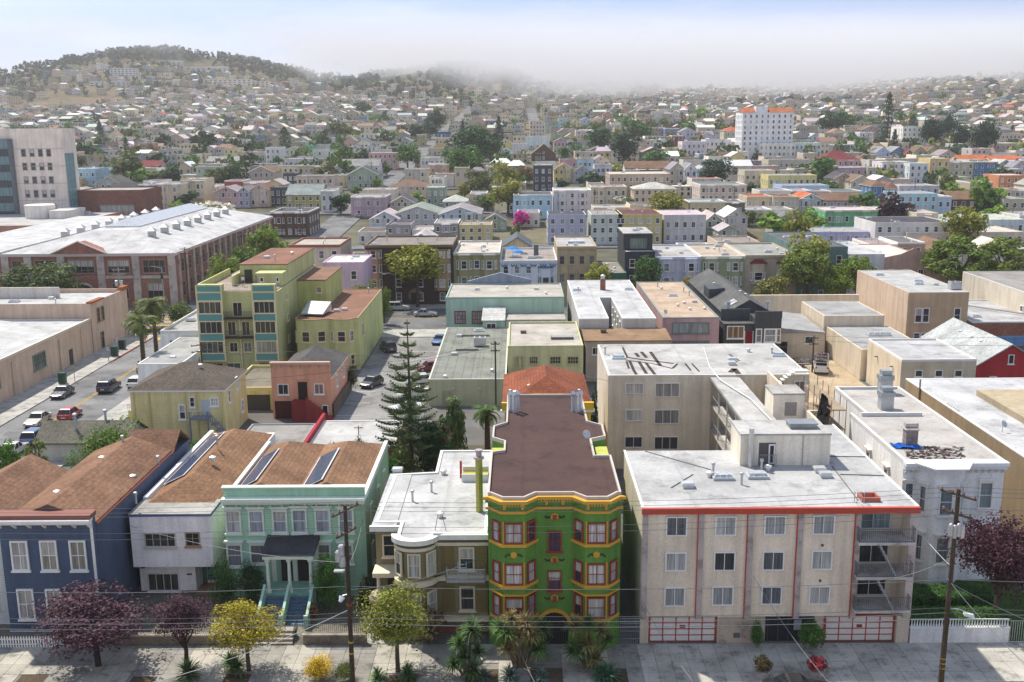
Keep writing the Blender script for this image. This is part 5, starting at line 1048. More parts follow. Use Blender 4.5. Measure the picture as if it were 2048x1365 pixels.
 for u,v,kd in ((180,600,'sky'),(350,650,'box'),(308,600,'pipe'),(265,570,'pipe'),(90,545,'cap'),(220,680,'cap'),(315,710,'cap'),(430,705,'cap'),(270,660,'cap'),(118,760,'dish'),(60,530,'pipe')): P = at_z('p',u,v,7.5); vent(b.root,P.x-b.xc,P.y-b.yf,7.44,kd)
 # charcoal house
 CH = (.055,.06,.065)
 b = Bd('house', 'charcoal house with long grey gable roof, red door and white-framed bay', 31.6, 40.4, 156.5, 40, 8.2); occ(b); b.gable('siding', CH, (.115,.115,.112), 2.2, 'y', .2, y0=4.5, x0=-3.4, x1=4.3, ze=6.9); hw = b.hw
 b.part('front_wall', MB().box(-hw,0,-1,.3,4.4,6.2).box(.301,-.6,-1,hw,4.4,7.2), 'siding', CH); b.part('front_roof', MB().box(-hw-.1,-.3,6.201,.3,4.4,6.35), 'shingle', (.12,.12,.115))
 b.part('front_parapet', MB().box(-hw,2.2,6.36,.1,2.5,8.2), 'siding', CH); b.part('front_parapet', MB().box(.301,-.65,7.21,hw+.05,-.3,8.3), 'siding', CH)
 b.winpx('p',605,835,742,935,nc=3,nr=1,t=.15,cells=True,gc=(.22,.13,.06)); window(b.root,2.7,-.6,3.4,1.9,2.2,0,t=.2,nr=2,cells=True,gc=(.3,.33,.35)); window(b.root,.95,-.6,3.4,1.0,2.2,0,t=.16,nr=2,gc=(.2,.22,.24)); window(b.root,4.0,-.6,3.4,.7,2.2,0,t=.14,nr=2,gc=(.25,.2,.14))
 b.part('red_door', MB().box(-1.0,-.08,1.6,.1,-.003,5.0), 'wood', (.25,.01,.015)); b.part('door_frame', MB().box(-1.2,-.05,1.6,-1.02,-.004,5.1).box(.12,-.05,1.6,.28,-.004,5.1), 'trim', WHITE)
 for x,y in ((-2.9,5.3),(3.4,5.5)): vent(b.root,x,y,7.0,'stack'); vent(b.root,x+.35,y,7.0,'stack')
 k = 2.2/3.85; q = lambda x,y: (x,y,6.9+.22+k*(x+3.4))
 for y in (6.6,8.2): b.part('roof_window', MB().hull([q(-2.4,y),q(-1.0,y),q(-1.0,y+1.3),q(-2.4,y+1.3)],[(p[0],p[1],p[2]+.14) for p in (q(-2.4,y),q(-1.0,y),q(-1.0,y+1.3),q(-2.4,y+1.3))]), 'glass', (.5,.46,.42))
 for x,y in ((.5,18),(-1.5,24),(1.5,12),(1.2,15)): vent(b.root,x,y,8.6,'cap',(.5,.5,.5))
 b.part('dormer', MB().hull([(-3.5,18,7.2),(-.8,18,8.3),(-.8,23,8.3),(-3.5,23,7.2)],[(-3.5,18,8.8),(-.8,18,9.0),(-.8,23,9.0),(-3.5,23,8.8)]), 'siding', CH)
 # cream works
 CW = (.60,.51,.38); MR = (.52,.52,.51)
 b = Bd('workshop', 'cream clapboard workshop, middle block with grey membrane roof', 48.9, 58.6, 162.5, 13.5, 6.3); occ(b); b.flat('siding', CW, MR, .12, None)
 w_ = Bd('boundary_wall', 'long cream boundary wall behind the workshop yard', 41, 62.5, 187, .5, 5.6, cat='wall'); w_.body('stucco', CW)
 b = Bd('workshop', 'low cream workshop link with a long roof light', 49.3, 59.2, 145.0, 17.3, 4.6); occ(b); b.flat('siding', CW, MR, .12, None); o = b.part('roof_light', MB().box(-.8,9.4,4.5,2.8,10.9,4.85), 'metal', (.6,.6,.6))
 for k in range(4): b.part('roof_light_pane', MB().hull([(-.7+.86*k,9.5,4.851),(.1+.86*k,9.5,4.851),(.1+.86*k,10.8,4.851),(-.7+.86*k,10.8,4.851)],[(-.6+.86*k,9.7,5.1),(.0+.86*k,9.7,5.1),(.0+.86*k,10.6,5.1),(-.6+.86*k,10.6,5.1)]), 'glass', (.4,.42,.42), o)
 b = Bd('workshop', 'cream workshop front block with three small square windows', 50.0, 59.8, 131.3, 13.2, 6.3); occ(b); b.flat('siding', (.45,.405,.31), (.66,.66,.66), .3, (.66,.65,.62)); b.part('sunlit_tint_boards', MB().box(-b.hw-.012,.1,-1,-b.hw-.002,13.1,5.98), 'siding', CW)  # left side brighter cream than the front: sunlit tone put into the colour
 for u in (945,1097,1245): b.winpx('q',u,1138,u+60,1190,nc=1,nr=1,t=.1,gc=(.06,.08,.06))
 for y in (3,9): b.part('wall_lamp', MB().lathe([(.25,0),(.25,.1)],8), 'iron', (.1,.1,.1)).location = (-b.hw-.2,y,4.6)
 b = Bd('outbuilding', 'cream lean-to at the head of the dirt yard', 41.0, 48.5, 160, 14, 5.2, cat='shed'); occ(b); b.body('siding', (.52,.45,.34), 4.0); b.part('roof', MB().hull([(-b.hw,-.2,4.001),(b.hw,-.2,4.001),(b.hw,14,4.4),(-b.hw,14,4.4)],[(-b.hw,-.2,4.9),(b.hw,-.2,4.1),(b.hw,14,4.5),(-b.hw,14,5.3)]), 'membrane', MR); b.win(1.2,2.3,1.4,1.2,nc=1,nr=1,gc=DARKG); b.part('shed_door', MB().box(-3.4,-.05,-.2,-2.2,-.003,2.6), 'wood', (.03,.03,.03))
 b = Bd('building', 'tall tan clapboard building with mottled grey roof and rooftop flue box', 64.3, 74.3, 168, 26.3, 9.1); occ(b); b.flat('siding', (.46,.345,.21), (.40,.40,.39), .15, (.5,.42,.33), 'gravel_roof'); b.part('sunlit_tint_boards', MB().box(-b.hw-.012,.1,-1,-b.hw-.002,26.2,8.93), 'siding', (.58,.44,.32))  # left face lighter and warmer than the front, sunlight painted as board colour
 for u0,u1,v0,v1 in ((945,1000,668,778),(1003,1055,668,778),(1240,1292,668,775),(932,985,855,905),(990,1040,855,905)): b.winpx('q',u0,v0,u1,v1,t=.13,nr=2,cells=True,gc=(.05,.05,.055))
 vent(b.root,4.0,3.5,9.0,'hvac'); vent(b.root,0,9,9.0,'sky'); vent(b.root,1,12,9.0,'sky'); vent(b.root,2.6,8,9.0,'box'); vent(b.root,-3,20,9.0,'sky')
 # red house with pale shingle gable
 b = Bd('house', 'red brick-coloured house with pale grey shingle gable roof at the right', 61.9, 71.2, 136, 19, 7.1); occ(b); b.gable('stucco', (.36,.03,.035), (.42,.44,.43), 2.9, 'y', .25); b.win(0,4.5,.8,1.3,nr=1,gc=(.05,.03,.03)); b.win(-2.2,.9,1.0,1.9,nc=2,nr=1)
 for y in (6,9,13): vent(b.root,-1.4,y,6.1,'cap')
 b = Bd('building', 'low white-roofed building with brick wall beside the tall tan building', 74.6, 92, 166.5, 21, 4.4); occ(b); b.flat('brick', (.3,.13,.08), (.64,.64,.63), .25, (.6,.6,.58)); vent(b.root,-6,5,4.2,'sky'); b.part('roof_pipe', MB().tube([(-8,20,4.6),(6,1,4.6)],.15,6), 'metal', (.3,.3,.3)); b.part('blue_mural', MB().box(-8,-.06,.2,0,-.003,2), 'stucco', (.1,.2,.36))
 b = Bd('building', 'cream clapboard building with paired steel flues at the right edge', 86.2, 112, 171, 27.5, 8.1); occ(b); b.flat('siding', (.62,.55,.44), (.45,.42,.39), .2, (.6,.58,.54)); b.win(3,4.6,1,1.1,'l',nr=1)
 for x in (-5,-4.5): b.part('flue', MB().tube([(x,17,7.8),(x,17,10.6)],.22,8), 'metal', (.6,.62,.64))
 vent(b.root,-8,9,8,'box'); vent(b.root,-2,12,8,'cap')
 # ---- far side of the cross street
 Y = 211
 mid('lilac-pink rear of a house beside the yellow-green apartments','n',905,1185,85,260,(.5,.36,.45),(.55,.54,.52),'M',Y=196,dep=12,cols=2)
 mid('cream house with red-brown cornice beyond the yellow-green apartments','g',130,480,1330,1420,(.52,.45,.34),(.42,.38,.33),'F',Y=212,dep=14,trim=(.3,.12,.08),mat='siding')
 b = mid('dark brown four-storey block with tan bays behind the street tree','x',729,905,490,614,(.055,.035,.028),(.34,.31,.27),'F',Y=Y,dep=18,cols=4,nst=4,trim=(.2,.13,.08),cat='building',name='apartment_block',bits=4)
 for cx in (-b.w*.4, b.w*.38): b.bay(cx,3.4,3.2,b.h-1.2,.9,.7,'siding',(.33,.22,.12),(.2,.13,.08),(3.9,7.0,10.0),1.2,1.6)
 m = MB()
 for zz in (4.2,7.3,10.3): m.box(-2.3,-1.1,zz,-.2,-.003,zz+.08); rail(m,(-2.3,-1.1,zz),(-.2,-1.1,zz),.9,.3)
 b.part('fire_escape', m, 'iron', (.03,.03,.03)); b.part('entrance_arch', MB().lathe([(1.5,-.1),(1.5,.02)],14,0,(0,0,0)), 'trim', (.25,.17,.1)); 
 o = [c for c in b.root.children if c.name.startswith('entrance_arch')][0]; o.location = (1.2,-.05,2.0); o.rotation_euler = (HP,0,0); b.part('entrance_door', MB().box(.2,-.1,-.2,2.2,-.06,2.6), 'iron', (.015,.013,.012))
 mid('olive corner-bayed house with pale gravel roof, left of the blue-friezed house','o',240,575,235,445,(.26,.235,.12),(.5,.46,.40),'F',Y=Y,dep=22,style='b',trim=(.55,.53,.46),bits=6,cols=3,nst=3)
 b = mid('white house with blue swag frieze and blue roof-terrace umbrellas','o',575,985,290,440,(.50,.53,.58),(.45,.40,.35),'F',Y=Y,dep=22,style='',trim=(.6,.63,.68),bits=6,cols=5,nst=3)
 for k in range(6): x = -b.hw+.9+(b.w-1.8)*k/5; b.part('blue_swag', MB().tube([(x-.6,-.1,b.h-.9),(x-.3,-.12,b.h-1.35),(x,-.1,b.h-.95),(x+.3,-.12,b.h-1.35),(x+.6,-.1,b.h-.9)],.12,5), 'trim', (.05,.12,.22))
 b.bay(b.w*.3,3.0,3.2,b.h-1.6,.85,.6,'siding',(.5,.53,.58),(.07,.14,.24),(4.0,),1.2,1.7,fc=(.12,.1,.1)); b.part('roof_stack', MB().box(1.2,8,b.h-.4,2.2,9,b.h+2.2), 'metal', (.12,.13,.14))
 for k,(u,v) in enumerate(((665,200),(705,228))):
  P = at_z('o',u,v,b.h+1.6); o = thing('parasol', ['larger','smaller'][k]+' blue parasol on the roof terrace behind the blue swag frieze', 'parasol', (P.x,P.y,b.h-.37)); MB().tube([(0,0,0),(0,0,2.1)],.04,6).build('pole','metal',o,(.6,.6,.6)); MB().lathe([(1.55-.3*k,1.75),(.8,2.1),(.04,2.3)],10).build('canopy','cloth',o,(.03,.22,.55))
 b = mid('tan stucco house with arcade of four arched windows','o',985,1270,190,440,(.36,.285,.18),(.6,.59,.56),'F',Y=Y,dep=20,trim=(.42,.34,.22),cols=4,nst=3,style='kh',fc=(.4,.33,.22),bits=3)
 for k in range(5): x = -b.hw+.35+(b.w-.7)*k/4; b.part('half_column', MB().lathe([(.2,3.2),(.15,3.3),(.14,7.6),(.22,7.8)],8,0,(x,-.15,0)), 'trim', (.42,.34,.22))
 b.part('glass_roof', MB().box(-1.5,8,b.h-.37,2,11,b.h+.1), 'glass', (.5,.55,.55))
 mid('low green one-storey building with skylights beside the tan arcade','o',1275,1485,382,440,(.05,.13,.08),(.42,.37,.31),'M',Y=208,dep=19,cols=1,nst=1,bits=5)
 b = mid('black modern house with glazed upper terrace','o',1472,1690,228,440,(.04,.042,.05),(.6,.58,.55),'M',Y=Y,dep=16,cols=2,nst=3,bits=0); b.part('top_floor', MB().box(-b.hw,3.2,b.h+.001,b.hw-.2,16,b.h+3.3), 'siding', (.04,.042,.05)); b.part('top_roof', MB().box(-b.hw-.05,3.1,b.h+3.301,b.hw-.15,16.1,b.h+3.45), 'membrane', (.66,.65,.62)); window(b.root,0,3.2,b.h+.15,3.6,2.3,0,nc=2,nr=1,t=.1,fc=(.1,.1,.1),gc=(.16,.2,.17),sill=False); vent(b.root,0,8,b.h+3.45,'sky'); vent(b.root,1,11,b.h+3.45,'sky')
 mid('pale grey-blue house with arched centre window and flat roof','p',45,405,290,490,(.42,.45,.52),(.6,.58,.56),'F',Y=Y,dep=22,style='kb',bits=4,nst=3,trim=(.6,.62,.66))
 mid('sage green house with arched centre window and dentil cornice','p',402,750,285,490,(.25,.29,.17),(.42,.35,.28),'F',Y=Y,dep=22,style='kb',bits=6,nst=3,trim=(.6,.6,.52))
 b = mid('taupe house with two red-hooded box bays','p',752,1165,275,520,(.36,.30,.24),(.46,.46,.42),'F',Y=Y,dep=22,style='k',nst=2,cols=2,trim=(.5,.43,.34),bits=3)
 for cx in (-b.w*.25,b.w*.25):
  o = b.bay(cx,3.0,b.h*.42,b.h*.8,.7,.3,'siding',(.45,.38,.3),(.5,.43,.34),(b.h*.48,),1.7,1.7); b.part('bay_hood', MB().add([(cx-1.8,-1.0,b.h*.8+.26),(cx+1.8,-1.0,b.h*.8+.26),(cx+1.8,-.01,b.h*.8+.26),(cx-1.8,-.01,b.h*.8+.26),(cx-.9,-.25,b.h*.8+1.1),(cx+.9,-.25,b.h*.8+1.1)],[(0,1,5,4),(1,2,5),(2,3,4,5),(3,0,4),(3,2,1,0)]), 'shingle', (.17,.03,.025), o)
 mid('dark teal house with yellow trim behind the round street trees','p',1165,1560,212,560,(.10,.16,.15),(.16,.16,.17),'M',Y=Y,dep=30,cols=3,nst=3,bits=5,trim=(.4,.33,.06))
 mid('light grey house with white roof right of the dark teal house','p',1562,1850,270,400,(.5,.5,.5),(.7,.7,.69),'M',Y=Y,dep=24,cols=2,nst=2,style='d')
 b = mid('dusty pink house with stepped mission parapet','q',718,1055,285,480,(.38,.25,.2),(.62,.58,.52),'M',Y=Y,dep=24,cols=3,nst=2,style='d',bits=2); b.part('mission_parapet', MB().hull([(-b.hw,0,b.h+.001),(b.hw,0,b.h+.001),(b.hw*.7,0,b.h+.9),(b.hw*.3,0,b.h+1.9),(-b.hw*.25,0,b.h+.7)],[(-b.hw,.3,b.h+.001),(b.hw,.3,b.h+.001),(b.hw*.7,.3,b.h+.9),(b.hw*.3,.3,b.h+1.9),(-b.hw*.25,.3,b.h+.7)]), 'stucco', (.38,.25,.2))
 mid('small brown garage building beneath the broad dark street tree','q',1058,1300,385,480,(.35,.25,.17),(.4,.33,.26),'M',Y=209,dep=14,cols=1,nst=1)
block()
# ------------------------------------------------------------------ the town beyond, houses one can tell apart
CC = dict(W=(.63,.62,.6),C=(.58,.5,.38),BE=(.48,.4,.31),TN=(.4,.31,.22),G=(.40,.40,.41),LG=(.52,.52,.52),DG=(.07,.075,.085),LB=(.36,.5,.6),BL=(.08,.17,.36),GR=(.13,.36,.2),SG=(.3,.36,.26),
  YE=(.58,.47,.2),PK=(.52,.33,.31),LV=(.42,.4,.52),BR=(.11,.065,.045),RD=(.3,.06,.05),OR=(.5,.24,.11),MV=(.40,.32,.33),NV=(.05,.08,.2),OL=(.36,.31,.12),
  rg=(.27,.27,.27),rl=(.48,.46,.43),rd=(.09,.09,.095),rb=(.2,.12,.08),rt=(.45,.13,.06),rw=(.66,.66,.65),rm=(.2,.05,.05))
TOWN = '''
g 105 345 930 1110 OL rg g h9 r3.4 d16|mustard hall with big grey gable roof at the left street
g 0 262 1105 1245 BR rd F h8 d18 b|long dark brown building under the power lines at the left street
g 345 430 965 1080 W rl F h8 d14|narrow white house beside the mustard hall
g 550 792 1005 1135 MV rl F h7.5 d14 b k|lilac-grey bracketed house with paired bays, left of centre
g 630 850 955 1010 C rl M h7.5 d12|cream box house just behind the lilac-grey bracketed house
g 815 985 1000 1085 BE rd G h7 r2.4 d14|beige house with steep dark gable left of the twin grey gables
g 680 880 1110 1230 LG rl G h7 r2.4 d14|off-white house with low gable left of the twin grey gables
g 858 1148 1075 1228 G rg G h8 r2.2 d20|left one of the twin grey-blue gabled houses
g 1152 1438 1075 1228 LB rg G h8 r2.2 d20|right one of the twin grey-blue gabled houses
g 1458 1612 1125 1222 SG rd G h5.5 r2 d11|small dark green gabled cottage beside the magenta bougainvillea
g 1620 1720 1000 1060 LG rd M h6 d10|low grey shed behind the green cottage
g 1180 1342 1000 1062 SG rl H h7 r2 d12|yellow-green house with pale hip roof above the twin gables
g 820 1066 890 990 BE rb H h7.5 r2.5 d16|beige hall with broad brown hip roof left of centre
g 1066 1190 940 1010 SG rl M h7 d10|pale green sunroom house beside the brown hip roof
g 918 1078 815 880 C rl F h7.5 d12 b|cream flat-roofed bay house below the centre street
g 1080 1222 780 872 TN rl F h8.5 d14 b|tan three-storey bay house below the tall green tree
g 1025 1185 735 800 W rl F h8 d14|white house behind the cream and tan bay houses
g 520 742 800 935 SG rd G h10 r3.6 d14|pale green gabled Victorian house left of the centre street
g 452 742 752 842 W rg g h9.5 r3.2 d14|white house with grey mansard roof behind the green Victorian
g 675 862 705 802 PK rl M h9 d12|pinkish chapel-like building left of the centre street
g 180 432 860 920 C rl F h7.5 d12 b|long cream terrace with bays at left
g 88 187 845 925 DG rd M h7 d10|small black cubic house at left
g 95 292 745 806 LG rl M h8 d14|plain pale grey block at left
g 290 420 680 735 LG rg M h7.5 d12|pale stucco house with teal end wall at left
g 228 295 655 720 GR rd M h8.5 d10|narrow green house at left
g 100 222 660 715 C rb G h8 r2.4 d12|cream gabled house with three white dormers at left
g 1128 1262 600 645 YE rl F h8 d12|cream house with navy mansard top right of the centre street
g 1135 1230 560 600 NV rd M h11 d9|navy mansard house with blue trim right of the centre street
g 1080 1200 672 760 BE rl M h8.5 d12|beige stucco house by the tall green tree
g 1358 1452 668 742 RD rt M h8 d10|house with bright red roof behind the tall green tree
g 800 875 588 640 G rg G h8 r2.6 d12|grey gabled house, left of the pair by the centre street
g 873 966 600 655 SG rg G h8 r2.4 d12|pale green gabled house, right of the pair by the centre street
g 520 640 650 690 LG rd G h7 r2.2 d12|first of the small white gabled cottages at left of centre
g 640 720 650 690 W rd G h7 r2.2 d12|second of the small white gabled cottages at left of centre
g 722 800 648 690 W rg G h7 r2.2 d12|third of the small white gabled cottages at left of centre
g 1000 1060 580 640 OL rl F h8 d10|narrow olive house beside the pair of gables
g 1565 1650 610 660 YE rb G h8 r2.5 d12|pale yellow gabled house left of the brown church
g 1650 1745 640 690 W rl M h7 d12|white flat house left of the brown church
g 1570 1648 672 715 LB rg G h7 r2.2 d10|blue-white gabled cottage left of the brown church
h 95 377 972 1150 LB rd F h8.5 d16 k h|light blue Italianate house with arched windows beside the bougainvillea
h 385 655 940 1080 W rl F h9 d16 b k|white Italianate house with two bays right of the light blue house
h 655 912 912 1005 C rl F h7.5 d14|cream flat-roofed house with dark eaves right of the white Italianate
h 790 1226 820 980 TN rl M h10 d22|big blank tan wall building in the middle distance
h 965 1272 890 1005 C rl H h8 r2.2 d14|cream house with pale hip roof in front of the blank tan wall
h 345 620 1115 1310 LV rd M h9 d14 d|lavender modern house with roof deck
h 655 880 1115 1365 LG rl M h9 d16|pale grey house with white stair decks
h 850 1165 1115 1270 YE rm M h9 d18|pale yellow house with red roof
h 1180 1482 1115 1280 LG rl M h8.5 d18 d|light grey house with orange porch stair
h 1575 1722 1195 1300 SG rl G h6 r1.6 d10|small grey-green gabled cottage with twin attic vents
h 1480 1600 1110 1250 SG rl G h8 r2.2 d14|pale green gabled house behind the grey-green cottage
h 1620 1782 1075 1200 LG rw G h8.5 r2.4 d14|light grey gabled house with roof panels
h 1440 1772 900 1072 C rg F h9.5 d18 b k|large cream Victorian with bays and grey roof, right of centre
h 1220 1330 740 900 BE rg G h10 r3 d16|beige gabled Victorian, left of a close pair
h 1325 1420 745 900 W rg G h10 r3 d16|white gabled Victorian with decks, right of a close pair
h 1415 1512 770 880 LB rl G h9 r2 d14|pale blue side of a house beside the white gabled Victorian
h 900 1222 735 812 W rb g h8 r3 d12|white house with brown mansard and cobalt trim
h 240 380 758 950 DG rl M h11 d12 d|dark grey modern house beside the green trees
h 388 530 745 842 YE rb G h9 r2.6 d12|pale yellow Victorian with white balconies
h 530 652 765 862 G rd G h8 r2.6 d12|grey-blue gabled house beside the yellow Victorian
h 680 802 755 835 W rl F h8 d12 b|white bay house with three windows in the middle
h 430 552 716 780 PK rt F h8 d12|pink house with red tile edge in the middle
h 552 672 708 780 LB rl F h8.5 d12 b|slate-blue bay house right of the red tile edge
h 662 785 690 752 C rg G h9 r2.4 d12|cream gabled house above the white bay house
h 225 402 605 725 BR rb G h9.5 r5.6 d18|dark brown church with steep white-edged gable
h 385 492 562 662 PK rb G h9.5 r2.2 d12|salmon pink house with white arched window
h 490 577 588 672 BL rl F h8.5 d12|bright blue narrow house beside the salmon pink one
h 572 655 585 670 W rl F h8.5 d12|white narrow house beside the bright blue one
h 545 640 508 585 C rt F h9 d12 b|cream house with red tile edge above the blue house
h 465 550 530 590 YE rl G h8.5 r2.4 d12|pale yellow round-gabled house
h 360 460 535 600 SG rl F h8.5 d12 b|pale green bay house above the brown church
h 185 355 550 612 W rl F h8.5 d14 b|pair-bayed white house above the brown church
h 940 1100 578 652 BE rl F h9 d14 b|beige bay house right of the dark trees
h 1098 1225 575 640 W rl F h8.5 d14|white house with black gable behind the beige bay house
h 1235 1322 545 640 RD rd F h9 d12|dark red narrow house in the middle distance
h 1310 1480 588 710 W rl M h11 d16|large white apartment block, left half with blank wall
h 1480 1662 575 690 W rl M h11 d16|large white apartment block, right half with blue yard wall
h 1425 1555 520 570 LG rm G h9 r3.4 d14|grey house with dark red half-round dormer roof
h 1555 1745 425 500 C rd F h10 d14 b|cream mansard house left of the white tower
h 1612 1742 480 600 C rt H h11 r3 d14 b|cream house with red turret beside the white tower
h 720 826 470 550 G rd G h9 r2.6 d12|grey-red gabled house with dark trim on the rise
h 822 916 492 560 PK rt F h9 d12 b|pink-and-white house with red mansard edge on the rise
h 916 1010 480 560 C rg G h9.5 r2.6 d12|cream gabled house with red balcony on the rise
h 1008 1190 490 570 TN rl F h9 d14 b|tan double house with tall dark windows on the rise
h 1188 1290 495 560 BL rl F h9 d12 b|blue-trimmed house on the rise
h 1285 1420 490 570 LG rg G h10 r3 d14|light gabled house left of the dark red dormer roof
h 1075 1305 420 482 G rd H h8 r2.4 d14|long dark grey hip-roofed house on the rise
h 840 920 362 440 OR rd M h11 d12|orange and black modern house on the rise
h 925 1010 360 440 SG rg G h9 r2.8 d12|pale green gabled house right of the orange modern house
h 1005 1110 350 430 LG rl G h9 r2.6 d12|grey-white gabled house on the rise
h 1175 1290 350 420 SG rl M h10 d12|green-grey flat apartment house on the rise
h 1470 1618 340 455 LB rg H h11 r2.8 d14 b|big slate-blue house with pyramid roof left of the white tower
h 1322 1430 320 390 BL rd H h10 r2.4 d12|dark blue pyramid-roofed house on the crest
h 1618 1690 315 385 TN rb G h10 r3 d12|brown gabled house on the crest left of the white tower
h 1420 1505 300 345 C rd F h9 d12|cream colonnaded house on the crest
h 575 660 415 505 LB rg G h9 r2.4 d12|periwinkle gabled house left on the rise
h 505 575 430 500 YE rb G h9 r2.4 d12|yellow gabled house left on the rise
h 420 505 420 520 LB rl F h10 d12 b|grey-blue three-storey bay house on the rise
h 325 420 445 510 SG rl F h9 d12|teal-green house on the rise
h 215 322 440 540 C rl M h12 d14|cream four-storey apartment block with even windows
h 60 145 415 470 YE rl F h9 d12|pale yellow house beside the cream apartment block
h 1775 1965 985 1115 BE rt F h7.5 d14 d|beige house with terracotta tile edge, left of a pair
i 238 424 985 1110 C rt F h7.5 d14 d|cream house with terracotta tile edge, right of a pair
i 425 596 965 1120 G rt G h8.5 r2 d14|slate-blue house with red-edged gable right of the terracotta pair
i 588 886 972 1080 MV rb g h8 r2 d14|mauve house with brown mansard roof
i 615 990 1085 1215 GR rl F h8 d16 b|bright green bay house
i 990 1272 1080 1142 C rl M h7.5 d14|pale yellow house with blue windows behind the white clapboard block
i 1145 1420 965 1140 LB rl M h9 d16|sky-blue corner house, left part
i 1420 1522 985 1140 LB rl F h8 d14|sky-blue balconied house, right part
i 1520 1702 955 1080 BR rb g h8.5 r2.4 d14|dark brown house with brown gabled top
i 1702 1896 950 1085 DG rd g h8.5 r2.4 d14|near-black house with white windows
i 975 1512 1170 1340 LG rd M h9 d18|white clapboard block with dark tar roof
i 1200 2040 1245 1340 C rl M h6.5 d20|long cream-pink building behind the broad tree
i 1600 2050 1150 1250 LG rl M h7.5 d20|pale blue-grey house with wide eaves at right
i 505 930 1240 1340 LV rl M h6 d14|lavender-grey house with red door
i 1862 2060 830 975 OR rl M h9 d14|apricot apartment house at the right edge
i 1895 2060 1000 1110 BE rl M h7 d14|plain beige wall below the apricot house
i 1680 1852 735 870 BL rl F h9 d14 1|bright blue bay house at right
i 1505 1682 735 890 BE rl F h9.5 d14 1|beige corniced house left of the bright blue house
i 1368 1508 710 880 YE rl M h11 d14|mustard yellow stucco house at right
i 1025 1225 735 880 W rl M h9.5 d14|white L-shaped apartment house, longer wing
i 1222 1356 745 880 W rl M h9.5 d14|white L-shaped apartment house, windowed end
i 1145 1430 905 960 LG rl M h7 d14|low grey roof house behind the sky-blue house
i 675 822 815 945 TN rd G h8.5 r2.4 d14|first gabled house of the brown, cream and blue row
i 800 952 835 945 C rb G h8.5 r2.4 d14|cream second house of the brown, cream and blue row
i 950 1058 870 990 BL rb H h8.5 r2 d14|blue house with brown mansard in the gabled row
i 1056 1142 885 990 C rb H h8 r2 d14|cream end house with brown mansard
i 300 640 905 950 LB rl M h6.5 d14|low white-blue house with flat roof right of centre
i 205 552 830 950 YE rl M h8 d14|butter-yellow house with brown stair
i 35 252 795 950 C rl M h8.5 d14 d|cream stucco house left of the butter-yellow one
i 550 705 765 870 PK rl F h8.5 d12|pinkish house with wide eaves
i 705 922 775 800 MV rl M h7 d12|dusty pink flat house behind the brown gabled row
i 918 1052 775 815 BE rl M h7 d12|dull pink-beige house right of the dusty pink flat one
i 590 862 655 750 PK rm H h11 r4.4 d14 b|pink Victorian mansion with maroon turret roof
i 858 982 675 735 YE rb H h8 r2.6 d12|mustard house with brown hip roof beside the pink mansion
i 975 1082 628 720 LB rg G h9 r3 d14|pale blue gabled house, left of the two blue gables
i 1082 1206 626 722 BL rg G h9 r3 d14|bright blue gabled house, right of the two blue gables
i 1245 1345 625 700 TN rb G h8.5 r3 d12|brown gabled house, left of the brown-grey pair
i 1335 1442 625 700 OL rb G h8.5 r3 d12|tan gabled house, right of the brown-grey pair
i 1430 1562 650 715 G rg G h8 r2.8 d12|grey gabled house beside the dark conifers
i 1185 1250 645 700 RD rm G h8 r2.6 d12|dark red gabled house beside the blue gables
i 140 400 600 735 W rl M h11 d14 d|white balconied block in front of the white tower
i 395 584 598 700 W rl M h10.5 d14|white block with high slit windows beside the tower
i 205 505 718 780 BE rg M h8 d14 d|grey-beige low apartments below the white tower
i 510 645 715 755 G rd G h6.5 r2.2 d10|small dark-roofed house under the trees
i 1172 1305 480 640 W rl M h15 d20|tall blank white wall building by the conifers
i 1300 1400 490 560 LG rl M h13 d20|pale apartment side behind the blank white wall
i 1840 2050 600 670 PK rl M h10 d24|pinkish school wing at the right edge
i 1850 2050 530 600 BE rb M h10 d20|brown-topped school building at the right edge
i 1580 1820 690 720 C rt g h7 r2.2 d14|cream house under long red tile roofs, left part
i 1820 2050 695 730 C rt g h7 r2.2 d14|cream house under long red tile roofs, right part
i 1850 1970 720 790 SG rl G h8 r2.4 d12|green gabled house right of the bright blue house
i 1960 2060 735 800 LG rg G h8 r2.4 d12|pale grey gabled house at the right edge
i 330 492 290 400 BE rl M h14 d16|beige apartment tower behind the terracotta-topped tower
i 492 582 310 400 W rl M h12 d14|white apartment house right of the beige tower
i 655 752 335 375 RD rl F h9 d12 b|raspberry pink house on the hill
i 750 838 325 400 LG rl M h11 d14|pale modern house beside the raspberry one
i 838 952 320 370 DG rl M h11 d14 d|glass-fronted modern apartments on the hill
i 840 1020 375 440 W rl M h9 d14|white banded apartments below the glass-fronted ones
i 755 860 470 520 C rl F h8.5 d12 b|cream bay house left of the redwood
i 870 1022 475 610 TN rb G h9.5 r3 d14|tan gabled house beside the redwood
i 735 860 525 600 W rg H h9 r2.4 d12|white pyramid-roofed house left of the redwood
i 862 962 520 610 LG rl F h9 d12 b|grey bay house left of the redwood
i 385 510 530 590 GR rd g h8 r3 d12|house with dark green roof right of the tower
i 495 585 530 590 LB rl G h8 r2.4 d12|pale blue gabled house right of the tower
r 640 832 390 490 G rd G h9 r3.2 d14|grey gabled Victorian beside the office tower
r 735 925 440 500 DG rd g h8 r3 d12|slate-roofed house beside the grey gabled Victorian
r 945 1062 445 600 DG rd F h10 d14 b|charcoal corner house on the far crossing
r 1060 1232 440 600 C rl F h10 d16 b k|cream bay-fronted corner block over a blue shop
r 1230 1390 420 520 C rl F h10 d14 b|cream bay-fronted block along the far street
r 1460 1622 460 600 PK rg G h8 r2 d14|lilac-pink gabled house at the far street
r 1622 1700 460 560 LV rg G h8 r2 d12|lavender gabled house at the far street
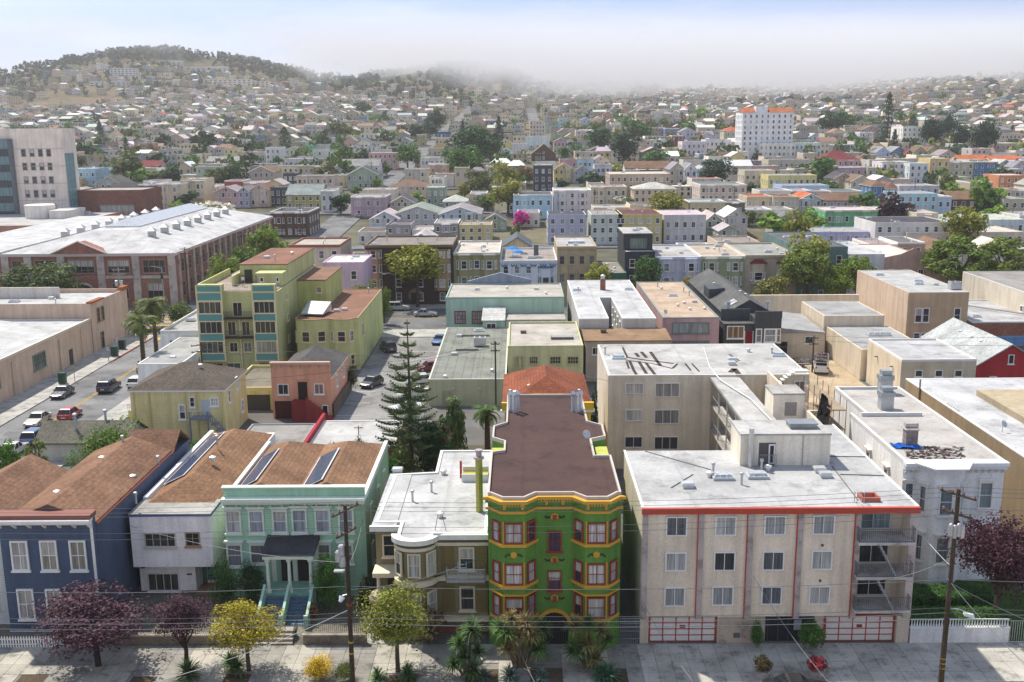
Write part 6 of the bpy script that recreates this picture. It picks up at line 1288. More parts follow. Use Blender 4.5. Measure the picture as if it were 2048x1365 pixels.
r 1700 1830 445 590 C rb G h8.5 r2 d14|cream gabled house with brown roof at the far street
r 450 650 335 440 LB rl M h8 d16|long grey-blue roof building beside the office tower
r 800 1085 285 345 BE rm g h7.5 r2.6 d12|long house with red-brown gable roof left
r 595 800 295 345 G rd g h7 r2.6 d12|long house with dark gable roof left
r 1405 1690 255 320 G rg g h7.5 r2.4 d14|long grey-roofed hall at left
r 1690 1870 320 400 BE rb G h9 r2.6 d14|tan building with blank gable at left
r 1810 1910 190 300 W rl M h10 d14 d|white apartment house with dark windows at left
r 690 800 500 590 BE rl M h7 d12|beige house behind the street palm
r 870 945 470 590 PK rb G h8 r2.4 d12|peach gabled house beside the charcoal corner house
f 1575 1745 925 990 DG rd M h7 d12|dark flat house at the left of the mustard hall
'''
def town():
 for ln in TOWN.strip().splitlines():
  a, lab = ln.split('|'); t = a.split(); sh = t[0]; xl, xr, yt, yb = map(float, t[1:5]); st = ''; kw = {}
  for o in t[8:]:
   if o[0] == 'h' and len(o) > 1: kw['h'] = float(o[1:])
   elif o[0] == 'r' and len(o) > 1: kw['rise'] = float(o[1:])
   elif o[0] == 'd' and len(o) > 1: kw['dep'] = float(o[1:])
   else: st += o
  jit = lambda c: tuple(max(.01, v*rnd.uniform(.9,1.08)) for v in c)
  tr = rnd.choice([WHITE, WHITE, tuple(min(.75, c*1.25) for c in CC[t[5]]), (.5,.45,.36)])
  if 'church' in lab: kw['nst'] = 1; kw['cols'] = 1
  kw['side'] = '' if rnd.random() < .35 else ('r' if px(sh,xl,yt)[0] < 1000 else 'l')
  mid(lab, sh, xl, xr, yt, yb, jit(CC[t[5]]), jit(CC[t[6]]), t[7], style=st, mat=rnd.choice(['siding','stucco']), trim=tr, bits=rnd.randint(1,3), cat='house', **kw)
 # the white tower with terracotta roof pavilions
 b = mid('tall white apartment tower with terracotta tile roof on the rise', 'i', 20, 388, 378, 640, (.66,.66,.66), (.5,.48,.45), 'M', h=27, dep=18, cols=9, nst=9, cat='apartment tower', name='apartment_tower', style='', bits=0)
 for x0, x1 in ((-b.hw-.2,-b.hw*.5),(b.hw*.05,b.hw+.2)): b.part('tile_roof', MB().hull([(x0,-.5,b.h+.01),(x1,-.5,b.h+.01),(x1,8,b.h+.01),(x0,8,b.h+.01)],[(x0+.5,2.5,b.h+2.4),(x1-.5,2.5,b.h+2.4),(x1-.5,6,b.h+2.4),(x0+.5,6,b.h+2.4)]), 'shingle', (.5,.17,.08))
 b.part('lift_house', MB().box(-b.hw*.45,2,b.h-.2,-b.hw*.0,8,b.h+3.2), 'stucco', (.66,.66,.66))
 for k in range(9):
  for c in range(4): b.win(2.2+c*4, k*2.9+.9, 1.1, 1.6, 'l')
town()
# ------------------------------------------------------------------ plants
def leaf_quads(mb, p, nrm_, s, r, asp=.6):
 a = nrm_.cross(Vector((r.uniform(-1,1), r.uniform(-1,1), r.uniform(-1,1))))
 if a.length < 1e-4: a = Vector((1,0,0))
 a = a.normalized(); b = nrm_.cross(a).normalized()*s*asp; a = a*s
 k = len(mb.v); mb.v += [tuple(p-a), tuple(p+b*.9), tuple(p+a), tuple(p-b*.9)]; mb.f.append((k,k+1,k+2,k+3)); mb.m.append(0)
 if mb.cc: mb.c.append(mb.cc)
def rdir(r):
 z = r.uniform(-1,1); a = r.uniform(0,2*math.pi); q = math.sqrt(1-z*z); return Vector((q*math.cos(a), q*math.sin(a), z))
def crown_round(seed, n, leaf, lobes, flat=1.0, rough=1.0):
 """unit crown inside [-.5,.5]x[-.5,.5]x[0,1], leaf clumps gathered in uneven lobes"""
 r = random.Random(seed); mb = MB(); L_ = []
 for i in range(lobes):
  d = rdir(r); q = r.uniform(.1,.34)
  L_.append((Vector((d.x*q, d.y*q, .5+d.z*q*.95*flat)), r.uniform(.11,.21)*rough))
 for i in range(n):
  c, R = L_[i % lobes]; d = rdir(r)
  if d.z < -.35 and r.random() < .6: d.z = -d.z
  p = c + d*R*r.uniform(.55,1.0); nn = (d + rdir(r)*.75)
  nn = nn.normalized() if nn.length > .01 else d
  leaf_quads(mb, p, nn, leaf*r.uniform(.6,1.3), r)
 return mb
def crown_cone(seed, n, leaf, power=.8, droop=.12, gaps=7):
 r = random.Random(seed); mb = MB(); ph = r.random()*6
 for i in range(n):
  z = r.random()**1.3; a = r.uniform(0,2*math.pi); tier = .72+.28*math.sin(z*2*math.pi*gaps+ph+math.sin(a*3+ph)*1.2)
  R = .5*(1-z)**power*tier*r.uniform(.35,1.0)**.5*(1+.15*math.sin(5*a+ph+z*9))
  p = Vector((R*math.cos(a), R*math.sin(a), max(0, z-droop*R*2*.3)))
  nn = Vector((math.cos(a), math.sin(a), .7)) + rdir(r)*.8; leaf_quads(mb, p, nn.normalized(), leaf*r.uniform(.6,1.3), r, .45)
 return mb
def crown_column(seed, n, leaf):
 r = random.Random(seed); mb = MB()
 for i in range(n):
  z = r.random(); a = r.uniform(0,2*math.pi); R = .5*min(1, (1-z)*3)**.6*min(1, z*6+.35)*(.85+.15*math.sin(a*4+z*17))*r.uniform(.6,1)
  p = Vector((R*math.cos(a), R*math.sin(a), z)); nn = Vector((math.cos(a), math.sin(a), .3))+rdir(r)*.7; leaf_quads(mb, p, nn.normalized(), leaf*r.uniform(.6,1.3), r, .5)
 return mb
def crown_palm(seed, fronds, segs=7, dead=.15):
 r = random.Random(seed); mb = MB()
 for k in range(fronds):
  a = r.uniform(0,2*math.pi); el = r.uniform(-.7,1.25); Ln = r.uniform(.42,.55); c = Vector((math.cos(a), math.sin(a), 0)); sd_ = Vector((-math.sin(a), math.cos(a), 0))
  pts = []; p = Vector((0,0,.55)); e = el
  for s_ in range(segs+1):
   pts.append(p.copy()); p = p + (c*math.cos(e)+Vector((0,0,1))*math.sin(e))*Ln/segs; e -= .24
  for s_ in range(segs):
   w_ = .075*math.sin(math.pi*(s_+.6)/(segs+.6))+.012; A, B_ = pts[s_], pts[s_+1]; dn = Vector((0,0,-.035))
   for sg in (-1,1):
    for q in (0,.5):
     m0, m1 = A+(B_-A)*q, A+(B_-A)*(q+.38); k_ = len(mb.v); off = sd_*sg*w_+dn+(B_-A)*.5
     mb.v += [tuple(m0), tuple(m1), tuple(m1+off), tuple(m0+off)]; mb.f.append((k_,k_+1,k_+2,k_+3)); mb.m.append(0)
 return mb
def crown_dome(seed, n, leaf):
 r = random.Random(seed); mb = MB(); L_ = []
 for i in range(90):
  d = rdir(r); d.z = abs(d.z); q = r.uniform(.3,.36); L_.append((Vector((d.x*q, d.y*q, .22+d.z*q*1.7)), r.uniform(.06,.1)))
 for i in range(n):
  c, R = L_[i % 90]; d = rdir(r); d.z = abs(d.z)*.9 if r.random() < .7 else d.z
  leaf_quads(mb, c+d*R*r.uniform(.6,1.0), (d+rdir(r)*.6).normalized(), leaf*r.uniform(.6,1.3), r)
 return mb
CR = {}
def crowns():
 for i in range(3): CR['near',i] = crown_round(10+i, 9000, .0155, 44).mesh('crown','leaf')
 for i in range(3): CR['plum',i] = crown_round(40+i, 9500, .0145, 52, .9, .9).mesh('crown','leaf')
 for i in range(4): CR['mid',i] = crown_round(20+i, 2000, .036, 24).mesh('crown','leaf')
 for i in range(4): CR['far',i] = crown_round(30+i, 620, .062, 14).mesh('crown','leaf')
 for i in range(2): CR['dense',i] = crown_round(50+i, 4200, .027, 60, .9, .75).mesh('crown','leaf')
 for i in range(2): CR['dome',i] = crown_dome(55+i, 8000, .02).mesh('crown','leaf')
 for i in range(3): CR['cone',i] = crown_cone(60+i, 1700, .035).mesh('crown','leaf')
 for i in range(2): CR['red',i] = crown_cone(70+i, 2400, .03, .55, .2, 10).mesh('crown','leaf')
 for i in range(2): CR['col',i] = crown_column(80+i, 900, .05).mesh('crown','leaf')
 for i in range(3): CR['palm',i] = crown_palm(90+i, 38).mesh('crown','leaf')
 m = MB(); m.tube([(0,0,-.04),(.01,0,.3),(0,.01,.62)],.042,7,0,.026)
 for a in (.3,1.7,2.9,4.2,5.4): m.tube([(0,0,.4),(.1*math.cos(a),.1*math.sin(a),.58),(.27*math.cos(a),.27*math.sin(a),.82)],.02,5,0,.007)
 CR['trunk',0] = m.mesh('trunk','bark')
 m = MB(); m.tube([(0,0,-.04),(.03,.0,.25),(-.02,.02,.5)],.05,7,0,.032)
 for a in (.1,1.4,2.5,3.6,4.9): m.tube([(-.01,.01,.3),(.16*math.cos(a),.16*math.sin(a),.5),(.33*math.cos(a),.33*math.sin(a),.8)],.022,5,0,.006)
 CR['trunk',1] = m.mesh('trunk','bark')
 m = MB(); m.tube([(0,0,-.04),(.01,0,.5),(0,0,.97)],.03,6,0,.008); CR['trunk',2] = m.mesh('trunk','bark')
 m = MB(); m.tube([(0,0,-.03),(.03,0,.4),(.02,.02,.98)],.5,8,0,.36)
 for k in range(14): m.lathe([(.52-.01*k,.06*k+.05),(.56-.01*k,.06*k+.065),(.52-.01*k,.06*k+.08)],8)
 CR['trunk',3] = m.mesh('trunk','bark')
crowns()
GREEN, DGREEN, YGREEN, OLIVE, LIME, PLUM, GOLD, PINE = (.05,.10,.02), (.022,.05,.016), (.13,.17,.022), (.075,.09,.025), (.12,.20,.03), (.055,.026,.036), (.36,.27,.018), (.018,.04,.02)
TREES = 0; TREE_OCC = []
def tree(label, kind, sh, xl, xr, yt, Y=None, col=GREEN, cf=.62, base=None, tr=0, group=None, cat='tree', name=None, bark=(.11,.085,.06), ph=None):
 """tree from its photographed crown: xl..xr wide, top at yt; Y = distance, or base = photographed foot row"""
 global TREES
 if Y is None: Y = at_ground(sh, (xl+xr)/2, base).y
 A, B_ = at_y(sh, xl, yt, Y), at_y(sh, xr, yt, Y); x = (A.x+B_.x)/2; W = B_.x-A.x; z0 = T(x, Y); H_ = max(A.z-z0, W*.35)
 return plant(label, kind, x, Y, z0, W, H_, col, cf, tr, group, cat, name, bark)
def plant(label, kind, x, y, z0, W, H_, col, cf=.62, tr=0, group=None, cat='tree', name=None, bark=(.11,.085,.06)):
 global TREES; TREES += 1; TREE_OCC.append((x, y, W/2))
 nm = name or {'cone':'conifer','red':'redwood','col':'cypress','palm':'palm_tree','plum':'plum_tree'}.get(kind,'broadleaf_tree')
 o = thing(nm, label, cat, (x, y, z0), rnd.uniform(0,6.28), group)
 n = len([k for k in CR if k[0] == kind]); me = CR[kind, rnd.randrange(n)]
 if kind == 'palm':
  t = link('trunk', CR['trunk',3], o, bark); t.scale = (.75,.75,H_-W*.3); c = link('crown', me, o, col, (0,0,H_-W*.78)); c.scale = (W*1.05,W*1.05,W*1.05)
 elif kind in ('cone','red','col'):
  t = link('trunk', CR['trunk',2], o, bark); t.scale = (H_*.7,H_*.7,H_*.97); c = link('crown', me, o, col, (0,0,H_*.08)); c.scale = (W*1.3,W*1.3,H_*.93)
 else:
  ch = max(W*.55, H_*cf) if kind != 'bush' else H_; ch = min(ch, H_*.97)
  if cf < .95: t = link('trunk', CR['trunk',tr], o, bark); t.scale = (min(W*.9,H_*.8),min(W*.9,H_*.8),H_*.92)
  c = link('crown', me, o, col, (0,0,H_-ch*1.14)); k = rnd.uniform(1.42,1.55) if cf < .95 else 1.3; c.scale = (W*k,W*k,ch*1.25)
 return o
def blade_head(seed, n, L0, wd, up=.2):
 r = random.Random(seed); mb = MB()
 for i in range(n):
  a = r.uniform(0,6.283); e = r.uniform(-.5,1.5)*1.0+up; L_ = L0*r.uniform(.75,1.1); c = Vector((math.cos(a),math.sin(a),0)); s_ = Vector((-math.sin(a),math.cos(a),0)); p = Vector((0,0,0)); last = None
  for k in range(4):
   w_ = wd*(1-.28*k); q = (p-s_*w_, p+s_*w_)
   if last: j = len(mb.v); mb.v += [tuple(v) for v in (last[0],last[1],q[1],q[0])]; mb.f.append((j,j+1,j+2,j+3)); mb.m.append(0)
   last = q; p = p+(c*math.cos(e)+Vector((0,0,1))*math.sin(e))*L_/3; e -= .3
 return mb.mesh('leaf_head','leaf')
BH = [blade_head(i, 130, .95, .06) for i in range(3)]
def yucca(label, heads, name='yucca', cat='yucca', col=(.055,.10,.03), stem=True, sc=1.0, tint=None):
 """heads: photographed centres (sheet x, y) with distance"""
 P = [at_y(s, x, y, Y) for s, x, y, Y in heads]; bx, by = sum(p.x for p in P)/len(P), sum(p.y for p in P)/len(P)
 o = thing(name, label, cat, (bx, by, 0))
 for i, p in enumerate(P):
  q = p-Vector((bx,by,0)); h = link('leaf_head', BH[i % 3], o, (tint if tint and i % 2 == 0 else col), tuple(q), rnd.uniform(0,6)); h.scale = (sc*rnd.uniform(.9,1.25),)*3
  if stem: MB().tube([(q.x*.25,q.y*.3,-.1),(q.x*.55,q.y*.6,max(.2,q.z*.5)),tuple(q)],.12,6,0,.08).build('stem','bark',o,(.16,.12,.08))
 return o
def near_plants():
 tree('larger purple-leaved plum tree on the pavement before the dark blue house','plum','a',175,735,900,65.3,PLUM,.7,tr=1,bark=(.05,.04,.035))
 tree('smaller purple-leaved plum tree on the pavement before the white stucco house','plum','a',760,1045,920,65.0,PLUM,.62,tr=1,bark=(.05,.04,.035))
 tree('golden-yellow street tree before the mint house','near','b',10,335,962,64.6,(.20,.165,.016),.68)
 tree('yellow-green street tree right of the left utility pole','near','b',760,1095,890,64.4,(.15,.16,.025),.72)
 tree('low golden shrub at the foot of the left utility pole','near','b',460,630,1238,63.4,(.36,.24,.015),.98,cat='shrub',name='shrub')
 tree('green shrub just left of the utility pole base','near','b',610,740,1250,63.2,OLIVE,.98,cat='shrub',name='shrub')
 tree('big dark purple plum tree by the white corniced house','plum','e',668,1010,640,71.5,(.05,.02,.028),.8,tr=1)
 tree('dark glossy shrub at the left of the mint house steps','near','b',130,275,735,74.2,DGREEN,.98,cat='shrub',name='shrub')
 tree('tall dark shrub between the white stucco and mint houses','near','b',-20,140,745,73.8,(.03,.06,.018),.98,cat='shrub',name='shrub')
 tree('rounded green bush at the right of the mint house porch','near','b',488,655,722,73.6,(.05,.11,.02),.98,cat='shrub',name='shrub')
 tree('dark bush beside the ochre house path','mid','b',745,815,800,73,(.045,.05,.02),.98,cat='shrub',name='shrub'); tree('reddish bush at the foot of the blue steps','mid','b',470,540,960,71.8,(.1,.05,.025),.98,cat='shrub',name='shrub')
 tree('bare twiggy shrub before the round bay of the olive-brown house','far','b',1000,1180,960,68.3,(.12,.09,.05),.9,cat='shrub',name='shrub')
 tree('clipped green bush left of the beige block entrance','dense','d',580,642,1118,67.3,(.05,.10,.02),.99,cat='shrub',name='shrub'); tree('wider clipped green bush right of the beige block entrance','dense','d',773,873,1117,66.9,(.055,.11,.02),.99,cat='shrub',name='shrub')
 for lab, xl, xr, yt, c in (('brown-green ball shrub in the pavement pot before the entrance',588,678,1262,(.09,.07,.03)),('crimson ball shrub in the pavement pot',793,890,1260,(.17,.02,.035))):
  A = at_y('d',(xl+xr)/2,yt,63.6); W = at_y('d',xr,yt,63.6).x-at_y('d',xl,yt,63.6).x
  o = plant(lab,'dense',A.x,63.6,.35,W,A.z-.35,c,.96,0,None,'shrub','shrub'); MB().lathe([(.42,-.35),(.55,.15),(.6,.17),(.5,.2)],12).build('pot','concrete',o,(.42,.4,.37))
 for lab, q in (('nearer clipped hedge strip on the lawn of the white corniced house',(28.6,36.0,69.4,71.6,1.1)),('farther clipped hedge strip under the bay of the white corniced house',(28.6,36.6,73.5,75.8,1.0))):
  x0,x1,y0,y1,h = q; o = thing('hedge',lab,'hedge',((x0+x1)/2,y0,0)); r = random.Random(5); mb = MB(); w_ = (x1-x0)/2
  MB().box(-w_+.1,.1,0,w_-.1,y1-y0-.1,h-.1).build('hedge_core','earth',o,(.02,.035,.01))
  for i in range(4200):
   f = r.random(); p = Vector((r.uniform(-w_,w_), r.uniform(0,y1-y0) if f < .6 else 0, h if f < .6 else r.uniform(0,h))) + rdir(r)*.08; leaf_quads(mb, p, (Vector((0,-.4,1)) if f < .6 else Vector((0,-1,.3)))+rdir(r)*.7, .1, r)
  mb.build('foliage','leaf',o,(.035,.085,.015))
 yucca('spiky yucca clump before the olive-brown house',[('c',95,1140,64.6),('c',40,1200,64.4),('c',120,1235,64.2),('c',60,1260,64),('c',15,1290,63.8),('c',105,1320,63.6)])
 yucca('tall cordyline with tan-tipped heads left of the green house entrance',[('c',265,1095,65.2),('c',215,1130,65),('c',330,1120,65.2),('c',400,1135,65.4),('c',300,1170,64.8),('c',385,1225,64.6),('c',255,1225,64.6),('c',245,1150,64.8),('c',355,1160,65)],'cordyline','cordyline',(.07,.115,.03),True,1.0,(.19,.145,.06))
 yucca('cordyline with five heads right of the green house entrance',[('c',545,1125,65),('c',605,1115,65),('c',660,1140,65.2),('c',690,1180,65.2),('c',600,1205,64.6),('c',545,1235,64.4),('c',635,1265,64.2)],'cordyline','cordyline',(.055,.10,.025),True,.95,(.16,.14,.05))
 yucca('small agave at the pavement below the right cordyline',[('c',655,1330,63.4),('c',690,1340,63.3)],'agave','agave',(.05,.11,.06),False); yucca('blue-grey agave below the left cordyline',[('c',260,1340,63.4),('c',400,1345,63.3),('c',150,1340,63.5)],'agave','agave',(.07,.11,.09),False,.85)
 yucca('small yucca at the foot of the golden street tree',[('b',130,1290,64.2),('b',100,1270,64.4)]); yucca('small yucca between the two plum trees',[('a',945,1325,63.5)],sc=1.1); yucca('yucca beside the green street tree trunk',[('b',990,1330,63.4),('b',840,1345,63.3)],sc=.9)
 # the tall pine with tiers of branches
 Y = 98.5; top = at_y('x',814,640,Y); o = thing('norfolk_pine','tall tiered pine with upswept branches behind the mint house','tree',(top.x,Y,0)); Hh = top.z; r = random.Random(3)
 MB().tube([(0,0,-.2),(.05,0,Hh*.5),(0,0,Hh)],.3,8,0,.04).build('trunk','bark',o,(.13,.1,.08)); nt_ = 15
 for k in range(nt_):
  z = Hh*(.14+.84*k/(nt_-1)); Ln = 4.9*(1-(k/(nt_-1)))**.85+.3; mb = MB(); nb = 6 if k < 12 else 5
  for j in range(nb):
   a = j*6.283/nb+k*.7+r.uniform(-.2,.2); L_ = Ln*r.uniform(.75,1.08); c = Vector((math.cos(a),math.sin(a),0)); s_ = Vector((-math.sin(a),math.cos(a),0)); ns = max(5,int(L_/.28))
   prev = Vector((0,0,z))
   for i in range(1,ns+1):
    t = i/ns; p = Vector((0,0,z-.12*L_*math.sin(t*2.4)+.22*L_*t*t))+c*L_*t
    mb.tube([prev,p],.035*(1-t)+.012,3); prev = p
    for sg in (-1,1):
     w_ = (.75*math.sin(math.pi*min(1,t*.9+.1))+.16)*min(1,L_/3); tip = p+s_*sg*w_+c*w_*.7+Vector((0,0,.16*w_+r.uniform(-.05,.1)))
     mb.tube([p,tip],.085,3,0,.02); mb.tube([p+Vector((0,0,.06)),p+s_*sg*w_*.5+c*w_*.4+Vector((0,0,.3*w_+.08))],.07,3,0,.02)
  mb.build('branch_tier','leaf',o,(.075,.105,.04) if k % 2 else (.095,.12,.045))
 # gardens behind the front row
 G = [('dense garden bush under the tall pine, left side','mid','x',760,830,880,96,OLIVE,.95),('dense garden bush under the tall pine, right side','mid','x',825,915,835,99,DGREEN,.95),('magenta-flowered bougainvillea right of the tall pine','mid','x',860,905,838,103,(.12,.05,.06),.95),
         ('green garden tree between the mint house and pine','mid','x',752,800,905,93,GREEN,.95),('small magenta bougainvillea over the red wall','far','x',632,672,882,101,(.3,.03,.16),.95),('round green bush behind the right solar array','mid','x',695,735,876,100.5,GREEN,.95),('leafy banana clump beside the maroon roof','mid','x',890,930,800,106,(.06,.1,.03),.9),
         ('green tree beside the low shingle-roofed house','near','m',595,1075,1080,101,(.075,.12,.02),.9),('bush at the foot of the yellow house stair','mid','m',1490,1650,1260,112,GREEN,.97),('leafy bush at the far left street kerb','mid','m',-60,125,1270,103,(.07,.13,.02),.9),('golden-green bush left of the shingle-roofed house','mid','m',165,345,1255,100,(.10,.12,.025),.9),
         ('planted terrace bushes beside the peach house','mid','m',1950,2100,815,136,(.10,.14,.03),.97),('dark creeper by the fence of the parking lot','mid','n',1060,1140,770,140,(.06,.06,.03),.95),
         ('ivy bush in the gap behind the yellow parapet','mid','o',1225,1290,1180,112,DGREEN,.97)]
 for lab, kd, sh, xl, xr, yt, Y_, c, cf in G: tree(lab, kd, sh, xl, xr, yt, Y_, c, cf, cat='shrub' if cf > .92 else 'tree', name='shrub' if cf > .92 else None)
 tree('fan palm in the garden beside the maroon roof','palm','x',940,1008,812,104,(.06,.10,.025),name='palm_tree'); tree('thin palm left of the fan palm','palm','x',890,925,795,107,(.06,.09,.03))
 tree('nearer street palm beside the left street','palm','m',955,1245,275,150,(.085,.10,.03)); tree('farther street palm, shaggy, beside the left street','palm','m',1050,1345,140,166,(.07,.09,.025))
 S = [('leafy street tree at the left edge before the brick building','mid','r',-10,235,980,203,(.06,.085,.025),.72),('leafy street tree left of the brick portal','mid','r',222,512,975,203,(.065,.09,.025),.72),('lime-green rounded bush before the brick portal','mid','r',252,572,1185,192,(.17,.2,.02),.9),
         ('shrubbery under the street palms','mid','r',880,1140,1230,186,(.09,.09,.025),.95),('bush by the corner of the brick building','mid','r',1130,1300,1230,190,(.07,.1,.02),.95),
         ('first bright green tree along the brick side wall','mid','r',1418,1640,905,222,(.11,.15,.02),.9),('second bright green tree along the brick side wall','mid','r',1560,1760,850,238,(.08,.12,.02),.9),('third bright green tree along the brick side wall','mid','r',1690,1915,720,255,(.11,.15,.02),.9),
         ('tall yellow-green street tree before the dark brown block','dense','n',1350,1735,-60,207.5,(.17,.17,.02),.68),('low round bush at the annex corner','mid','n',1100,1280,185,187,(.11,.13,.02),.95),('round tree beside the dark annex wall','mid','n',1270,1370,250,190,(.09,.12,.02),.9),
         ('golden-green tree before the tan arcade house','mid','o',1190,1385,312,206,(.17,.18,.02),.75),('dark green street tree before the pale grey-blue house','mid','o',1538,1735,245,206,(.045,.085,.02),.75),
         ('tall feathery tree before the dark teal house','dense','p',1040,1430,150,205,(.11,.14,.025),.72),('bright twin-crowned tree right of the feathery tree','dense','p',1330,1600,330,204,(.13,.17,.022),.85),('upper crown of the bright tree behind the tan clapboard building','mid','p',1520,1760,270,206,(.11,.15,.02),.7),
         ('low spreading tree before the red-hooded bays','mid','p',818,1112,428,204.5,(.12,.12,.03),.8),('small golden tree behind the charcoal house','mid','p',250,375,428,206,(.2,.14,.02),.8),
         ('broad dark umbrella-shaped street tree at right','dome','q',1040,1560,108,207,(.085,.115,.018),.72),('eastern half of the umbrella tree row at the right edge','dome','q',1420,1900,118,209,(.10,.125,.02),.72),('yellow-green bush under the umbrella tree','mid','q',1262,1500,335,204,(.14,.15,.02),.95),('yellow-green bush at the right edge behind the cream building','mid','q',1670,1850,338,203,(.13,.15,.02),.95)]
 for lab, kd, sh, xl, xr, yt, Y_, c, cf in S: tree(lab, kd, sh, xl, xr, yt, Y_, c, cf, cat='shrub' if cf > .92 else 'tree', name='shrub' if cf > .92 else None, tr=rnd.randrange(2))
near_plants()
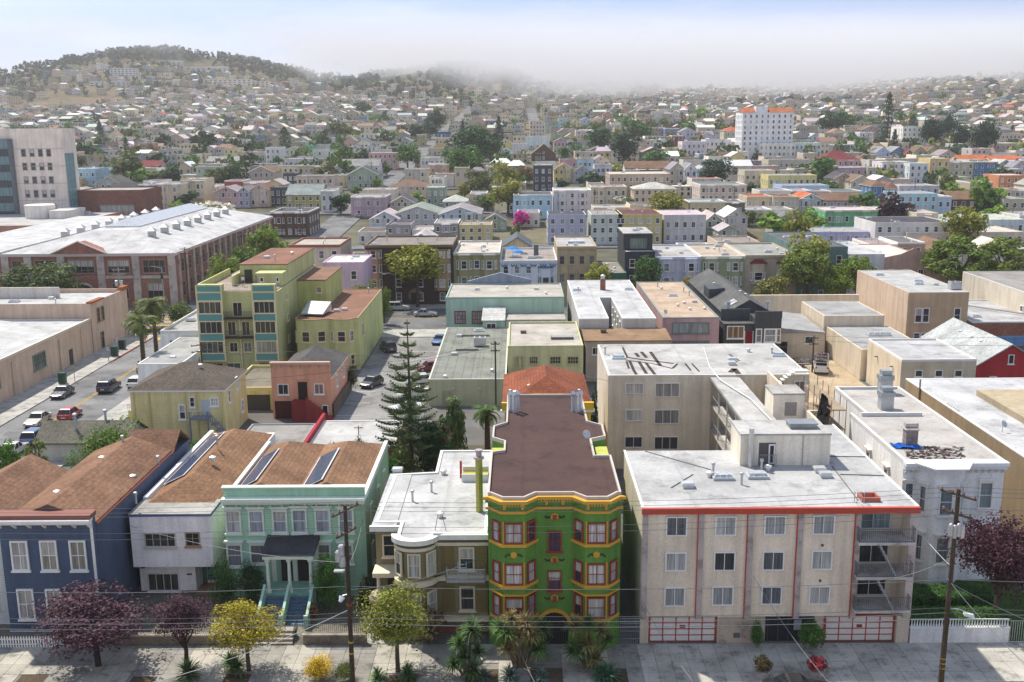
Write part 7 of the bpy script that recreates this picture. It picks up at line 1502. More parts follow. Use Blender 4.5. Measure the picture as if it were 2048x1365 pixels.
FT = '''
g 1215 1408 655 n|tall bright green tree in the middle of the view|mid|G|.85
g 1270 1515 520 d|broad dark tree behind the tall bright green tree|mid|D|.8
g 1420 1545 580 m|olive tree beside the green column cypress|mid|O|.85
g 1498 1575 590 m|green column-shaped cypress in the middle of the view|col|D|.9
g 1505 1615 470 m|dark spreading conifer above the cypress|cone|P|.9
g 1265 1365 505 m|dark pine left of the spreading conifer|cone|P|.9
g 1355 1525 805 m|rounded olive tree below the tall bright green tree|mid|O|.85
g 1520 1690 775 m|golden-olive tree right of the rounded olive tree|mid|Y|.85
g 1680 1800 790 m|brownish tree beside the dark grey modern house|mid|B|.85
g 1530 1720 895 m|yellowish tree behind the light blue Italianate house|mid|Y|.85
g 1275 1375 905 m|bright bushy tree below the rounded olive tree|far|Y|.9
g 1435 1535 985 m|round tree above the green cottage|far|G|.9
g 945 1050 965 m|lime-green round tree by the twin gables|far|L|.9
g 865 1005 655 m|dark leafy tree beside the centre street|mid|G|.85
g 755 838 768 m|green tree at the kerb of the centre street|far|G|.85
g 700 762 870 m|lime bush at the kerb of the centre street|far|L|.9
g 545 615 930 m|dark green street tree left|far|G|.8
g 410 545 980 m|leafy street tree before the lilac-grey house|far|D|.8
g 430 560 640 m|bushy tree left of the small white cottages|far|G|.85
g 585 675 690 m|dark tree behind the small white cottages|far|D|.85
g 285 350 750 m|tree beside the plain pale block|far|O|.9
g 340 445 780 m|olive tree left of the green Victorian|far|O|.9
g 1075 1180 410 m|dense blue-green conifer up the slope|dense|P|.8
g 940 1050 498 m|dark tree, left of a pair up the slope|far|D|.85
g 1040 1140 500 m|dark tree, right of a pair up the slope|far|D|.85
g 650 725 440 m|bright green round tree up the slope|far|L|.85
g 575 690 345 m|dark hillside grove left of centre|far|D|.9
g 1290 1345 305 m|dark round tree on the upper slope|far|D|.9
g 65 130 545 m|dark upright tree at left|col|D|.9
g 420 560 480 m|pale green tree group left of centre|far|O|.9
g 1655 1770 1090 m|magenta bougainvillea bush beside the light blue Italianate|far|M|.95
h 640 800 495 m|large dark tree, left of the dark pair in the middle|mid|D|.85
h 800 985 540 m|large dark tree, right of the dark pair in the middle|mid|P|.85
h 1462 1655 705 m|dark pine before the white apartment block|mid|P|.8
h 1095 1300 955 m|yellow-green tree before the cream hip-roofed house|mid|Y|.8
h 405 490 855 m|dark bush beside the grey gabled house|far|D|.9
h 620 740 800 m|pair of dark trees below the white bay house|far|D|.85
h 555 620 830 m|dark shrub tree left of the pair|far|D|.9
h 800 895 755 m|golden round tree below the cobalt-trimmed mansard|far|Y|.9
h 405 520 640 m|fan palm beside the salmon pink house|palm|G|.6
h 1310 1360 870 m|narrow tree before the white gabled Victorian|far|D|.9
h 1040 1180 640 m|green tree by the beige bay house|far|G|.9
h 1365 1475 340 m|bright tree on the crest before the slate-blue house|far|L|.85
h 1290 1355 350 m|dark tree on the crest|far|D|.85
h 1310 1425 440 m|round green trees below the crest|far|G|.9
h 900 1060 410 m|leafy trees below the orange modern house|far|G|.9
h 1690 1750 280 m|palm on the crest left of the tower|palm|D|.6
h 560 595 365 m|slim palm on the rise|palm|D|.6
h 820 905 965 m|white-blossomed tree right of the white Italianate|far|W|.85
h 905 975 990 m|green bush under the cream hip roof|far|G|.9
h 1740 1850 1075 m|olive bush tree before the terracotta-edged pair|far|O|.9
h 1770 1840 890 m|dark bush by the butter-yellow house|far|D|.9
i 1015 1135 265 m|tall dark redwood on the right slope|red|P|.9
i 1060 1170 520 m|dark conifer at the foot of the redwood|cone|P|.9
i 1310 1460 415 m|dark broad conifer, first of the right group|dense|P|.85
i 1440 1560 395 m|dark broad conifer, second of the right group|dense|P|.85
i 1530 1660 465 m|dark broad conifer, third of the right group|dense|P|.85
i 1690 1860 435 m|dark broad conifer standing alone at right|dense|P|.85
i 590 740 380 m|dark feathery tree left of the redwood|mid|D|.8
i 690 820 370 m|green tree behind the dark feathery tree|mid|G|.8
i 1110 1200 380 m|fan palm right of the redwood, first|palm|G|.6
i 1200 1285 390 m|fan palm right of the redwood, second|palm|G|.6
i 820 920 565 m|low palm beside the pink mansion|palm|G|.6
i 500 700 680 m|green trees before the pink mansion|far|G|.9
i 1440 1548 810 m|dense oval tree beside the mustard house|dense|O|.9
i 1365 1405 820 m|slim tree left of the oval tree|col|D|.9
i 1320 1370 815 m|slim dark tree before the white apartment house|col|D|.9
i 1465 1600 900 m|lime tree below the oval tree|far|L|.85
i 1650 1860 880 m|lime hedge of trees below the bright blue house|far|L|.9
i 1830 1960 770 m|dark leafy tree right of the bright blue house|far|D|.85
i 605 720 860 m|round green tree before the brown gabled row|far|G|.85
i 980 1215 990 m|dark purple tree by the sky-blue house|far|U|.85
i 835 1010 945 m|bright green street tree before the mauve house|far|G|.85
i 440 612 1090 m|lime tree before the slate-blue gabled house|far|L|.9
i 175 380 1090 m|lime trees before the terracotta-edged pair|far|L|.9
i 300 500 1120 m|golden-olive trees left of the bright green house|far|Y|.9
i 1505 1745 1065 m|yellow-green street tree before the dark brown house|mid|Y|.85
i 1725 1890 1045 m|bright green tree before the near-black house|far|L|.85
i 370 640 1290 m|golden-green tree top before the teal house|mid|Y|.85
r 880 1000 330 m|bright green tree at left, beside the dark ones|far|L|.85
r 1000 1100 345 m|olive-green tree right of the bright one at left|far|O|.85
r 1110 1240 320 m|dark rounded tree at left|far|D|.85
r 1410 1540 335 m|big olive tree by the far street, left|mid|O|.85
r 1500 1650 300 m|big dark tree by the far street, right|mid|D|.85
r 440 560 235 m|large dark tree beside the office tower|mid|D|.85
r 780 890 485 m|street palm before the beige house|palm|G|.6
r 1210 1325 490 m|dark street tree before the cream corner block|far|D|.85
r 1370 1575 540 m|flowering bushes at the far crossing|far|W|.9
r 1170 1340 560 m|bright green trees behind the white roof|far|L|.9
r 640 790 580 m|rust-tinted bushes by the brick wing|far|B|.9
r 630 720 15 m|dark conifer far left|cone|P|.9
r 1300 1450 70 m|dark spreading tree far left|far|P|.85
r 510 640 150 m|dark palms far left|far|D|.9
r 780 980 225 m|row of leafy street trees left|far|O|.9
r 980 1110 220 m|palmy dark trees left|far|D|.9
r 1640 1740 145 m|round dark tree left|far|D|.85
r 1740 1810 150 m|olive tree beside the round dark one|far|O|.85
r 1050 1150 90 m|flat-topped dark tree far left|far|D|.85
r 980 1040 95 m|small dark tree far left|far|D|.85
r 845 930 55 m|grey-green tree far left|far|O|.85
r 820 890 130 m|dark araucaria-like tree left|cone|P|.9
'''
LC = dict(G=GREEN,D=DGREEN,O=OLIVE,Y=(.15,.15,.02),L=(.11,.17,.022),P=PINE,B=(.12,.085,.03),M=(.36,.02,.2),U=(.04,.022,.03),W=(.4,.38,.3))
def far_trees():
 for ln in FT.strip().splitlines():
  a, lab, kind, c, cf = ln.split('|'); t = a.split(); sh = t[0]; xl, xr, yt = map(float, t[1:4])
  kk = dict(cone=1.9,red=2.9,col=2.8,palm=1.5,mid=1.25,far=1.15,dense=1.7)[kind]; P = at_ground(sh, (xl+xr)/2, yt+kk*(xr-xl)); Y = P.y
  for _ in range(30):                      # step clear of the houses
   if not any(x0-.8 < P.x < x1+.8 and y0-.8 < Y < y1+.8 for x0, x1, y0, y1 in OCC): break
   Y -= 1.2
  A, B_ = at_y(sh, xl, yt, Y), at_y(sh, xr, yt, Y); x = (A.x+B_.x)/2; z0 = T(x, Y)
  HAND.append((px(sh,xl,yt)[0], px(sh,xr,yt)[0], px(sh,xl,yt+.6*kk*(xr-xl))[1], yt, Y))
  plant(lab, kind, x, Y, z0, (B_.x-A.x)*1.22, max(3, A.z-z0)*1.08, LC[c], float(cf), rnd.randrange(2), cat='shrub' if c == 'M' else 'tree')
far_trees()
# ------------------------------------------------------------------ streets, pavements, yards
def sheet(name, pts, z, mat, col, parent=None, th=.12, **k):
 return MB().prism(pts, z-th, z).build(name, mat, parent, col, **k)
ASP, CON = (.155,.155,.155), (.40,.385,.36)
def rect(x0, y0, x1, y1): return [(x0,y0),(x1,y0),(x1,y1),(x0,y1)]
def streets():
 sheet('side_street', rect(-65.6,66,-54.6,208), .02, 'asphalt', (.20,.20,.20), kind='structure')
 sheet('cross_street', rect(-160,184.5,160,206.2), .03, 'asphalt', (.15,.15,.15), kind='structure')
 sheet('parking_lot', rect(-24.4,117,-12.6,184.4), .025, 'asphalt', (.25,.245,.235), kind='structure')
 sheet('dirt_yard', rect(31.2,103,49.2,160), .03, 'earth', (.42,.33,.22), kind='structure')
 for nm, r in (('near_pavement',rect(-71.2,66,-65.7,184)),('near_pavement',rect(-54.5,66,-51,184)),('far_pavement',rect(-71,206.3,160,211.4)),('far_pavement',rect(-54.4,177.5,160,184.4)),('far_pavement',rect(-160,182.4,-65.7,184.4))):
  sheet(nm, r, .14, 'concrete', (.36,.35,.32), kind='structure', th=.3)
 # street with houses climbing away
 def ribbon(name, pts, wd, mat, col, dz):
  mb = MB(); prev = None
  for x, y in pts:
   z = max(T(x-wd/2,y), T(x+wd/2,y), T(x,y))+dz; q = ((x-wd/2,y,z),(x+wd/2,y,z))
   if prev: mb.hull([(p[0],p[1],p[2]-.6) for p in (prev[0],prev[1],q[1],q[0])],[prev[0],prev[1],q[1],q[0]])
   prev = q
  mb.build(name, mat, None, col, kind='structure')
 for x in SX: ribbon('hill_street', [(x, y) for y in range(212, 1500, 24)], 11, 'asphalt', (.17,.17,.17), .28)
 for y in SY:
  mb = MB(); hw = int(y*.56)+30; prev = None
  for x in range(-hw, hw, 24):
   q = ((x,y-5,T(x,y)+.2),(x,y+5,T(x,y)+.2))
   if prev: mb.hull([(p[0],p[1],p[2]-.6) for p in (prev[0],q[0],q[1],prev[1])],[prev[0],q[0],q[1],prev[1]])
   prev = q
  mb.build('hill_cross_street', 'asphalt', None, (.16,.16,.16), kind='structure')
 # near pavement, slab by slab
 pv = sheet('pavement', rect(-60,55,60,68.15), .0, 'concrete', (.22,.215,.2), th=.3, kind='structure'); sm = {}
 holes = [(-33.6,63.4,1.0),(-25.9,63.2,.9),(-19.6,63.4,1.0),(-8.2,63.2,1.0),(1.6,63.8,1.3),(6.3,63.8,1.2),(-2.8,63.6,1.4),(-15.2,62.6,.7)]
 nx, ny = 69, 4; wx, wy = 76/nx, 1.32
 me = MB().box(-wx/2+.012,-wy/2+.012,-.05,wx/2-.012,wy/2-.012,.05).mesh('paving_slab','concrete'); n = 0
 for j in range(ny):
  for i in range(nx):
   x, y = -38+wx*(i+.5), 62.85+wy*(j+.5)
   if any(abs(x-hx) < s and abs(y-hy) < s for hx, hy, s in holes): continue
   v = .9+.2*rnd.random()+.1*mnoise.noise((x*.12,y*.2,2)); c = (.36,.34,.29) if (x < 8 and (int((x+60)/3.3) % 2)) else ((.24,.23,.205) if x < 8 else (.36,.345,.305))
   o = link('paving_slab', me, pv, tuple(q*v for q in c), (x, y, rnd.uniform(-.006,.006))); n += 1
 for hx, hy, s in holes: MB().prism(rect(hx-s*.95,hy-s*.8,hx+s*.95,hy+s*.8), -.05, .01).build('planting_bed','earth',pv,(.10,.075,.05))
 sheet('front_yard', rect(-54,68.16,-2.6,76.5), .03, 'earth', (.16,.15,.12), kind='structure'); sheet('lawn', rect(27.95,68.4,40,78.5), .05, 'earth', (.05,.10,.025), kind='structure'); sheet('concrete_yard', rect(-11.6,68.2,-9.2,92), .05, 'concrete', (.3,.3,.28), kind='structure'); sheet('garden_ground', rect(-31.5,90.5,-2.5,115.2), .03, 'earth', (.10,.09,.06), kind='structure')
 # painted marks
 def mark(name, r, z, col, lab=None): return MB().prism(r, z, z+.012).build(name,'paintline',None,col,kind='structure')
 mark('road_marking', rect(-60.35,70,-60.2,170), .024, (.5,.33,.05)); mark('road_marking', rect(-60.05,70,-59.9,170), .024, (.5,.33,.05))
 for y in (195.2,195.6): mark('road_marking', rect(-52,y,150,y+.14), .034, (.5,.34,.06))
 for k in range(6): mark('crossing_stripe', rect(-64.6+1.7*k,176.2,-63.8+1.7*k,181.8), .024, (.62,.42,.06))
 for k in range(5): mark('crossing_stripe', rect(-70.5,186.5+3.2*k,-66.4,187.5+3.2*k), .034, (.62,.42,.06))
 for k in range(7): mark('parking_line', rect(-17.9,124+7.0*k,-12.9,124.15+7.0*k), .03, (.6,.6,.58))
 for k in range(4): mark('parking_line', rect(-24.2,122+6*k,-20.5,122.15+6*k), .03, (.6,.6,.58))
 mark('kerb_paint', rect(-65.7,160,-65.45,178), .145, (.35,.05,.04)); mark('corner_ramp', rect(-67.5,181.5,-65.9,183.5), .145, (.6,.42,.06))
def xs_from(*p): return [at_ground('x', a, b).x for a, b in p]
SX = [-60.1] + xs_from((798,345),(955,228),(1058,200)); SY = [300, 378, 456, 534, 612, 700, 790, 880, 980, 1090, 1210, 1340]
# keep the sides of each climbing street apart
SX = sorted(SX); SX = [x for i, x in enumerate(SX) if i == 0 or x-SX[i-1] > 25]
streets()

# ------------------------------------------------------------------ filling the town
def near_names():
 out = []
 for o in COL.objects:
  if o.parent is None and o.get('category') in ('house','building','apartment tower') and o.location.y > 200:
   s = o['label']
   for cut in (' with ', ', ', ' beside ', ' behind ', ' left ', ' right ', ' above ', ' below ', ' in front ', ' in the ', ' at the ', ' on the ', ' at left', ' of the ', ' under '):
    s = s.split(cut)[0]
   w_ = s.split()
   if 2 <= len(w_) <= 6: out.append((proj(o.location), s))
 return out
PAL = [((.66,.63,.58),'white',11),((.62,.54,.42),'cream',9),((.48,.41,.33),'beige',6),((.5,.5,.5),'pale grey',6),((.38,.38,.39),'grey',3),((.5,.42,.3),'buff',3),((.42,.33,.3),'dusty pink',1.5),((.52,.36,.3),'salmon',1.5),((.36,.46,.54),'pale blue',1.3),((.2,.27,.36),'slate blue',1),((.36,.42,.32),'pale green',1),((.55,.48,.25),'pale yellow',2),((.16,.13,.11),'dark brown',1),((.3,.09,.07),'brick red',.7),((.12,.13,.14),'charcoal',1)]
RPAL = [((.46,.44,.41),3),((.36,.34,.32),3),((.55,.54,.52),3),((.2,.19,.19),2),((.22,.14,.1),2),((.38,.15,.09),.5),((.13,.13,.135),1)]
def pick(r, pal): return r.choices(pal, [p[-1] for p in pal])[0]
DRY = at_ground('x',115,212); NAMES = near_names(); USED = set(); FARHOUSES = []; FARTREES = []
def fill():
 r = random.Random(11); indiv = 0; mb = MB(); wall_occ = sorted(OCC)
 rows = []
 y = 236.0
 for ys in SY + [1470, 1600, 1730]:
  n = max(1, int((ys-6-y)//30)); st = (ys-6-y)/n
  for k in range(n): rows.append(y+st*k+r.uniform(0,2))
  y = ys+6
 rows = [q for q in rows]
 for Y in rows:
  dep = 13; hwid = Y*.53+30; x = -hwid + r.uniform(0,5)
  while x < hwid:
   W = r.choice([6.6,7.6,7.6,7.6,8.6,10,12]) if Y < 1000 else r.choice([7.6,9,12]); x0, x1 = x, x+W-.25; x += W
   if r.random() < .03: x += r.uniform(4,14)
   if any(abs((x0+x1)/2-s) < 8+W/2-1 for s in SX) and Y < 1300: continue
   xc = (x0+x1)/2; yy = Y+r.uniform(-.8,.8)
   if xc < -70 and yy < 345 and xc > -200: continue
   hillA = math.exp(-((xc+760)/330)**2-((yy-1950)/330)**2); hillB = math.exp(-((xc+100)/190)**2-((yy-1850)/280)**2); hillC = math.exp(-((xc+1250)/420)**2-((yy-1650)/330)**2); dry = math.exp(-((xc-DRY.x)/75)**2-((yy-DRY.y)/110)**2)
   if r.random() < dry*1.7:
    if r.random() < .12: FARTREES.append((xc, yy, r.uniform(5,11), 'w'))
    continue
   if r.random() < max(hillA*1.0, hillB*1.6, hillC*1.3): 
    if r.random() < .75: FARTREES.append((xc+r.uniform(-4,4), yy+r.uniform(-8,8), r.uniform(7,15), 'w'))
    continue
   h = r.choice([6.2,6.8,7.4,8.2,9,9.8]) if Y < 900 else r.choice([6.5,7.5,8.5,10,11])
   rf = r.random(); kind = 'F' if rf < .62 else ('G' if rf < .86 else ('g' if rf < .94 else 'H'))
   rise = r.uniform(1.5,2.6) if kind != 'F' else 0
   if any(a < x1 and b > x0 and c < yy+dep and d > yy for a, b, c, d in OCC): continue
   if any(abs(tx-xc) < W/2+tr*.25 and yy-tr*.3 < ty < yy+dep+tr*.2 for tx, ty, tr in TREE_OCC): continue
   zb = min(T(x0,yy), T(x1,yy)); u0, v0 = proj((x0,yy,zb+h+rise)); u1, v1 = proj((x1,yy,zb+h+rise))
   if u1 < -30 or u0 > 2078: continue
   if Y < 900:
    lim = max([hb for ha, hbx, hb, _, hy in HAND if hy > yy-1 and ha < u1-4 and hbx > u0+4] or [0])
    if v0 < lim+1:
     k = (lim+1-v0)*yy/FOC/.98; h -= k; kind, rise = ('F', 0) if h < 6 else (kind, rise)
     if h < 3.6:
      for _ in range(4): FARTREES.append((xc+r.uniform(-4,4), yy+r.uniform(-3,16), r.uniform(2.0,5.2), 'y'))
      continue
   c, cn, _ = pick(r, PAL); q = r.uniform(.72,1.14); c = (c[0]*q*1.05, c[1]*q, c[2]*q*.9); rc = pick(r, RPAL)[0]; rc = tuple(v*r.uniform(.85,1.12) for v in rc)
   OCC.append((x0, x1, yy, yy+dep))
   lab = None
   if indiv < 62 and NAMES:
    u, v = (u0+u1)/2, v0+8; rn = {'F':'flat-roofed','G':'gabled','g':'side-gabled','H':'hip-roofed'}[kind]
    for (pu, pv), s in sorted(NAMES, key=lambda q: math.hypot(q[0][0]-u, (q[0][1]-v)*1.5)):
     rel = 'just left of' if pu-u > 18 else ('just right of' if u-pu > 18 else ('behind' if v < pv else 'in front of'))
     t = f'small {cn} {rn} house {rel} the {s}'
     if t not in USED and len(t.split()) <= 15: lab = t; break
   if lab:
    USED.add(lab); indiv += 1
    b = Bd('house', lab, x0, x1, yy, dep, h+rise, zb, 'house', 'houses filling the blocks of the town', 3.0)
    if kind == 'F': b.flat('siding', c, rc, .4, r.choice([WHITE,c])); roof_bits(b, r.randint(1,3)); top = h-.7
    elif kind == 'G': b.gable('siding', c, rc, rise, 'y'); top = h-.2
    elif kind == 'g': b.gable('siding', c, rc, rise, 'x'); top = h-.4
    else: b.hip('siding', c, rc, rise); top = h-.4
    nst = max(1, round(top/3.1)); fh = top/nst; nc = max(2, round(b.w/2.6))
    for k in range(nst):
     for i in range(nc):
      if top > 2.6: b.win(-b.hw+b.w*(i+.5)/nc, fh*k+.8, min(1.1,b.w/nc*.5), min(1.6,fh*.55), t=.11)
    if h > 6 and r.random() < .5: b.bay(0, min(3, b.w*.4), 3.4, h-.6, .8, .55, 'siding', c, WHITE, [fh*(nst-1)+.9], 1.1, 1.5)
    continue
   # the rest of the town, as one mass
   mb.cc = c; z = zb
   if kind == 'F':
    mb.box(x0,yy,z-4,x1,yy+dep,z+h-.35); pc = r.choice([c,(.62,.61,.58)]); mb.cc = rc; mb.box(x0+.25,yy+.25,z+h-.349,x1-.25,yy+dep-.25,z+h-.3)
    mb.cc = pc; mb.box(x0-.1,yy-.3,z+h-.348,x1+.1,yy+.24,z+h+.1); mb.box(x0,yy+.241,z+h-.348,x0+.24,yy+dep,z+h).box(x1-.24,yy+.241,z+h-.348,x1,yy+dep,z+h)
    if r.random() < .5: mb.cc = r.choice([(.4,.4,.4),(.25,.16,.12),(.6,.6,.58)]); a = r.uniform(x0+1,x1-1.6); q = r.uniform(2,dep-2); mb.box(a,yy+q,z+h-.29,a+r.uniform(.5,1.4),yy+q+.8,z+h+r.uniform(.3,1.2))
   else:
    xm, ym = (x0+x1)/2, yy+dep/2
    if kind == 'G':
     pr = [(x0,z-4),(x1,z-4),(x1,z+h),(xm,z+h+rise),(x0,z+h)]; mb.hull([(p[0],yy+dep,p[1]) for p in pr][::-1],[(p[0],yy,p[1]) for p in pr][::-1]); mb.cc = rc; o = .3
     mb.slab([(x0-o,yy-o,z+h-.1),(xm,yy-o,z+h+rise+.2),(xm,yy+dep,z+h+rise+.2),(x0-o,yy+dep,z+h-.1)],.16); mb.slab([(xm,yy-o,z+h+rise+.2),(x1+o,yy-o,z+h-.1),(x1+o,yy+dep,z+h-.1),(xm,yy+dep,z+h+rise+.2)],.16)
    else:
     mb.box(x0,yy,z-4,x1,yy+dep,z+h); mb.cc = rc; o = .3; hh = 0 if kind == 'g' else 2.5
     mb.add([(x0-o,yy-o,z+h+.01),(x1+o,yy-o,z+h+.01),(x1+o,yy+dep+o,z+h+.01),(x0-o,yy+dep+o,z+h+.01),(x0-o+hh,ym,z+h+rise),(x1+o-hh,ym,z+h+rise)],[(0,1,5,4),(1,2,5),(2,3,4,5),(3,0,4),(3,2,1,0)])
   # bays, windows and doors
   nst = 2 if h < 8.5 else 3; fh = (h-.6)/nst; nc = max(2, round(W/2.7))
   if Y < 1250 and r.random() < .45 and h > 6:
    mb.cc = c; bx = r.choice([x0+W*.28, x0+W*.7, (x0+x1)/2]); bw = min(1.5,W*.2); mb.prism([(bx-bw,yy-.001),(bx-bw+.5,yy-.8),(bx+bw-.5,yy-.8),(bx+bw,yy-.001)], z+2.7, z+h-.4)
    for k in range(1,nst): mb.cc = (.6,.6,.58); mb.box(bx-.6,yy-.86,z+fh*k+.75,bx+.6,yy-.802,z+fh*k+2.35); mb.cc = (.05,.055,.06); mb.box(bx-.47,yy-.9,z+fh*k+.9,bx+.47,yy-.862,z+fh*k+2.2)
   for k in range(nst):
    for i in range(nc):
     wx = x0+W*(i+.5)/nc; 
     if r.random() < .12: continue
     if Y < 800: mb.cc = r.choice([(.6,.6,.58),(.6,.6,.58),(.2,.2,.2)]); mb.box(wx-.62,yy-.07,z+fh*k+.75,wx+.62,yy-.002,z+fh*k+2.3)
     mb.cc = r.choice([(.035,.04,.045),(.06,.065,.07),(.2,.2,.21)]); mb.box(wx-.47,yy-.12,z+fh*k+.9,wx+.47,yy-.071,z+fh*k+2.15)
   sx = x1 if xc < 0 else x0; sg = 1 if xc < 0 else -1
   for k in range(nst):
    if r.random() < .5: q = yy+r.uniform(2,dep-3); mb.cc = (.05,.055,.06); mb.box(min(sx,sx+sg*.08),q,z+fh*k+.9,max(sx,sx+sg*.08),q+.9,z+fh*k+2.1)
   if r.random() < .7:
    for _ in range(r.choice([1,1,2])): FARTREES.append((xc+r.uniform(-4,4), yy+dep+r.uniform(2,12), r.uniform(5,13), 'y'))
   if r.random() < .09: FARTREES.append((xc+r.uniform(-3,3), yy-3.5, r.uniform(4.5,8.5), 'y'))
   if r.random() < .025: FARTREES.append((xc, yy+dep+6, r.uniform(11,17), 'c'))
 mb.build('distant_houses', 'town', None, kind='stuff')
fill()
def far_woods():
 r = random.Random(23); mb = MB()
 for i in range(4200):                                   # groves on the hill tops
  bx, by, sx, sy_, hh = r.choice([BUMPS[0],BUMPS[0],BUMPS[0],BUMPS[1],BUMPS[2],BUMPS[2],BUMPS[3],BUMPS[3],BUMPS[4],BUMPS[4],BUMPS[4],BUMPS[5],BUMPS[6],BUMPS[8],BUMPS[9]])
  x, y = bx+r.gauss(0,.55)*sx, by-40+r.gauss(0,.45)*sy_
  if mnoise.noise((x*.008,y*.008,5)) > -.16: FARTREES.append((x, y, r.uniform(8,17), 'w'))
 tpl = []
 for k in range(10):
  q = []; rr = random.Random(k); lobes = [(rdir(rr)*.26, rr.uniform(.2,.32)) for _ in range(6)]
  for i in range(56): c, R = lobes[i % 6]; d = rdir(rr); q.append((Vector((c.x+d.x*R, c.y+d.y*R, .5+(c.z+d.z*R)*.95)), (d+rdir(rr)*.6).normalized(), rr.uniform(.09,.17)))
  tpl.append(q)
 for x, y, h, kd in FARTREES:
  z = T(x, y); u, v = proj((x, y, z+h))
  if u < -20 or u > 2070 or y < 215: continue
  if kd != 'w' and any(a < x < b and c < y < d for a, b, c, d in OCC): continue
  W = h*r.uniform(.7,1.15) if kd != 'c' else h*.42; g = r.random()
  col = {'w':(.026,.038,.018),'c':(.02,.042,.022)}.get(kd) or ((.05,.085,.02) if g < .45 else ((.03,.055,.018) if g < .75 else ((.10,.12,.02) if g < .92 else (.09,.06,.03))))
  a = r.uniform(0,6.28); ca, sa = math.cos(a), math.sin(a); t = tpl[r.randrange(10)]
  for p, n_, s_ in (t if y < 900 else t[::2]):
   q = Vector((x+(p.x*ca-p.y*sa)*W, y+(p.x*sa+p.y*ca)*W, z+(p.z if kd != 'c' else p.z*(1.1-.5*abs(p.x)*2))*h)); mb.cc = col
   leaf_quads(mb, q, Vector((n_.x*ca-n_.y*sa, n_.x*sa+n_.y*ca, n_.z)), s_*W*(1.0 if y < 900 else 1.45), r, .8)
 mb.build('distant_trees', 'far_leaf', None, kind='stuff')
far_woods()
def hill_flats():
 """long apartment terraces that stand on the left hill"""
 for lab, sh, xl, xr, yt, h, n in (('pale concrete terrace of flats on the left hill top','f',640,795,225,16,7),('long buff terrace of flats along the left ridge','f',1135,1470,290,13,12),('short buff terrace right of the long ridge terrace','f',1420,1575,300,13,6),('grey flats near the foggy left summit','f',880,1060,180,12,6),('stepped grey flats right of the left summit','f',1080,1330,215,12,8),('dark blue-grey apartment block among trees on the slope','f',1815,1900,325,16,4),('low pale terrace under the left hill top','f',520,740,300,8,7),('mustard school building at the far left','f',152,270,500,9,5)):
  Y = 1500 if 'foggy' not in lab else 1700
  P = at_ground(sh, (xl+xr)/2, yt, h); 
  if P.y > 3000: P = at_y(sh, (xl+xr)/2, yt, 1800)
  Y = P.y; x0, x1 = at_y(sh, xl, yt, Y).x, at_y(sh, xr, yt, Y).x; zb = P.z-h
  c = (.12,.13,.16) if 'dark' in lab else ((.5,.42,.22) if 'must' in lab else ((.55,.48,.38) if 'buff' in lab else (.46,.45,.43)))
  b = Bd('apartment_terrace', lab, x0, x1, Y, 12, h, zb, 'flats', None, 12); b.flat('stucco', c, (.4,.38,.36), .4)
  for j in range(max(2,int(h/3.2))):
   for i in range(n): b.win(-b.hw+b.w*(i+.5)/n, .8+3.1*j, b.w/n*.55, 1.9, nc=2, nr=1, t=.2, gc=(.06,.065,.07), sill=False)
hill_flats()

def across():
 """the sunlit row on the near side of the street, below the picture: it throws light back on the shaded fronts"""
 sheet('near_street', rect(-120,45.2,120,57.6), -.13, 'asphalt', (.16,.16,.16), kind='structure'); sheet('opposite_pavement', rect(-120,41.2,120,45.1), .0, 'concrete', (.45,.43,.4), kind='structure', th=.4)
 for y in (51.3,51.7): MB().prism(rect(-120,y,120,y+.12), -.128, -.116).build('road_marking','paintline',None,(.5,.34,.06),kind='structure')
 nm = ['white','cream','pale yellow','light grey','buff','ivory','pale blue','sand','off-white','pale peach']; cs = [(.66,.65,.62),(.62,.55,.43),(.62,.54,.3),(.55,.55,.54),(.56,.48,.36),(.66,.62,.54),(.46,.54,.6),(.56,.49,.38),(.64,.63,.6),(.62,.48,.38)]
 for k in range(10):
  x0 = -50+10*k; b = Bd('house', f'{nm[k]} flat-roofed house facing the row from across the near street', x0, x0+9.8, 28, 13, [9.2,8.6,9.6,8.8][k % 4]); b.flat('siding', cs[k], (.4,.38,.36), .4, WHITE)
  for z in (1.0,4.6):
   for x in (-3,0,3): window(b.root, x, 13, z, 1.1, 1.8, math.pi)
  roof_bits(b, 2)
across()
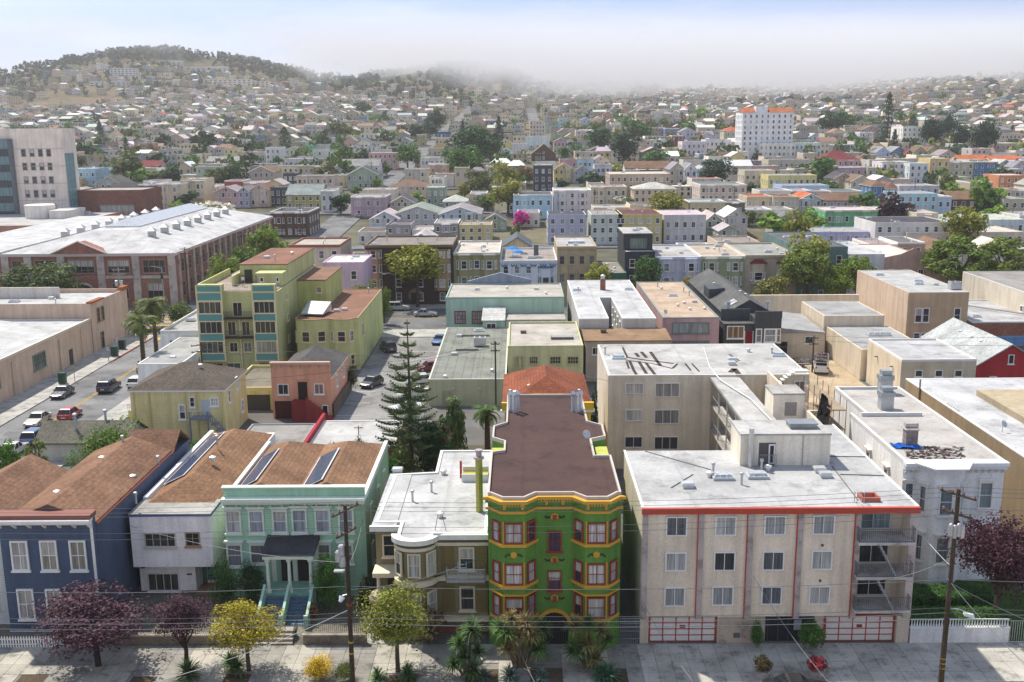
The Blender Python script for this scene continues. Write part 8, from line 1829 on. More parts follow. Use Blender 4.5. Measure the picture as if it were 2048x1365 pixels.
# ------------------------------------------------------------------ vehicles
def make_car(name, Ln, Wd, Ht, kind):
 """front points to -y; origin on the road under the middle"""
 o = thing(name, 'car', 'car'); h = Ln/2; w_ = Wd/2; bz = .28; belt = Ht*.6
 if kind == 'sedan': top = [(-h*.28,.0),(-h*.02,1),(h*.38,1),(h*.72,0)]
 elif kind == 'hatch': top = [(-h*.42,0),(-h*.1,1),(h*.62,1),(h*.88,0)]
 else: top = [(-h*.38,0),(-h*.14,1),(h*.78,1),(h*.95,0)]
 hood = belt-.06; prof = [(-h,bz+.1),(-h+.12,bz),(h-.12,bz),(h,bz+.12),(h,belt-.1),(h-.08,belt),(top[0][0],belt),(-h+.3,hood-.12),(-h+.03,hood-.25)]
 mb = MB(); rings = []
 for x, k in ((-w_,.93),(-w_+.1,1.0),(w_-.1,1.0),(w_,.93)): rings.append([(x, p[0]*(k if k < 1 else 1), bz+.05+(p[1]-bz-.05)*(.96 if k < 1 else 1)) for p in prof])
 n = len(prof); vs = [p for r_ in rings for p in r_]
 mb.add(vs, [(i*n+k, i*n+(k+1)%n, (i+1)*n+(k+1)%n, (i+1)*n+k) for i in range(3) for k in range(n)] + [tuple(range(n))[::-1], tuple(range(3*n,4*n))])
 mb.build('body','carpaint',o,(.5,.5,.5))
 zb, zt = belt-.01, Ht; y0, y1, y2, y3 = [t[0] for t in top]; wi = w_*.76
 MB().add([(-w_+.06,y0,zb),(w_-.06,y0,zb),(w_-.06,y3,zb),(-w_+.06,y3,zb),(-wi,y1,zt-.05),(wi,y1,zt-.05),(wi,y2,zt-.05),(-wi,y2,zt-.05)],[(0,1,5,4),(1,2,6,5),(2,3,7,6),(3,0,4,7),(4,5,6,7)]).build('windows','glass',o,(.02,.022,.026))
 MB().hull([(-wi-.02,y1-.05,zt-.06),(wi+.02,y1-.05,zt-.06),(wi+.02,y2+.05,zt-.06),(-wi-.02,y2+.05,zt-.06)],[(-wi+.12,y1+.1,zt),(wi-.12,y1+.1,zt),(wi-.12,y2-.1,zt),(-wi+.12,y2-.1,zt)]).build('roof','carpaint',o,(.5,.5,.5))
 ym = y1+(y2-y1)*.45
 for sx in (-1,1):
  for ya, yb in ((y0,y1),(ym,ym),(y3,y2)): MB().tube([(sx*(w_-.05),ya,zb),(sx*(wi+.01),yb,zt-.05)],.045,4).build('pillar','carpaint',o,(.5,.5,.5))
  for yy in (-h*.62,h*.6):
   wl = MB().lathe([(.33,-.11),(.34,-.05),(.34,.05),(.33,.11)],14).build('wheel','iron',o,(.015,.015,.016),(sx*(w_-.1),yy,.33)); wl.rotation_euler = (0,HP,0); MB().lathe([(.19,-.12),(.2,.12)],10).build('rim','metal',wl,(.5,.5,.5))
  MB().hull([(sx*(w_-.45),-h-.0,belt-.36),(sx*(w_-.12),-h+.06,belt-.36),(sx*(w_-.12),-h+.16,belt-.36),(sx*(w_-.45),-h+.1,belt-.36)][::sx],[(sx*(w_-.45),-h+.0,belt-.22),(sx*(w_-.12),-h+.08,belt-.2),(sx*(w_-.12),-h+.2,belt-.2),(sx*(w_-.45),-h+.12,belt-.22)][::sx]).build('headlight','glass',o,(.5,.5,.52))
  MB().box(min(sx*(w_-.35),sx*(w_-.1)),h-.02,belt-.32,max(sx*(w_-.35),sx*(w_-.1)),h+.02,belt-.14).build('tail_light','glass',o,(.25,.01,.01))
  MB().box(min(sx*w_,sx*(w_+.16)),y0+.3,belt-.02,max(sx*w_,sx*(w_+.16)),y0+.45,belt+.14).build('mirror','carpaint',o,(.3,.3,.3))
 MB().box(-.26,h+.001,belt-.42,.26,h+.02,belt-.3).build('number_plate','trim',o,(.6,.6,.58))
 return o
def cars():
 K = dict(sedan=('parked_car',4.6,1.8,1.45), hatch=('parked_car',4.1,1.75,1.52), suv=('parked_car',4.75,1.9,1.75)); proto = {k: make_car(*v, k) for k, v in K.items()}
 used = set()
 def put(kind, label, P, rz, col, group=None, z=None):
  p = proto[kind]; cc = {q: col for q in ('body','roof','pillar','mirror')}; loc = (P.x, P.y, T(P.x,P.y)+.035 if z is None else z)
  o = copy_tree(p, loc, rz, label, group, cc); return o
 g = 'cars in the left street'; S = lambda u, v: at_z('m',u,v,.5)
 put('sedan','dark grey sedan parked at the left kerb facing the camera',Vector((-64.3,S(525,890).y,0)),0,(.05,.052,.058),g)
 put('suv','dark navy estate driving away in the middle of the left street',S(858,845),math.pi,(.022,.028,.045),g)
 put('hatch','white car parked right of the dark navy estate',Vector((-55.8,S(1055,810).y,0)),math.pi,(.62,.62,.6),g)
 put('sedan','silver sedan coming nearer in the left street, nearest on the left',S(295,1105),0,(.45,.42,.37),g)
 put('hatch','bright red hatchback in the left street',S(550,1060),math.pi,(.33,.008,.012),g)
 put('suv','blue car with white roof peeking past the shingle-roofed house',S(285,1245),math.pi,(.05,.09,.2),g)
 put('sedan','pale car at the bottom left kerb behind the bushes',S(110,1335),math.pi,(.55,.56,.57),g)
 put('sedan','grey car waiting at the crossing beside the street palm',Vector((-55.9,S(1205,480).y,0)),0,(.3,.31,.33),g)
 put('sedan','white car parked behind the farther low white building',Vector((-55.9,S(1195,590).y,0)),0,(.6,.6,.6),g)
 g = 'cars on the cross street'
 put('suv','silver four-by-four parked before the dark brown block',at_z('x',797,616,.5),HP,(.42,.42,.41),g,.05); put('sedan','silver sedan driving on the cross street',at_z('x',851,628,.5),HP,(.45,.45,.45),g,.05)
 g = 'cars in the parking lot'; N = lambda u, v: at_z('n',u,v,.6)
 put('suv','large black four-by-four in the parking lot beside the annex',N(1350,665),math.pi*1.13,(.018,.018,.02),g); put('hatch','black hatchback in the middle of the parking lot',N(1240,905),math.pi*.86+math.pi,(.02,.02,.022),g)
 put('sedan','bright blue sedan at the far corner of the parking lot',Vector((-13.9,N(1685,615).y,0)),-.2,(.03,.1,.24),g); put('hatch','dark red car parked against the sage green building',Vector((-14.0,N(1605,800).y,0)),-1.2,(.2,.02,.03),g)
 put('sedan','white car parked left of the dark red car',Vector((-14.6,N(1575,885).y,0)),-1.25,(.6,.6,.6),g); put('sedan','second white car in the lot beside the pine',Vector((-14.8,N(1560,975).y,0)),-1.25,(.62,.62,.61),g); put('sedan','last white car in the lot, mostly hidden by the pine',Vector((-15.2,N(1510,1075).y,0)),-1.25,(.58,.58,.57),g)
 P = at_z('d',790,1362,1.45); put('sedan','black car roof at the bottom edge below the beige block',Vector((P.x,61.2,0)),HP,(.012,.012,.014),None,-.1)
 rr = random.Random(4); cx = [x for x in SX if -60 < x < 20]
 g = 'cars parked along the climbing streets'; k = 0; pal = [('white',(.6,.6,.6)),('silver',(.4,.4,.41)),('black',(.02,.02,.02)),('blue',(.04,.08,.2)),('red',(.3,.02,.02)),('grey',(.15,.15,.16))]
 ords = ['nearest','second','third','fourth','fifth','sixth','seventh','eighth','ninth','tenth','eleventh','twelfth','thirteenth','fourteenth']
 x0 = SX[1] if len(SX) > 1 else 0
 for sd_, nm in ((-1,'left'),(1,'right')):
  for i in range(12):
   y = 330+i*11.5+sd_*2; cn, c = rr.choice(pal); x = x0+sd_*4.2; put(rr.choice(['sedan','hatch','suv']),f'{ords[i]} parked car on the {nm} kerb of the centre climbing street, {cn}',Vector((x,y,0)),0,c,g,T(x,y)+.32)
 for i in range(6):
  y = 222+i*9; cn, c = rr.choice(pal); x = -65; put(rr.choice(['sedan','suv']),f'{ords[i]} {cn} car parked along the brick building side',Vector((x,y,0)),0,c,g,T(x,y)+.3)
 for p in proto.values():
  for ch in list(p.children):
   for c2 in list(ch.children): bpy.data.objects.remove(c2)
   bpy.data.objects.remove(ch)
  bpy.data.objects.remove(p)
 # white pickup stacked with bicycles
 P = at_z('q',232,1120,.6); o = thing('pickup_truck','white pickup truck piled high with bicycles and frames in the dirt yard','truck',(P.x,P.y,.05)); rzz = math.pi*.93; o.rotation_euler = (0,0,rzz)
 c = (.6,.6,.58); MB().box(-.95,-2.7,.45,.95,2.7,.95).build('chassis','carpaint',o,c); MB().hull([(-.93,-1.3,.951),(.93,-1.3,.951),(.93,.4,.951),(-.93,.4,.951)],[(-.75,-.8,1.75),(.75,-.8,1.75),(.75,.3,1.75),(-.75,.3,1.75)]).build('cab_windows','glass',o,(.03,.03,.035)); MB().box(-.77,-.82,1.751,.77,.32,1.83).build('cab_roof','carpaint',o,c)
 for q, nm in (((-.95,.5,.951,-.85,2.7,1.4),'bed_side'),((.85,.5,.951,.95,2.7,1.4),'bed_side'),((-.85,2.6,.951,.85,2.7,1.4),'tailgate')): MB().box(*q).build(nm,'carpaint',o,c)
 for sx in (-1,1):
  for yy in (-1.7,1.7): wl = MB().lathe([(.38,-.13),(.39,0),(.38,.13)],14).build('wheel','iron',o,(.015,.015,.015),(sx*.88,yy,.36)); wl.rotation_euler = (0,HP,0)
  MB().box(min(sx*.93,sx*.7),2.701,1.0,max(sx*.93,sx*.7),2.73,1.25).build('tail_light','glass',o,(.25,.01,.01))
 m = MB()
 for x in (-.9,.9):
  for y in (.55,1.6,2.6): m.tube([(x,y,.95),(x,y,2.9)],.035,4)
 for z in (1.9,2.9): m.tube([(-.9,.55,z),(.9,.55,z),(.9,2.6,z),(-.9,2.6,z),(-.9,.55,z)],.035,4)
 m.build('rack','metal',o,(.55,.55,.54))
 g2 = 'bicycles piled on the pickup truck'
 for k in range(7):
  cl = rr.choice([(.4,.1,.04),(.1,.1,.11),(.45,.45,.45),(.3,.05,.04)]); M = Matrix.Translation(P)@Matrix.Rotation(rzz,4,'Z')@Matrix.Translation((rr.uniform(-.6,.6),.9+.28*k,1.5+.22*(k % 4))); b = thing('bicycle',f'{["orange","black","grey"][k % 3]}-toned bicycle, {ords[k]} from the cab in the pile on the white pickup truck','bicycle',M.translation,rzz,g2)
  for sx in (-.5,.5):
   m = MB(); m.tube([(sx+.33*math.cos(a*6.283/12),0,.33*math.sin(a*6.283/12)) for a in range(13)],.035,4); m.build('wheel','iron',b,(.05,.05,.05))
  MB().tube([(-.5,0,0),(-.15,0,.5),(.4,0,.5),(.5,0,0)],.03,4).tube([(-.15,0,.5),(0,0,.0),(.4,0,.5)],.03,4).tube([(-.5,0,0),(0,0,0)],.03,4).build('frame','carpaint',b,cl); MB().box(-.28,-.07,.56,-.02,.07,.62).build('saddle','iron',b,(.03,.03,.03)); MB().tube([(.4,-.25,.6),(.4,.25,.6)],.025,4).tube([(.4,0,.5),(.4,0,.6)],.025,4).build('handlebar','metal',b,(.4,.4,.4))
cars()
# ------------------------------------------------------------------ people
def person(name, label, joints, edges, loc, rz, mats, hair=(.04,.025,.015), cat='person'):
 """one continuous body grown over a posed skeleton; joints: name -> (pos, radius); mats(z, y, x) -> slot"""
 keys = list(joints); me = bpy.data.meshes.new('body'); me.from_pydata([joints[k][0] for k in keys], [(keys.index(a), keys.index(b)) for a, b in edges], [])
 o = bpy.data.objects.new('tmp', me); COL.objects.link(o); sk = o.modifiers.new('k','SKIN'); su = o.modifiers.new('u','SUBSURF'); su.levels = su.render_levels = 1
 for i, k in enumerate(keys): r_ = joints[k][1]; me.skin_vertices[0].data[i].radius = (r_, r_) if not isinstance(r_, tuple) else r_
 me.skin_vertices[0].data[keys.index('pelvis')].use_root = True
 bpy.context.view_layer.update(); dg = bpy.context.evaluated_depsgraph_get(); m2 = bpy.data.meshes.new_from_object(o.evaluated_get(dg)); bpy.data.objects.remove(o)
 root = thing(name, label, cat, loc, rz); m2.materials.clear(); cols = mats['cols']
 for i, c in enumerate(cols):
  q = MATS['cloth'].copy(); nd = q.node_tree.nodes
  for n_ in [n_ for n_ in nd if n_.type == 'OBJECT_INFO']:
   rgb = nd.new('ShaderNodeRGB'); rgb.outputs[0].default_value = (*c,1)
   for l_ in list(n_.outputs['Color'].links): q.node_tree.links.new(rgb.outputs[0], l_.to_socket)
  m2.materials.append(q)
 for p in m2.polygons: p.material_index = mats['pick'](*p.center); p.use_smooth = True
 link('body', m2, root); hp = joints['head'][0]
 if hair: MB().lathe([(.02,.15),(.09,.12),(.118,.04),(.115,-.04),(.1,-.05)],12,0,(hp[0],hp[1]+.012,hp[2]+.02)).build('hair','cloth',root,hair,None,0,True)
 return root
def stand(seat=False):
 J = dict(pelvis=((0,0,.95),.13), waist=((0,0,1.1),.12), chest=((0,0,1.3),.15), neck=((0,0,1.48),.06), head=((0,-.01,1.63),.1), crown=((0,0,1.72),.07))
 for s, n in ((-1,'l'),(1,'r')):
  J.update({'hip'+n:((s*.1,0,.88),.1),'knee'+n:((s*.11,-.02,.48),.065),'ankle'+n:((s*.11,.02,.09),.045),'toe'+n:((s*.12,-.14,.04),.04),'sh'+n:((s*.2,0,1.4),.065),'el'+n:((s*.26,.02,1.12),.045),'wr'+n:((s*.25,-.12,.92),.033),'hand'+n:((s*.24,-.17,.85),.035),'fing'+n:((s*.235,-.2,.78),.02),'thumb'+n:((s*.2,-.2,.84),.014)})
 E_ = [('pelvis','waist'),('waist','chest'),('chest','neck'),('neck','head'),('head','crown')]
 for n in 'lr': E_ += [('pelvis','hip'+n),('hip'+n,'knee'+n),('knee'+n,'ankle'+n),('ankle'+n,'toe'+n),('chest','sh'+n),('sh'+n,'el'+n),('el'+n,'wr'+n),('wr'+n,'hand'+n),('hand'+n,'fing'+n),('hand'+n,'thumb'+n)]
 return J, E_
def people():
 SK = (.42,.25,.17)
 def pk(x, y, z): return 0 if z > 1.45 else (1 if z > .97 and abs(x) < .27 and not (z < 1.05 and abs(x) > .2) else (0 if abs(x) > .2 and z > .7 else 2))
 J, E_ = stand(); P = at_z('n',416,222,13.05)
 person('person','person in white shirt and dark trousers standing on the roof deck',J,E_,(P.x,153.4,13.06),.3,dict(cols=[SK,(.65,.65,.63),(.05,.05,.07)],pick=pk))
 J, E_ = stand()
 for n, s in (('l',-1),('r',1)): J['el'+n] = ((s*.25,-.12,1.14),.045); J['wr'+n] = ((s*.12,-.26,1.2),.033); J['hand'+n] = ((s*.06,-.3,1.24),.035); J['fing'+n] = ((s*.01,-.33,1.27),.02); J['thumb'+n] = ((s*.05,-.31,1.3),.014)
 person('person','person in grey top standing with hands joined on the roof deck',J,E_,(P.x+2.1,153.0,13.06),-.2,dict(cols=[SK,(.3,.29,.28),(.25,.22,.2)],pick=pk),(.12,.07,.04))
 # motorcyclist
 P = at_z('m',1095,705,.5); m = thing('motorcycle','dark motorcycle heading away along the left street','motorcycle',(P.x,P.y,.03),math.pi)
 for y in (-.7,.7): w_ = MB().lathe([(.31,-.06),(.32,0),(.31,.06)],14).build('wheel','iron',m,(.015,.015,.015),(0,y,.32)); w_.rotation_euler = (0,HP,0); MB().lathe([(.16,-.07),(.16,.07)],8).build('rim','metal',w_,(.4,.4,.4))
 MB().hull([(-.14,-.35,.45),(.14,-.35,.45),(.14,.4,.5),(-.14,.4,.5)],[(-.12,-.4,.85),(.12,-.4,.85),(.1,.1,.8),(-.1,.1,.8)]).build('tank','carpaint',m,(.03,.03,.035)); MB().hull([(-.13,.0,.7),(.13,.0,.7),(.11,.8,.72),(-.11,.8,.72)],[(-.12,.05,.8),(.12,.05,.8),(.1,.75,.86),(-.1,.75,.86)]).build('seat','cloth',m,(.015,.015,.015)); MB().tube([(0,-.7,.32),(0,-.5,.95)],.04,5).build('fork','metal',m,(.4,.4,.4)); MB().tube([(-.35,-.35,1.0),(0,-.5,.98),(.35,-.35,1.0)],.022,5).build('handlebar','metal',m,(.3,.3,.3)); MB().lathe([(.1,0),(.05,.12)],10).build('headlight','glass',m,(.5,.5,.5),(0,-.62,.88)); MB().box(-.08,.82,.66,.08,.86,.74).build('tail_light','glass',m,(.3,.01,.01)); MB().tube([(.16,-.1,.3),(.17,.8,.36)],.05,6).build('exhaust','metal',m,(.4,.4,.4))
 J, E_ = stand(); Z = lambda k, p, r_: J.__setitem__(k, (p, r_))
 Z('pelvis',(0,.15,.93),.14); Z('waist',(0,.1,1.08),.13); Z('chest',(0,.0,1.3),.16); Z('neck',(0,-.06,1.47),.07); Z('head',(0,-.09,1.62),.13); Z('crown',(0,-.09,1.72),.1)
 for n, s in (('l',-1),('r',1)): Z('hip'+n,(s*.12,.1,.9),.1); Z('knee'+n,(s*.2,-.3,.78),.07); Z('ankle'+n,(s*.2,-.02,.38),.05); Z('toe'+n,(s*.2,-.18,.34),.045); Z('sh'+n,(s*.2,-.02,1.4),.07); Z('el'+n,(s*.32,-.16,1.2),.05); Z('wr'+n,(s*.33,-.32,1.06),.04); Z('hand'+n,(s*.33,-.37,1.03),.04); Z('fing'+n,(s*.31,-.42,1.0),.022); Z('thumb'+n,(s*.28,-.37,1.02),.016)
 r_ = person('person','motorcyclist in dark jacket and helmet riding away in the left street',J,E_,(P.x,P.y,.03),math.pi,dict(cols=[(.02,.02,.025),(.03,.035,.04),(.04,.05,.08)],pick=lambda x, y, z: 0 if z > 1.5 else (1 if z > .98 else 2)),None)
 MB().lathe([(.02,.17),(.1,.14),(.145,.05),(.14,-.06),(.11,-.12)],12,0,(0,-.09,1.62)).build('helmet','carpaint',r_,(.02,.02,.025),None,0,True)
people()
# ------------------------------------------------------------------ poles and wires
def crossarm(o, z, ln, y=0, n=4, col=(.12,.09,.07)):
 a = MB().box(-ln/2,y-.06,z-.06,ln/2,y+.06,z+.06).build('crossarm','wood',o,col)
 for i in range(n):
  x = -ln/2+.1+(ln-.2)*i/(n-1); MB().lathe([(.03,0),(.07,.05),(.05,.1),(.075,.14),(.03,.2)],8,0,(x,y,z+.061)).build('insulator','glass',a,(.2,.16,.13))
def wire(label, pts, r=.018, sag=.5, col=(.03,.03,.032), group='overhead wires'):
 P = [Vector(p) for p in pts]; out = []
 for A, B_ in zip(P, P[1:]):
  n = 9
  for i in range(n+(B_ == P[-1])): t = i/n; q = A+(B_-A)*t; q.z -= sag*4*t*(1-t); out.append(q-P[0])
 return MB().tube(out, r, 4).build('overhead_wire','iron',None,col,tuple(P[0]),0,False,label=label,category='wire',group=group)
def poles():
 A = at_y('b',722,478,62.6); B_ = at_y('e',652,572,62.4)
 lp = thing('utility_pole','dark wooden utility pole with transformer cluster before the mint house','utility pole',(at_y('b',715,1365,62.6).x,62.6,0)); MB().tube([(0,0,-.2),(0,0,A.z)],.17,10,0,.12).build('pole','bark',lp,(.075,.055,.04))
 zt = A.z; rz = 1.05
 for k,(z,l) in enumerate(((zt-.35,2.6),(zt-1.9,2.0))):
  t = link('arm_group', None, lp) if 0 else None
  a = MB().box(-l/2,-.06,-.06,l/2,.06,.06).build('crossarm','wood',lp,(.11,.085,.065),(0,0,z),rz)
  for i in range(5): MB().lathe([(.03,0),(.08,.05),(.05,.11),(.085,.15),(.03,.22)],8,0,(-l/2+.1+(l-.2)*i/4,0,.061)).build('insulator','glass',a,(.22,.18,.15))
 for dx, z in ((-.35,zt-3.4),(-.3,zt-4.2),(-.55,zt-3.8)): MB().lathe([(.2,0),(.22,.05),(.22,.6),(.14,.7)],10,0,(dx,-.1,z)).build('transformer','metal',lp,(.45,.46,.47))
 MB().box(-.9,-.2,zt-4.6,-.2,.15,zt-4.5).build('bracket_plate','metal',lp,(.4,.4,.4)); MB().tube([(-.45,-.05,zt-6.4),(-.55,-.3,zt-6.6)],.22,8,0,.1).build('street_lamp_head','trim',lp,(.66,.68,.7)); MB().tube([(0,0,zt-6.2),(-.45,-.05,zt-6.3)],.035,5).build('lamp_arm','metal',lp,(.4,.4,.4))
 for z, c in ((zt-7.0,(.3,.06,.04)),(3.2,(.45,.35,.06)),(2.4,(.45,.35,.06))): MB().lathe([(.175,0),(.175,.12)],10,0,(0,0,z)).build('band','metal',lp,c)
 rp = thing('utility_pole','brown utility pole with transformer cans at the right edge of the beige block','utility pole',(at_y('e',578,1365,62.4).x,62.4,0)); MB().tube([(0,0,-.2),((B_.x-at_y('e',578,1365,62.4).x),0,B_.z)],.19,10,0,.13).build('pole','bark',rp,(.09,.065,.045))
 zr = B_.z; ox = B_.x-at_y('e',578,1365,62.4).x
 for z, l in ((zr-.4,2.4),(zr-1.7,2.0)):
  a = MB().box(-l/2,-.06,-.06,l/2,.06,.06).build('crossarm','wood',rp,(.11,.085,.065),(ox*.95,0,z),-.9)
  for i in range(4): MB().lathe([(.03,0),(.08,.05),(.05,.11),(.085,.15),(.03,.22)],8,0,(-l/2+.1+(l-.2)*i/3,0,.061)).build('insulator','glass',a,(.25,.14,.1))
 for k in range(4): MB().lathe([(.13,0),(.15,.05),(.15,.75),(.1,.85),(.03,.9)],10,0,(-.4+.25*k+ox*.9,-.28,zr-3.1-.12*(k % 2))).build('transformer','metal',rp,(.5,.5,.5))
 MB().tube([(.2,0,zr-8.3),(.6,-.2,zr-8.2),(1.2,-.3,zr-8.4)],.035,5).build('lamp_arm','metal',rp,(.5,.5,.5)); MB().hull([(1.0,-.45,zr-8.6),(1.7,-.45,zr-8.8),(1.7,-.15,zr-8.8),(1.0,-.15,zr-8.6)],[(1.0,-.42,zr-8.4),(1.6,-.4,zr-8.55),(1.6,-.2,zr-8.55),(1.0,-.18,zr-8.4)]).build('street_lamp_head','trim',rp,(.7,.72,.74))
 for k in range(3): MB().lathe([(.192,0),(.192,.07)],10,0,(.02,0,1.3+.35*k)).build('yellow_band','metal',rp,(.5,.36,.02))
 xl, xr = lp.location.x, B_.x; G = 'wires along the near street'; n = 0
 for lab, zl, zrr, dy, r_ in (('topmost wire between the two near poles',zt-.1,zr-.2,.9,.013),('second wire below the top between the near poles',zt-.15,zr-.25,.2,.013),('third wire below the top between the near poles',zt-.15,zr-.3,-.5,.013),('fourth wire between the near poles, at the second crossarm',zt-1.7,zr-1.5,.5,.013),('fifth wire between the near poles, at the second crossarm',zt-1.75,zr-1.55,-.4,.013),('upper cable of the low bundle across the street front',5.3,5.6,.1,.018),('middle cable of the low bundle across the street front',5.05,5.35,-.1,.022),('lowest thick cable across the street front',4.6,4.9,0,.026),('single middle-height wire across the street front',7.2,7.6,.1,.02)):
  wire(lab, [(xl-34,62.6+dy,zl+.1),(xl,62.6+dy,zl),(xr,62.4+dy,zrr),(xr+34,62.4+dy,zrr+.1)], r_, .45, (.10,.10,.105) if r_ < .02 else (.16,.16,.17), G)
 D = [('service wire from the left pole to the white stucco house',(xl,62.6,zt-4),(-30.8,75.9,6.1)),('service wire from the left pole to the mint house',(xl,62.6,zt-4.2),(-12.5,75.9,6.5)),('pale guy wire from the left pole down to the lower left',(xl,62.6,5.6),(xl-14.5,60.2,1.2)),('service wire from the left pole to the olive-brown house',(xl,62.6,7),(-3.0,69.9,6)),('service wire to the green house from below',(-1.9,69.9,3.6),(1.2,60.5,.6)),('service wire to the left end of the beige block',(8.4,68.1,3.9),(11.5,59.8,1.2)),('second service wire to the beige block',(16.5,68.0,5.3),(20.5,59.8,.8)),('service wire from the right pole to the beige block balcony',(xr,62.4,9.2),(24.0,68.1,4.9)),('pale guy wire from the right pole down to the lower right',(xr-.3,62.4,7.8),(xr+6.5,59,1)),('dark guy wire from the right pole to the right edge',(xr,62.4,7.4),(xr+11,60,3.5)),('white service cable from the right pole to the white corniced house',(xr,62.4,8.5),(29.0,77.5,9))]
 for lab, a, b in D: wire(lab, [a, b], .022, .5, (.5,.5,.5) if 'pale' in lab or 'white service' in lab else (.22,.22,.22), 'service wires')
 # poles of the blocks behind
 def small_pole(lab, s, x, yt, yb, Y=None, arm=2.2, rzz=0, light=False, z0=None, r_=.13, col=(.09,.07,.05)):
  Q = at_ground(s, x, yb) if Y is None else at_y(s, x, yb, Y); zb = T(Q.x,Q.y) if z0 is None else z0; tp = at_y(s, x, yt, Q.y); o = thing('utility_pole',lab,'utility pole',(Q.x,Q.y,zb)); h = tp.z-zb
  MB().tube([(0,0,-.3),(0,0,h)],r_,8,0,r_*.75).build('pole','bark',o,col)
  if arm:
   for z in (h-.4,h-1.3):
    a = MB().box(-arm/2,-.06,-.06,arm/2,.06,.06).build('crossarm','wood',o,col,(0,0,z),rzz)
    for i in range(4): MB().lathe([(.03,0),(.07,.06),(.03,.16)],6,0,(-arm/2+.1+(arm-.2)*i/3,0,.061)).build('insulator','glass',a,(.2,.2,.2))
  if light: MB().tube([(0,0,h-.1),(-1.2,-.3,h+.4),(-2.0,-.5,h+.3)],.06,5).build('lamp_arm','metal',o,(.5,.5,.5)); MB().box(-2.7,-.65,h+.15,-1.9,-.35,h+.35).build('street_lamp_head','trim',o,(.6,.6,.6))
  return Vector((Q.x,Q.y,zb+h))
 p1 = small_pole('utility pole behind the sage green building','o',545,872,1300,131.0,1.2); p2 = small_pole('utility pole with bracket in the dirt yard beside the pickup','p',1275,912,1225,None,1.4)
 p3 = small_pole('utility pole with slanted crossarm beside the yellow house roof','m',1592,490,665,139,2.8,.7); p4 = small_pole('grey street pole with twin transformers before the brick building','r',838,1010,1365,None,2.4,.3,False,None,.16,(.35,.35,.36))
 p5 = small_pole('tall utility pole at the brick building corner','r',1288,870,1250,214,2.2); p6 = small_pole('utility pole along the brick side wall','r',1655,760,905,252,2.2); p7 = small_pole('utility pole far along the left street','g',215,1050,1290,None,2.4); p8_ = small_pole('second utility pole far along the left street','g',90,1060,1250,None,2.4); p9 = small_pole('tall pole before the green Victorian','g',697,770,945,None,1.8); p10 = small_pole('utility pole at the right edge behind the umbrella tree','i',1945,1040,1255,None,2.0,0,False,None,.15,(.3,.12,.08)); p11 = small_pole('red-brown pole beside the sky-blue corner house','i',1245,850,1080,None,1.6,0,False,None,.15,(.28,.1,.08)); p12 = small_pole('pole before the large cream Victorian','h',1680,910,1090,None,1.6); p13 = small_pole('steel lamp post on the far pavement by the dark brown block','n',1408,170,365,208.3,0,0,True,None,.09,(.45,.46,.46)); p14 = small_pole('steel lamp post before the pale grey-blue house','o',1710,395,500,208.3,0,0,True,None,.09,(.45,.46,.46)); p15 = small_pole('pole left of the black modern house','h',677,930,1080,None,1.4)
 for dx in (-.45,.45): MB().lathe([(.32,0),(.34,.08),(.34,1.1),(.2,1.2)],10,0,(dx,-.3,0)).build('transformer','metal',[o for o in COL.objects if o.get('label','').startswith('grey street pole')][0],(.6,.6,.6),(0,0,p4.z-3.6))
 W_ = [('wire from the sage building pole to the left',p1,Vector((-24.5,128,6.5))),('second wire from the sage building pole to the left, lower',p1-Vector((0,0,.8)),Vector((-36,124,5.8))),('wire from the sage building pole to the right',p1,Vector((9.5,107,9.8))),('wire from the yard pole toward the right edge',p2,Vector((75,128,10.5))),('second wire from the yard pole toward the right edge',p2-Vector((0,0,.7)),Vector((75,126,9.6))),('wire from the yard pole to the rear beige block',p2,Vector((30.8,120,10.6))),('wire from the slanted-arm pole over the peach house',p3,Vector((-12.6,136,6))),('lower wire from the slanted-arm pole over the peach house',p3-Vector((0,0,.9)),Vector((-12.6,132,4.6))),('wire between the brick corner poles',p4,p5),('wire along the brick side wall',p5,p6),('wire farther along the brick side wall',p6,p7),('wire between the two far left street poles',p7,p8_),('wire crossing toward the tall pole by the green Victorian',p7,p9),('wire from the twin-transformer pole to the left',p4,Vector((-112,196,9.5))),('second wire from the twin-transformer pole to the left',p4-Vector((0,0,1)),Vector((-112,190,8)))]
 for lab, a, b in W_: wire(lab, [a, b], .022, .6, (.08,.08,.085), 'wires over the blocks behind')
poles()
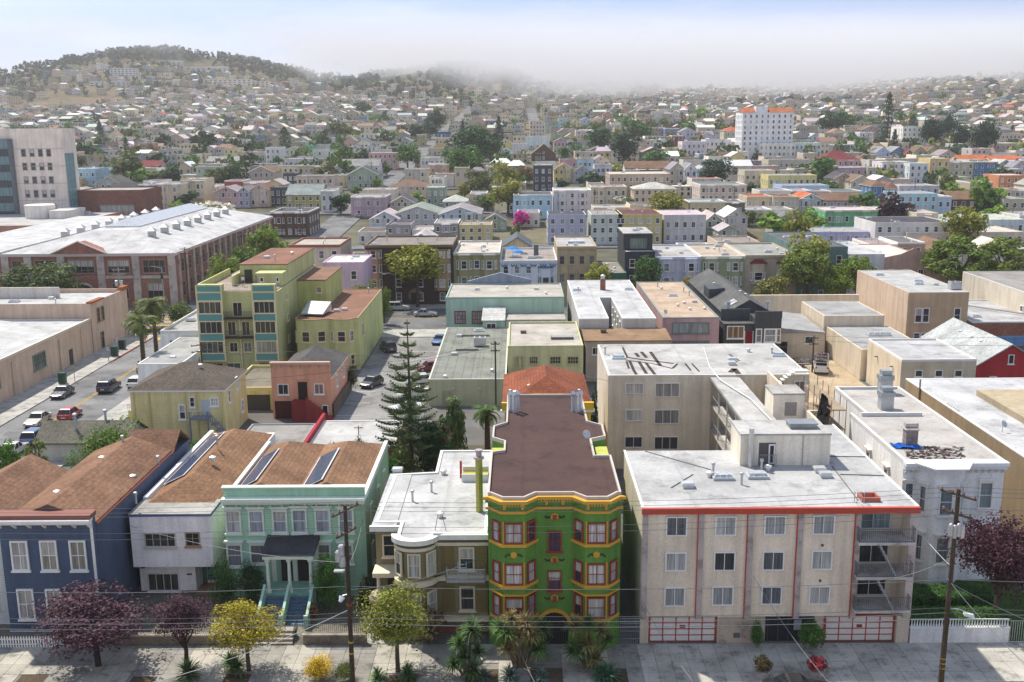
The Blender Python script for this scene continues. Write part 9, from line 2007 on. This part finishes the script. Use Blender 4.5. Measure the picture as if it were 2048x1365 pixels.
# ------------------------------------------------------------------ fences, walls, signs, small things
def small():
 # white picket fence
 f = thing('picket_fence','white picket fence before the dark blue house','fence',(-36.5,67.9,0)); me = MB().prism([(-.05,-.012),(.05,-.012),(.05,.012),(-.05,.012)],.06,.85).add([(-.05,-.012,.85),(.05,-.012,.85),(.05,.012,.85),(-.05,.012,.85),(0,0,.97)],[(0,1,4),(1,2,4),(2,3,4),(3,0,4)]).mesh('picket','trim')
 for k in range(46): link('picket', me, f, (.72,.72,.7), (-4.6+.2*k,0,0))
 for z in (.25,.65): MB().box(-4.7,.013,z,4.6,.05,z+.08).build('rail','trim',f,(.7,.7,.68))
 for lab, x0, x1 in (('low concrete wall with iron railing before the white stucco house',-30.6,-21.5),('low concrete wall with iron railing before the mint house, right of its gate',-15.9,-11.3)):
  o = thing('railing_wall',lab,'wall',((x0+x1)/2,68.15,0)); w_ = (x1-x0)/2; MB().box(-w_,0,-.1,w_,.35,.75).build('wall','concrete',o,(.2,.17,.14)); MB().box(-w_-.05,-.04,.751,w_+.05,.39,.85).build('coping','concrete',o,(.42,.37,.3)); m = MB(); rail(m,(-w_,.17,.85),(w_,.17,.85),1.0,.14,.016); m.build('iron_railing','iron',o,(.05,.05,.05))
 o = thing('entrance_stairs','dark stone steps with iron gate leading up to the mint house','stairs',(-18.6,67.4,0))
 for k in range(4): MB().box(-1.9,.7+.32*k,-.1,1.9,1.0+.32*(k+1),.17*(k+1)).build('step','concrete',o,(.3,.27,.23))
 m = MB(); rail(m,(-2,.6,0),(-2,2.2,.6),1.0,.2); rail(m,(2,.6,0),(2,2.2,.6),1.0,.2); rail(m,(-2,.6,0),(-.2,.4,0),1.3,.14); m.build('stair_gate','iron',o,(.04,.04,.04))
 o = thing('garden_wall','white garden wall with ornate balustrade before the white corniced house','wall',(31.5,68.1,0)); MB().box(-3.5,0,-.1,3.6,.3,1.15).build('wall','stucco',o,(.62,.61,.6)); MB().box(-3.55,-.03,1.151,3.65,.33,1.22).build('coping','trim',o,(.66,.65,.64)); me = MB().lathe([(.04,0),(.07,.12),(.04,.3),(.03,.5),(.06,.55),(.02,.62)],6).mesh('baluster','trim')
 for k in range(36): link('baluster', me, o, (.66,.67,.64), (-3.4+.197*k,.15,1.22))
 MB().box(-3.5,.11,1.78,3.6,.19,1.84).build('top_rail','trim',o,(.66,.67,.64)); g = thing('yard_gate','white iron gate right of the balustrade wall','gate',(36.4,68.2,0)); m = MB(); rail(m,(-1.2,0,0),(2.6,0,0),1.7,.16,.02); m.build('gate_bars','iron',g,(.55,.55,.53))
 f = thing('board_fence','weathered board fence along the parking lot by the peach house','fence',(-24.0,127,0)); me = MB().box(-.02,-.09,0,.02,.09,1.9).mesh('board','wood')
 for k in range(70): link('board', me, f, tuple(c*rnd.uniform(.8,1.2) for c in (.16,.13,.1)), (0,.2*k,0))
 # scaffolding with torn netting
 s = thing('scaffolding','rusty scaffolding with torn black netting behind the white corniced house','scaffolding',(29.0,92.5,0)); m = MB()
 for i in range(6):
  for j in (0,1.4): m.tube([(j,1.9*i,0),(j,1.9*i,11.5)],.04,5).build('standard','metal',s,(.3,.17,.12)); m = MB()
 for k in range(6):
  m = MB()
  for j in (0,1.4): m.tube([(j,0,1.9*k+1),(j,9.5,1.9*k+1)],.035,4)
  for i in range(6): m.tube([(0,1.9*i,1.9*k+1),(1.4,1.9*i,1.9*k+1)],.035,4)
  m.build('ledger_frame','metal',s,(.34,.2,.15)); MB().box(.05,0,1.9*k+1.06,1.3,9.4,1.9*k+1.1).build('deck_board','wood',s,(.32,.25,.17))
 m = MB(); n = 8; r = random.Random(9); vs = [(-.1+.5*math.sin(i*.9+j)*.5+r.uniform(-.1,.1), .3+3.2*i/n+.4*math.sin(j*.8), 11.2-4.6*j/n-.5*math.sin(i*1.1)) for j in range(n+1) for i in range(n+1)]
 o = m.add(vs,[(j*(n+1)+i,j*(n+1)+i+1,(j+1)*(n+1)+i+1,(j+1)*(n+1)+i) for j in range(n) for i in range(n)]).build('torn_netting','cloth',s,(.02,.02,.022)); sd_ = o.modifiers.new('s','SOLIDIFY'); sd_.thickness = .02
 # street furniture on the left
 g = thing('shop_sign','gold square sign with red shield emblem on the corner building','sign',(-69.6,181.2,0)); a, b = at_y('m',870,292,181.2), at_y('m',933,356,181.2); w_ = (b.x-a.x)/2; cx = (a.x+b.x)/2+69.6; cz = (a.z+b.z)/2; MB().box(cx-w_,-.12,b.z,cx+w_,.12,a.z).build('board','trim',g,(.62,.4,.02))
 sh = [(-.75,.55),(-.3,.62),(0,.55),(.3,.62),(.75,.55),(.7,0),(.4,-.5),(0,-.8),(-.4,-.5),(-.7,0)]; k = w_*.95; MB().hull([(cx+x*k*.8,-.17,cz+z*k*.8) for x, z in sh],[(cx+x*k*.8,-.121,cz+z*k*.8) for x, z in sh]).build('shield','trim',g,(.42,.02,.03))
 for zz in (.25,-.02,-.28): MB().box(cx-.42*k+.2*abs(zz)*k,-.19,cz+zz*k-.07,cx+.42*k-.2*abs(zz)*k,-.171,cz+zz*k+.07).build('emblem_stroke','trim',g,(.68,.6,.5))
 MB().tube([(cx,0,b.z),(cx-.9,0,b.z-.4)],.05,5).build('bracket','metal',g,(.3,.3,.3))
 for lab, u, v, c in (('dark green utility cabinet nearer the crossing',965,545,(.03,.07,.05)),('dark green utility cabinet farther from the crossing',905,600,(.03,.08,.05)),('green utility cabinet beside the dark grey sedan',495,815,(.04,.1,.06))):
  P = at_z('m',u,v,.14); o = thing('utility_cabinet',lab,'cabinet',(P.x,P.y,.14)); MB().box(-.5,-.35,0,.5,.35,1.5).build('case','metal',o,c); MB().hull([(-.55,-.4,1.501),(.55,-.4,1.501),(.55,.4,1.501),(-.55,.4,1.501)],[(-.5,-.35,1.6),(.5,-.35,1.6),(.5,.35,1.6),(-.5,.35,1.6)]).build('lid','metal',o,c); MB().box(-.02,-.38,.1,.02,-.351,1.45).build('door_seam','iron',o,(.01,.02,.015))
 P = at_z('m',918,490,.14); o = thing('fire_hydrant','white fire hydrant on the corner by the crossing','hydrant',(P.x,P.y,.14)); MB().lathe([(.2,0),(.2,.06),(.13,.08),(.13,.55),(.17,.58),(.14,.72),(.04,.8)],12).build('barrel','trim',o,(.66,.66,.66)); MB().tube([(-.24,0,.45),(.24,0,.45)],.07,8).build('outlets','trim',o,(.6,.6,.6)); MB().lathe([(.05,.8),(.05,.88)],6).build('cap_nut','trim',o,(.1,.2,.45))
 for lab, u, v in (('parking meter pole beside the dark grey sedan',590,800),('street sign post on the left pavement',855,640)):
  P = at_z('m',u,v,.14); o = thing('sign_post',lab,'post',(P.x,P.y,.14)); MB().tube([(0,0,0),(0,0,2.3)],.05,6).build('post','metal',o,(.35,.35,.34)); MB().box(-.22,-.03,1.7,.22,-.055+.05,2.3).build('plate','metal',o,(.5,.4,.1) if u < 600 else (.6,.6,.58))
 P = at_y('r',1112,1130,206.6); o = thing('traffic_signal','traffic signal on a mast with green street name plate','traffic light',(P.x,206.6,.1)); zt = at_y('r',1100,1015,206.6).z; MB().tube([(0,0,0),(0,0,zt)],.11,8).build('mast','metal',o,(.4,.41,.42)); MB().tube([(0,0,zt),(-2.2,0,zt+.4)],.06,6).build('arm','metal',o,(.4,.41,.42)); h = MB().box(-.22,-.35,zt-2.2,.22,-.1,zt-1.0).build('signal_head','iron',o,(.03,.03,.03))
 for k, c in enumerate(((.25,.02,.02),(.12,.08,.01),(.01,.06,.03))): MB().lathe([(.11,-.02),(.12,.02)],10).build('lens','glass',h,c,(0,-.36,zt-1.2-.38*k)).rotation_euler = (HP,0,0)
 MB().box(-2.3,-.03,zt-2.6,-.9,.03,zt-2.2).build('name_plate','trim',o,(.02,.2,.1))
 for lab, x, y in (('grey wheeled bin left of the olive-brown house',-10.4,72.5),('dark wheeled bin beside the grey one',-10.9,71.2)):
  o = thing('wheeled_bin',lab,'bin',(x,y,.05)); c = (.07,.08,.09) if 'dark' in lab else (.2,.21,.22); MB().hull([(-.25,-.25,.08),(.25,-.25,.08),(.25,.3,.08),(-.25,.3,.08)],[(-.32,-.32,1.0),(.32,-.32,1.0),(.32,.36,1.0),(-.32,.36,1.0)]).build('tub','trim',o,c); MB().hull([(-.34,-.36,1.001),(.34,-.36,1.001),(.34,.38,1.001),(-.34,.38,1.001)],[(-.3,-.3,1.1),(.3,-.3,1.1),(.3,.34,1.12),(-.3,.34,1.12)]).build('lid','trim',o,(.03,.06,.1))
  for sx in (-.28,.28): w_ = MB().lathe([(.1,-.03),(.1,.03)],10).build('wheel','iron',o,(.02,.02,.02),(sx,.34,.1)); w_.rotation_euler = (0,HP,0)
 r = random.Random(2); P0 = at_z('q',130,1090,.2)
 for k, (lab, c) in enumerate((('orange crate of scrap nearest the pickup cab',(.5,.16,.03)),('rusty crate of scrap left of the orange crate',(.22,.1,.05)),('grey crate of scrap by the cream lean-to',(.35,.35,.34)),('blue-grey crate of scrap at the yard edge',(.2,.26,.32)))):
  o = thing('scrap_crate',lab,'crate',(P0.x-2.6+1.2*k,P0.y+r.uniform(-1.8,1.8),.05),r.uniform(0,1.5)); s_ = r.uniform(.4,.65); MB().box(-s_,-s_,0,s_,s_,.08).build('base','wood',o,c)
  for q in ((-s_,-s_,.081,-s_+.06,s_,.7),(s_-.06,-s_,.081,s_,s_,.7),(-s_+.061,-s_,.081,s_-.061,-s_+.06,.7),(-s_+.061,s_-.06,.081,s_-.061,s_,.7)): MB().box(*q).build('side','wood',o,c)
  MB().tube([(-.3,-.2,.3),(.1,.2,1.2),(.4,0,.8)],.05,5).build('scrap_pipe','metal',o,(.4,.36,.32)); MB().tube([(.2,-.3,.3),(-.2,.1,1.0)],.06,5).build('scrap_pipe','metal',o,(.45,.2,.1))
small()
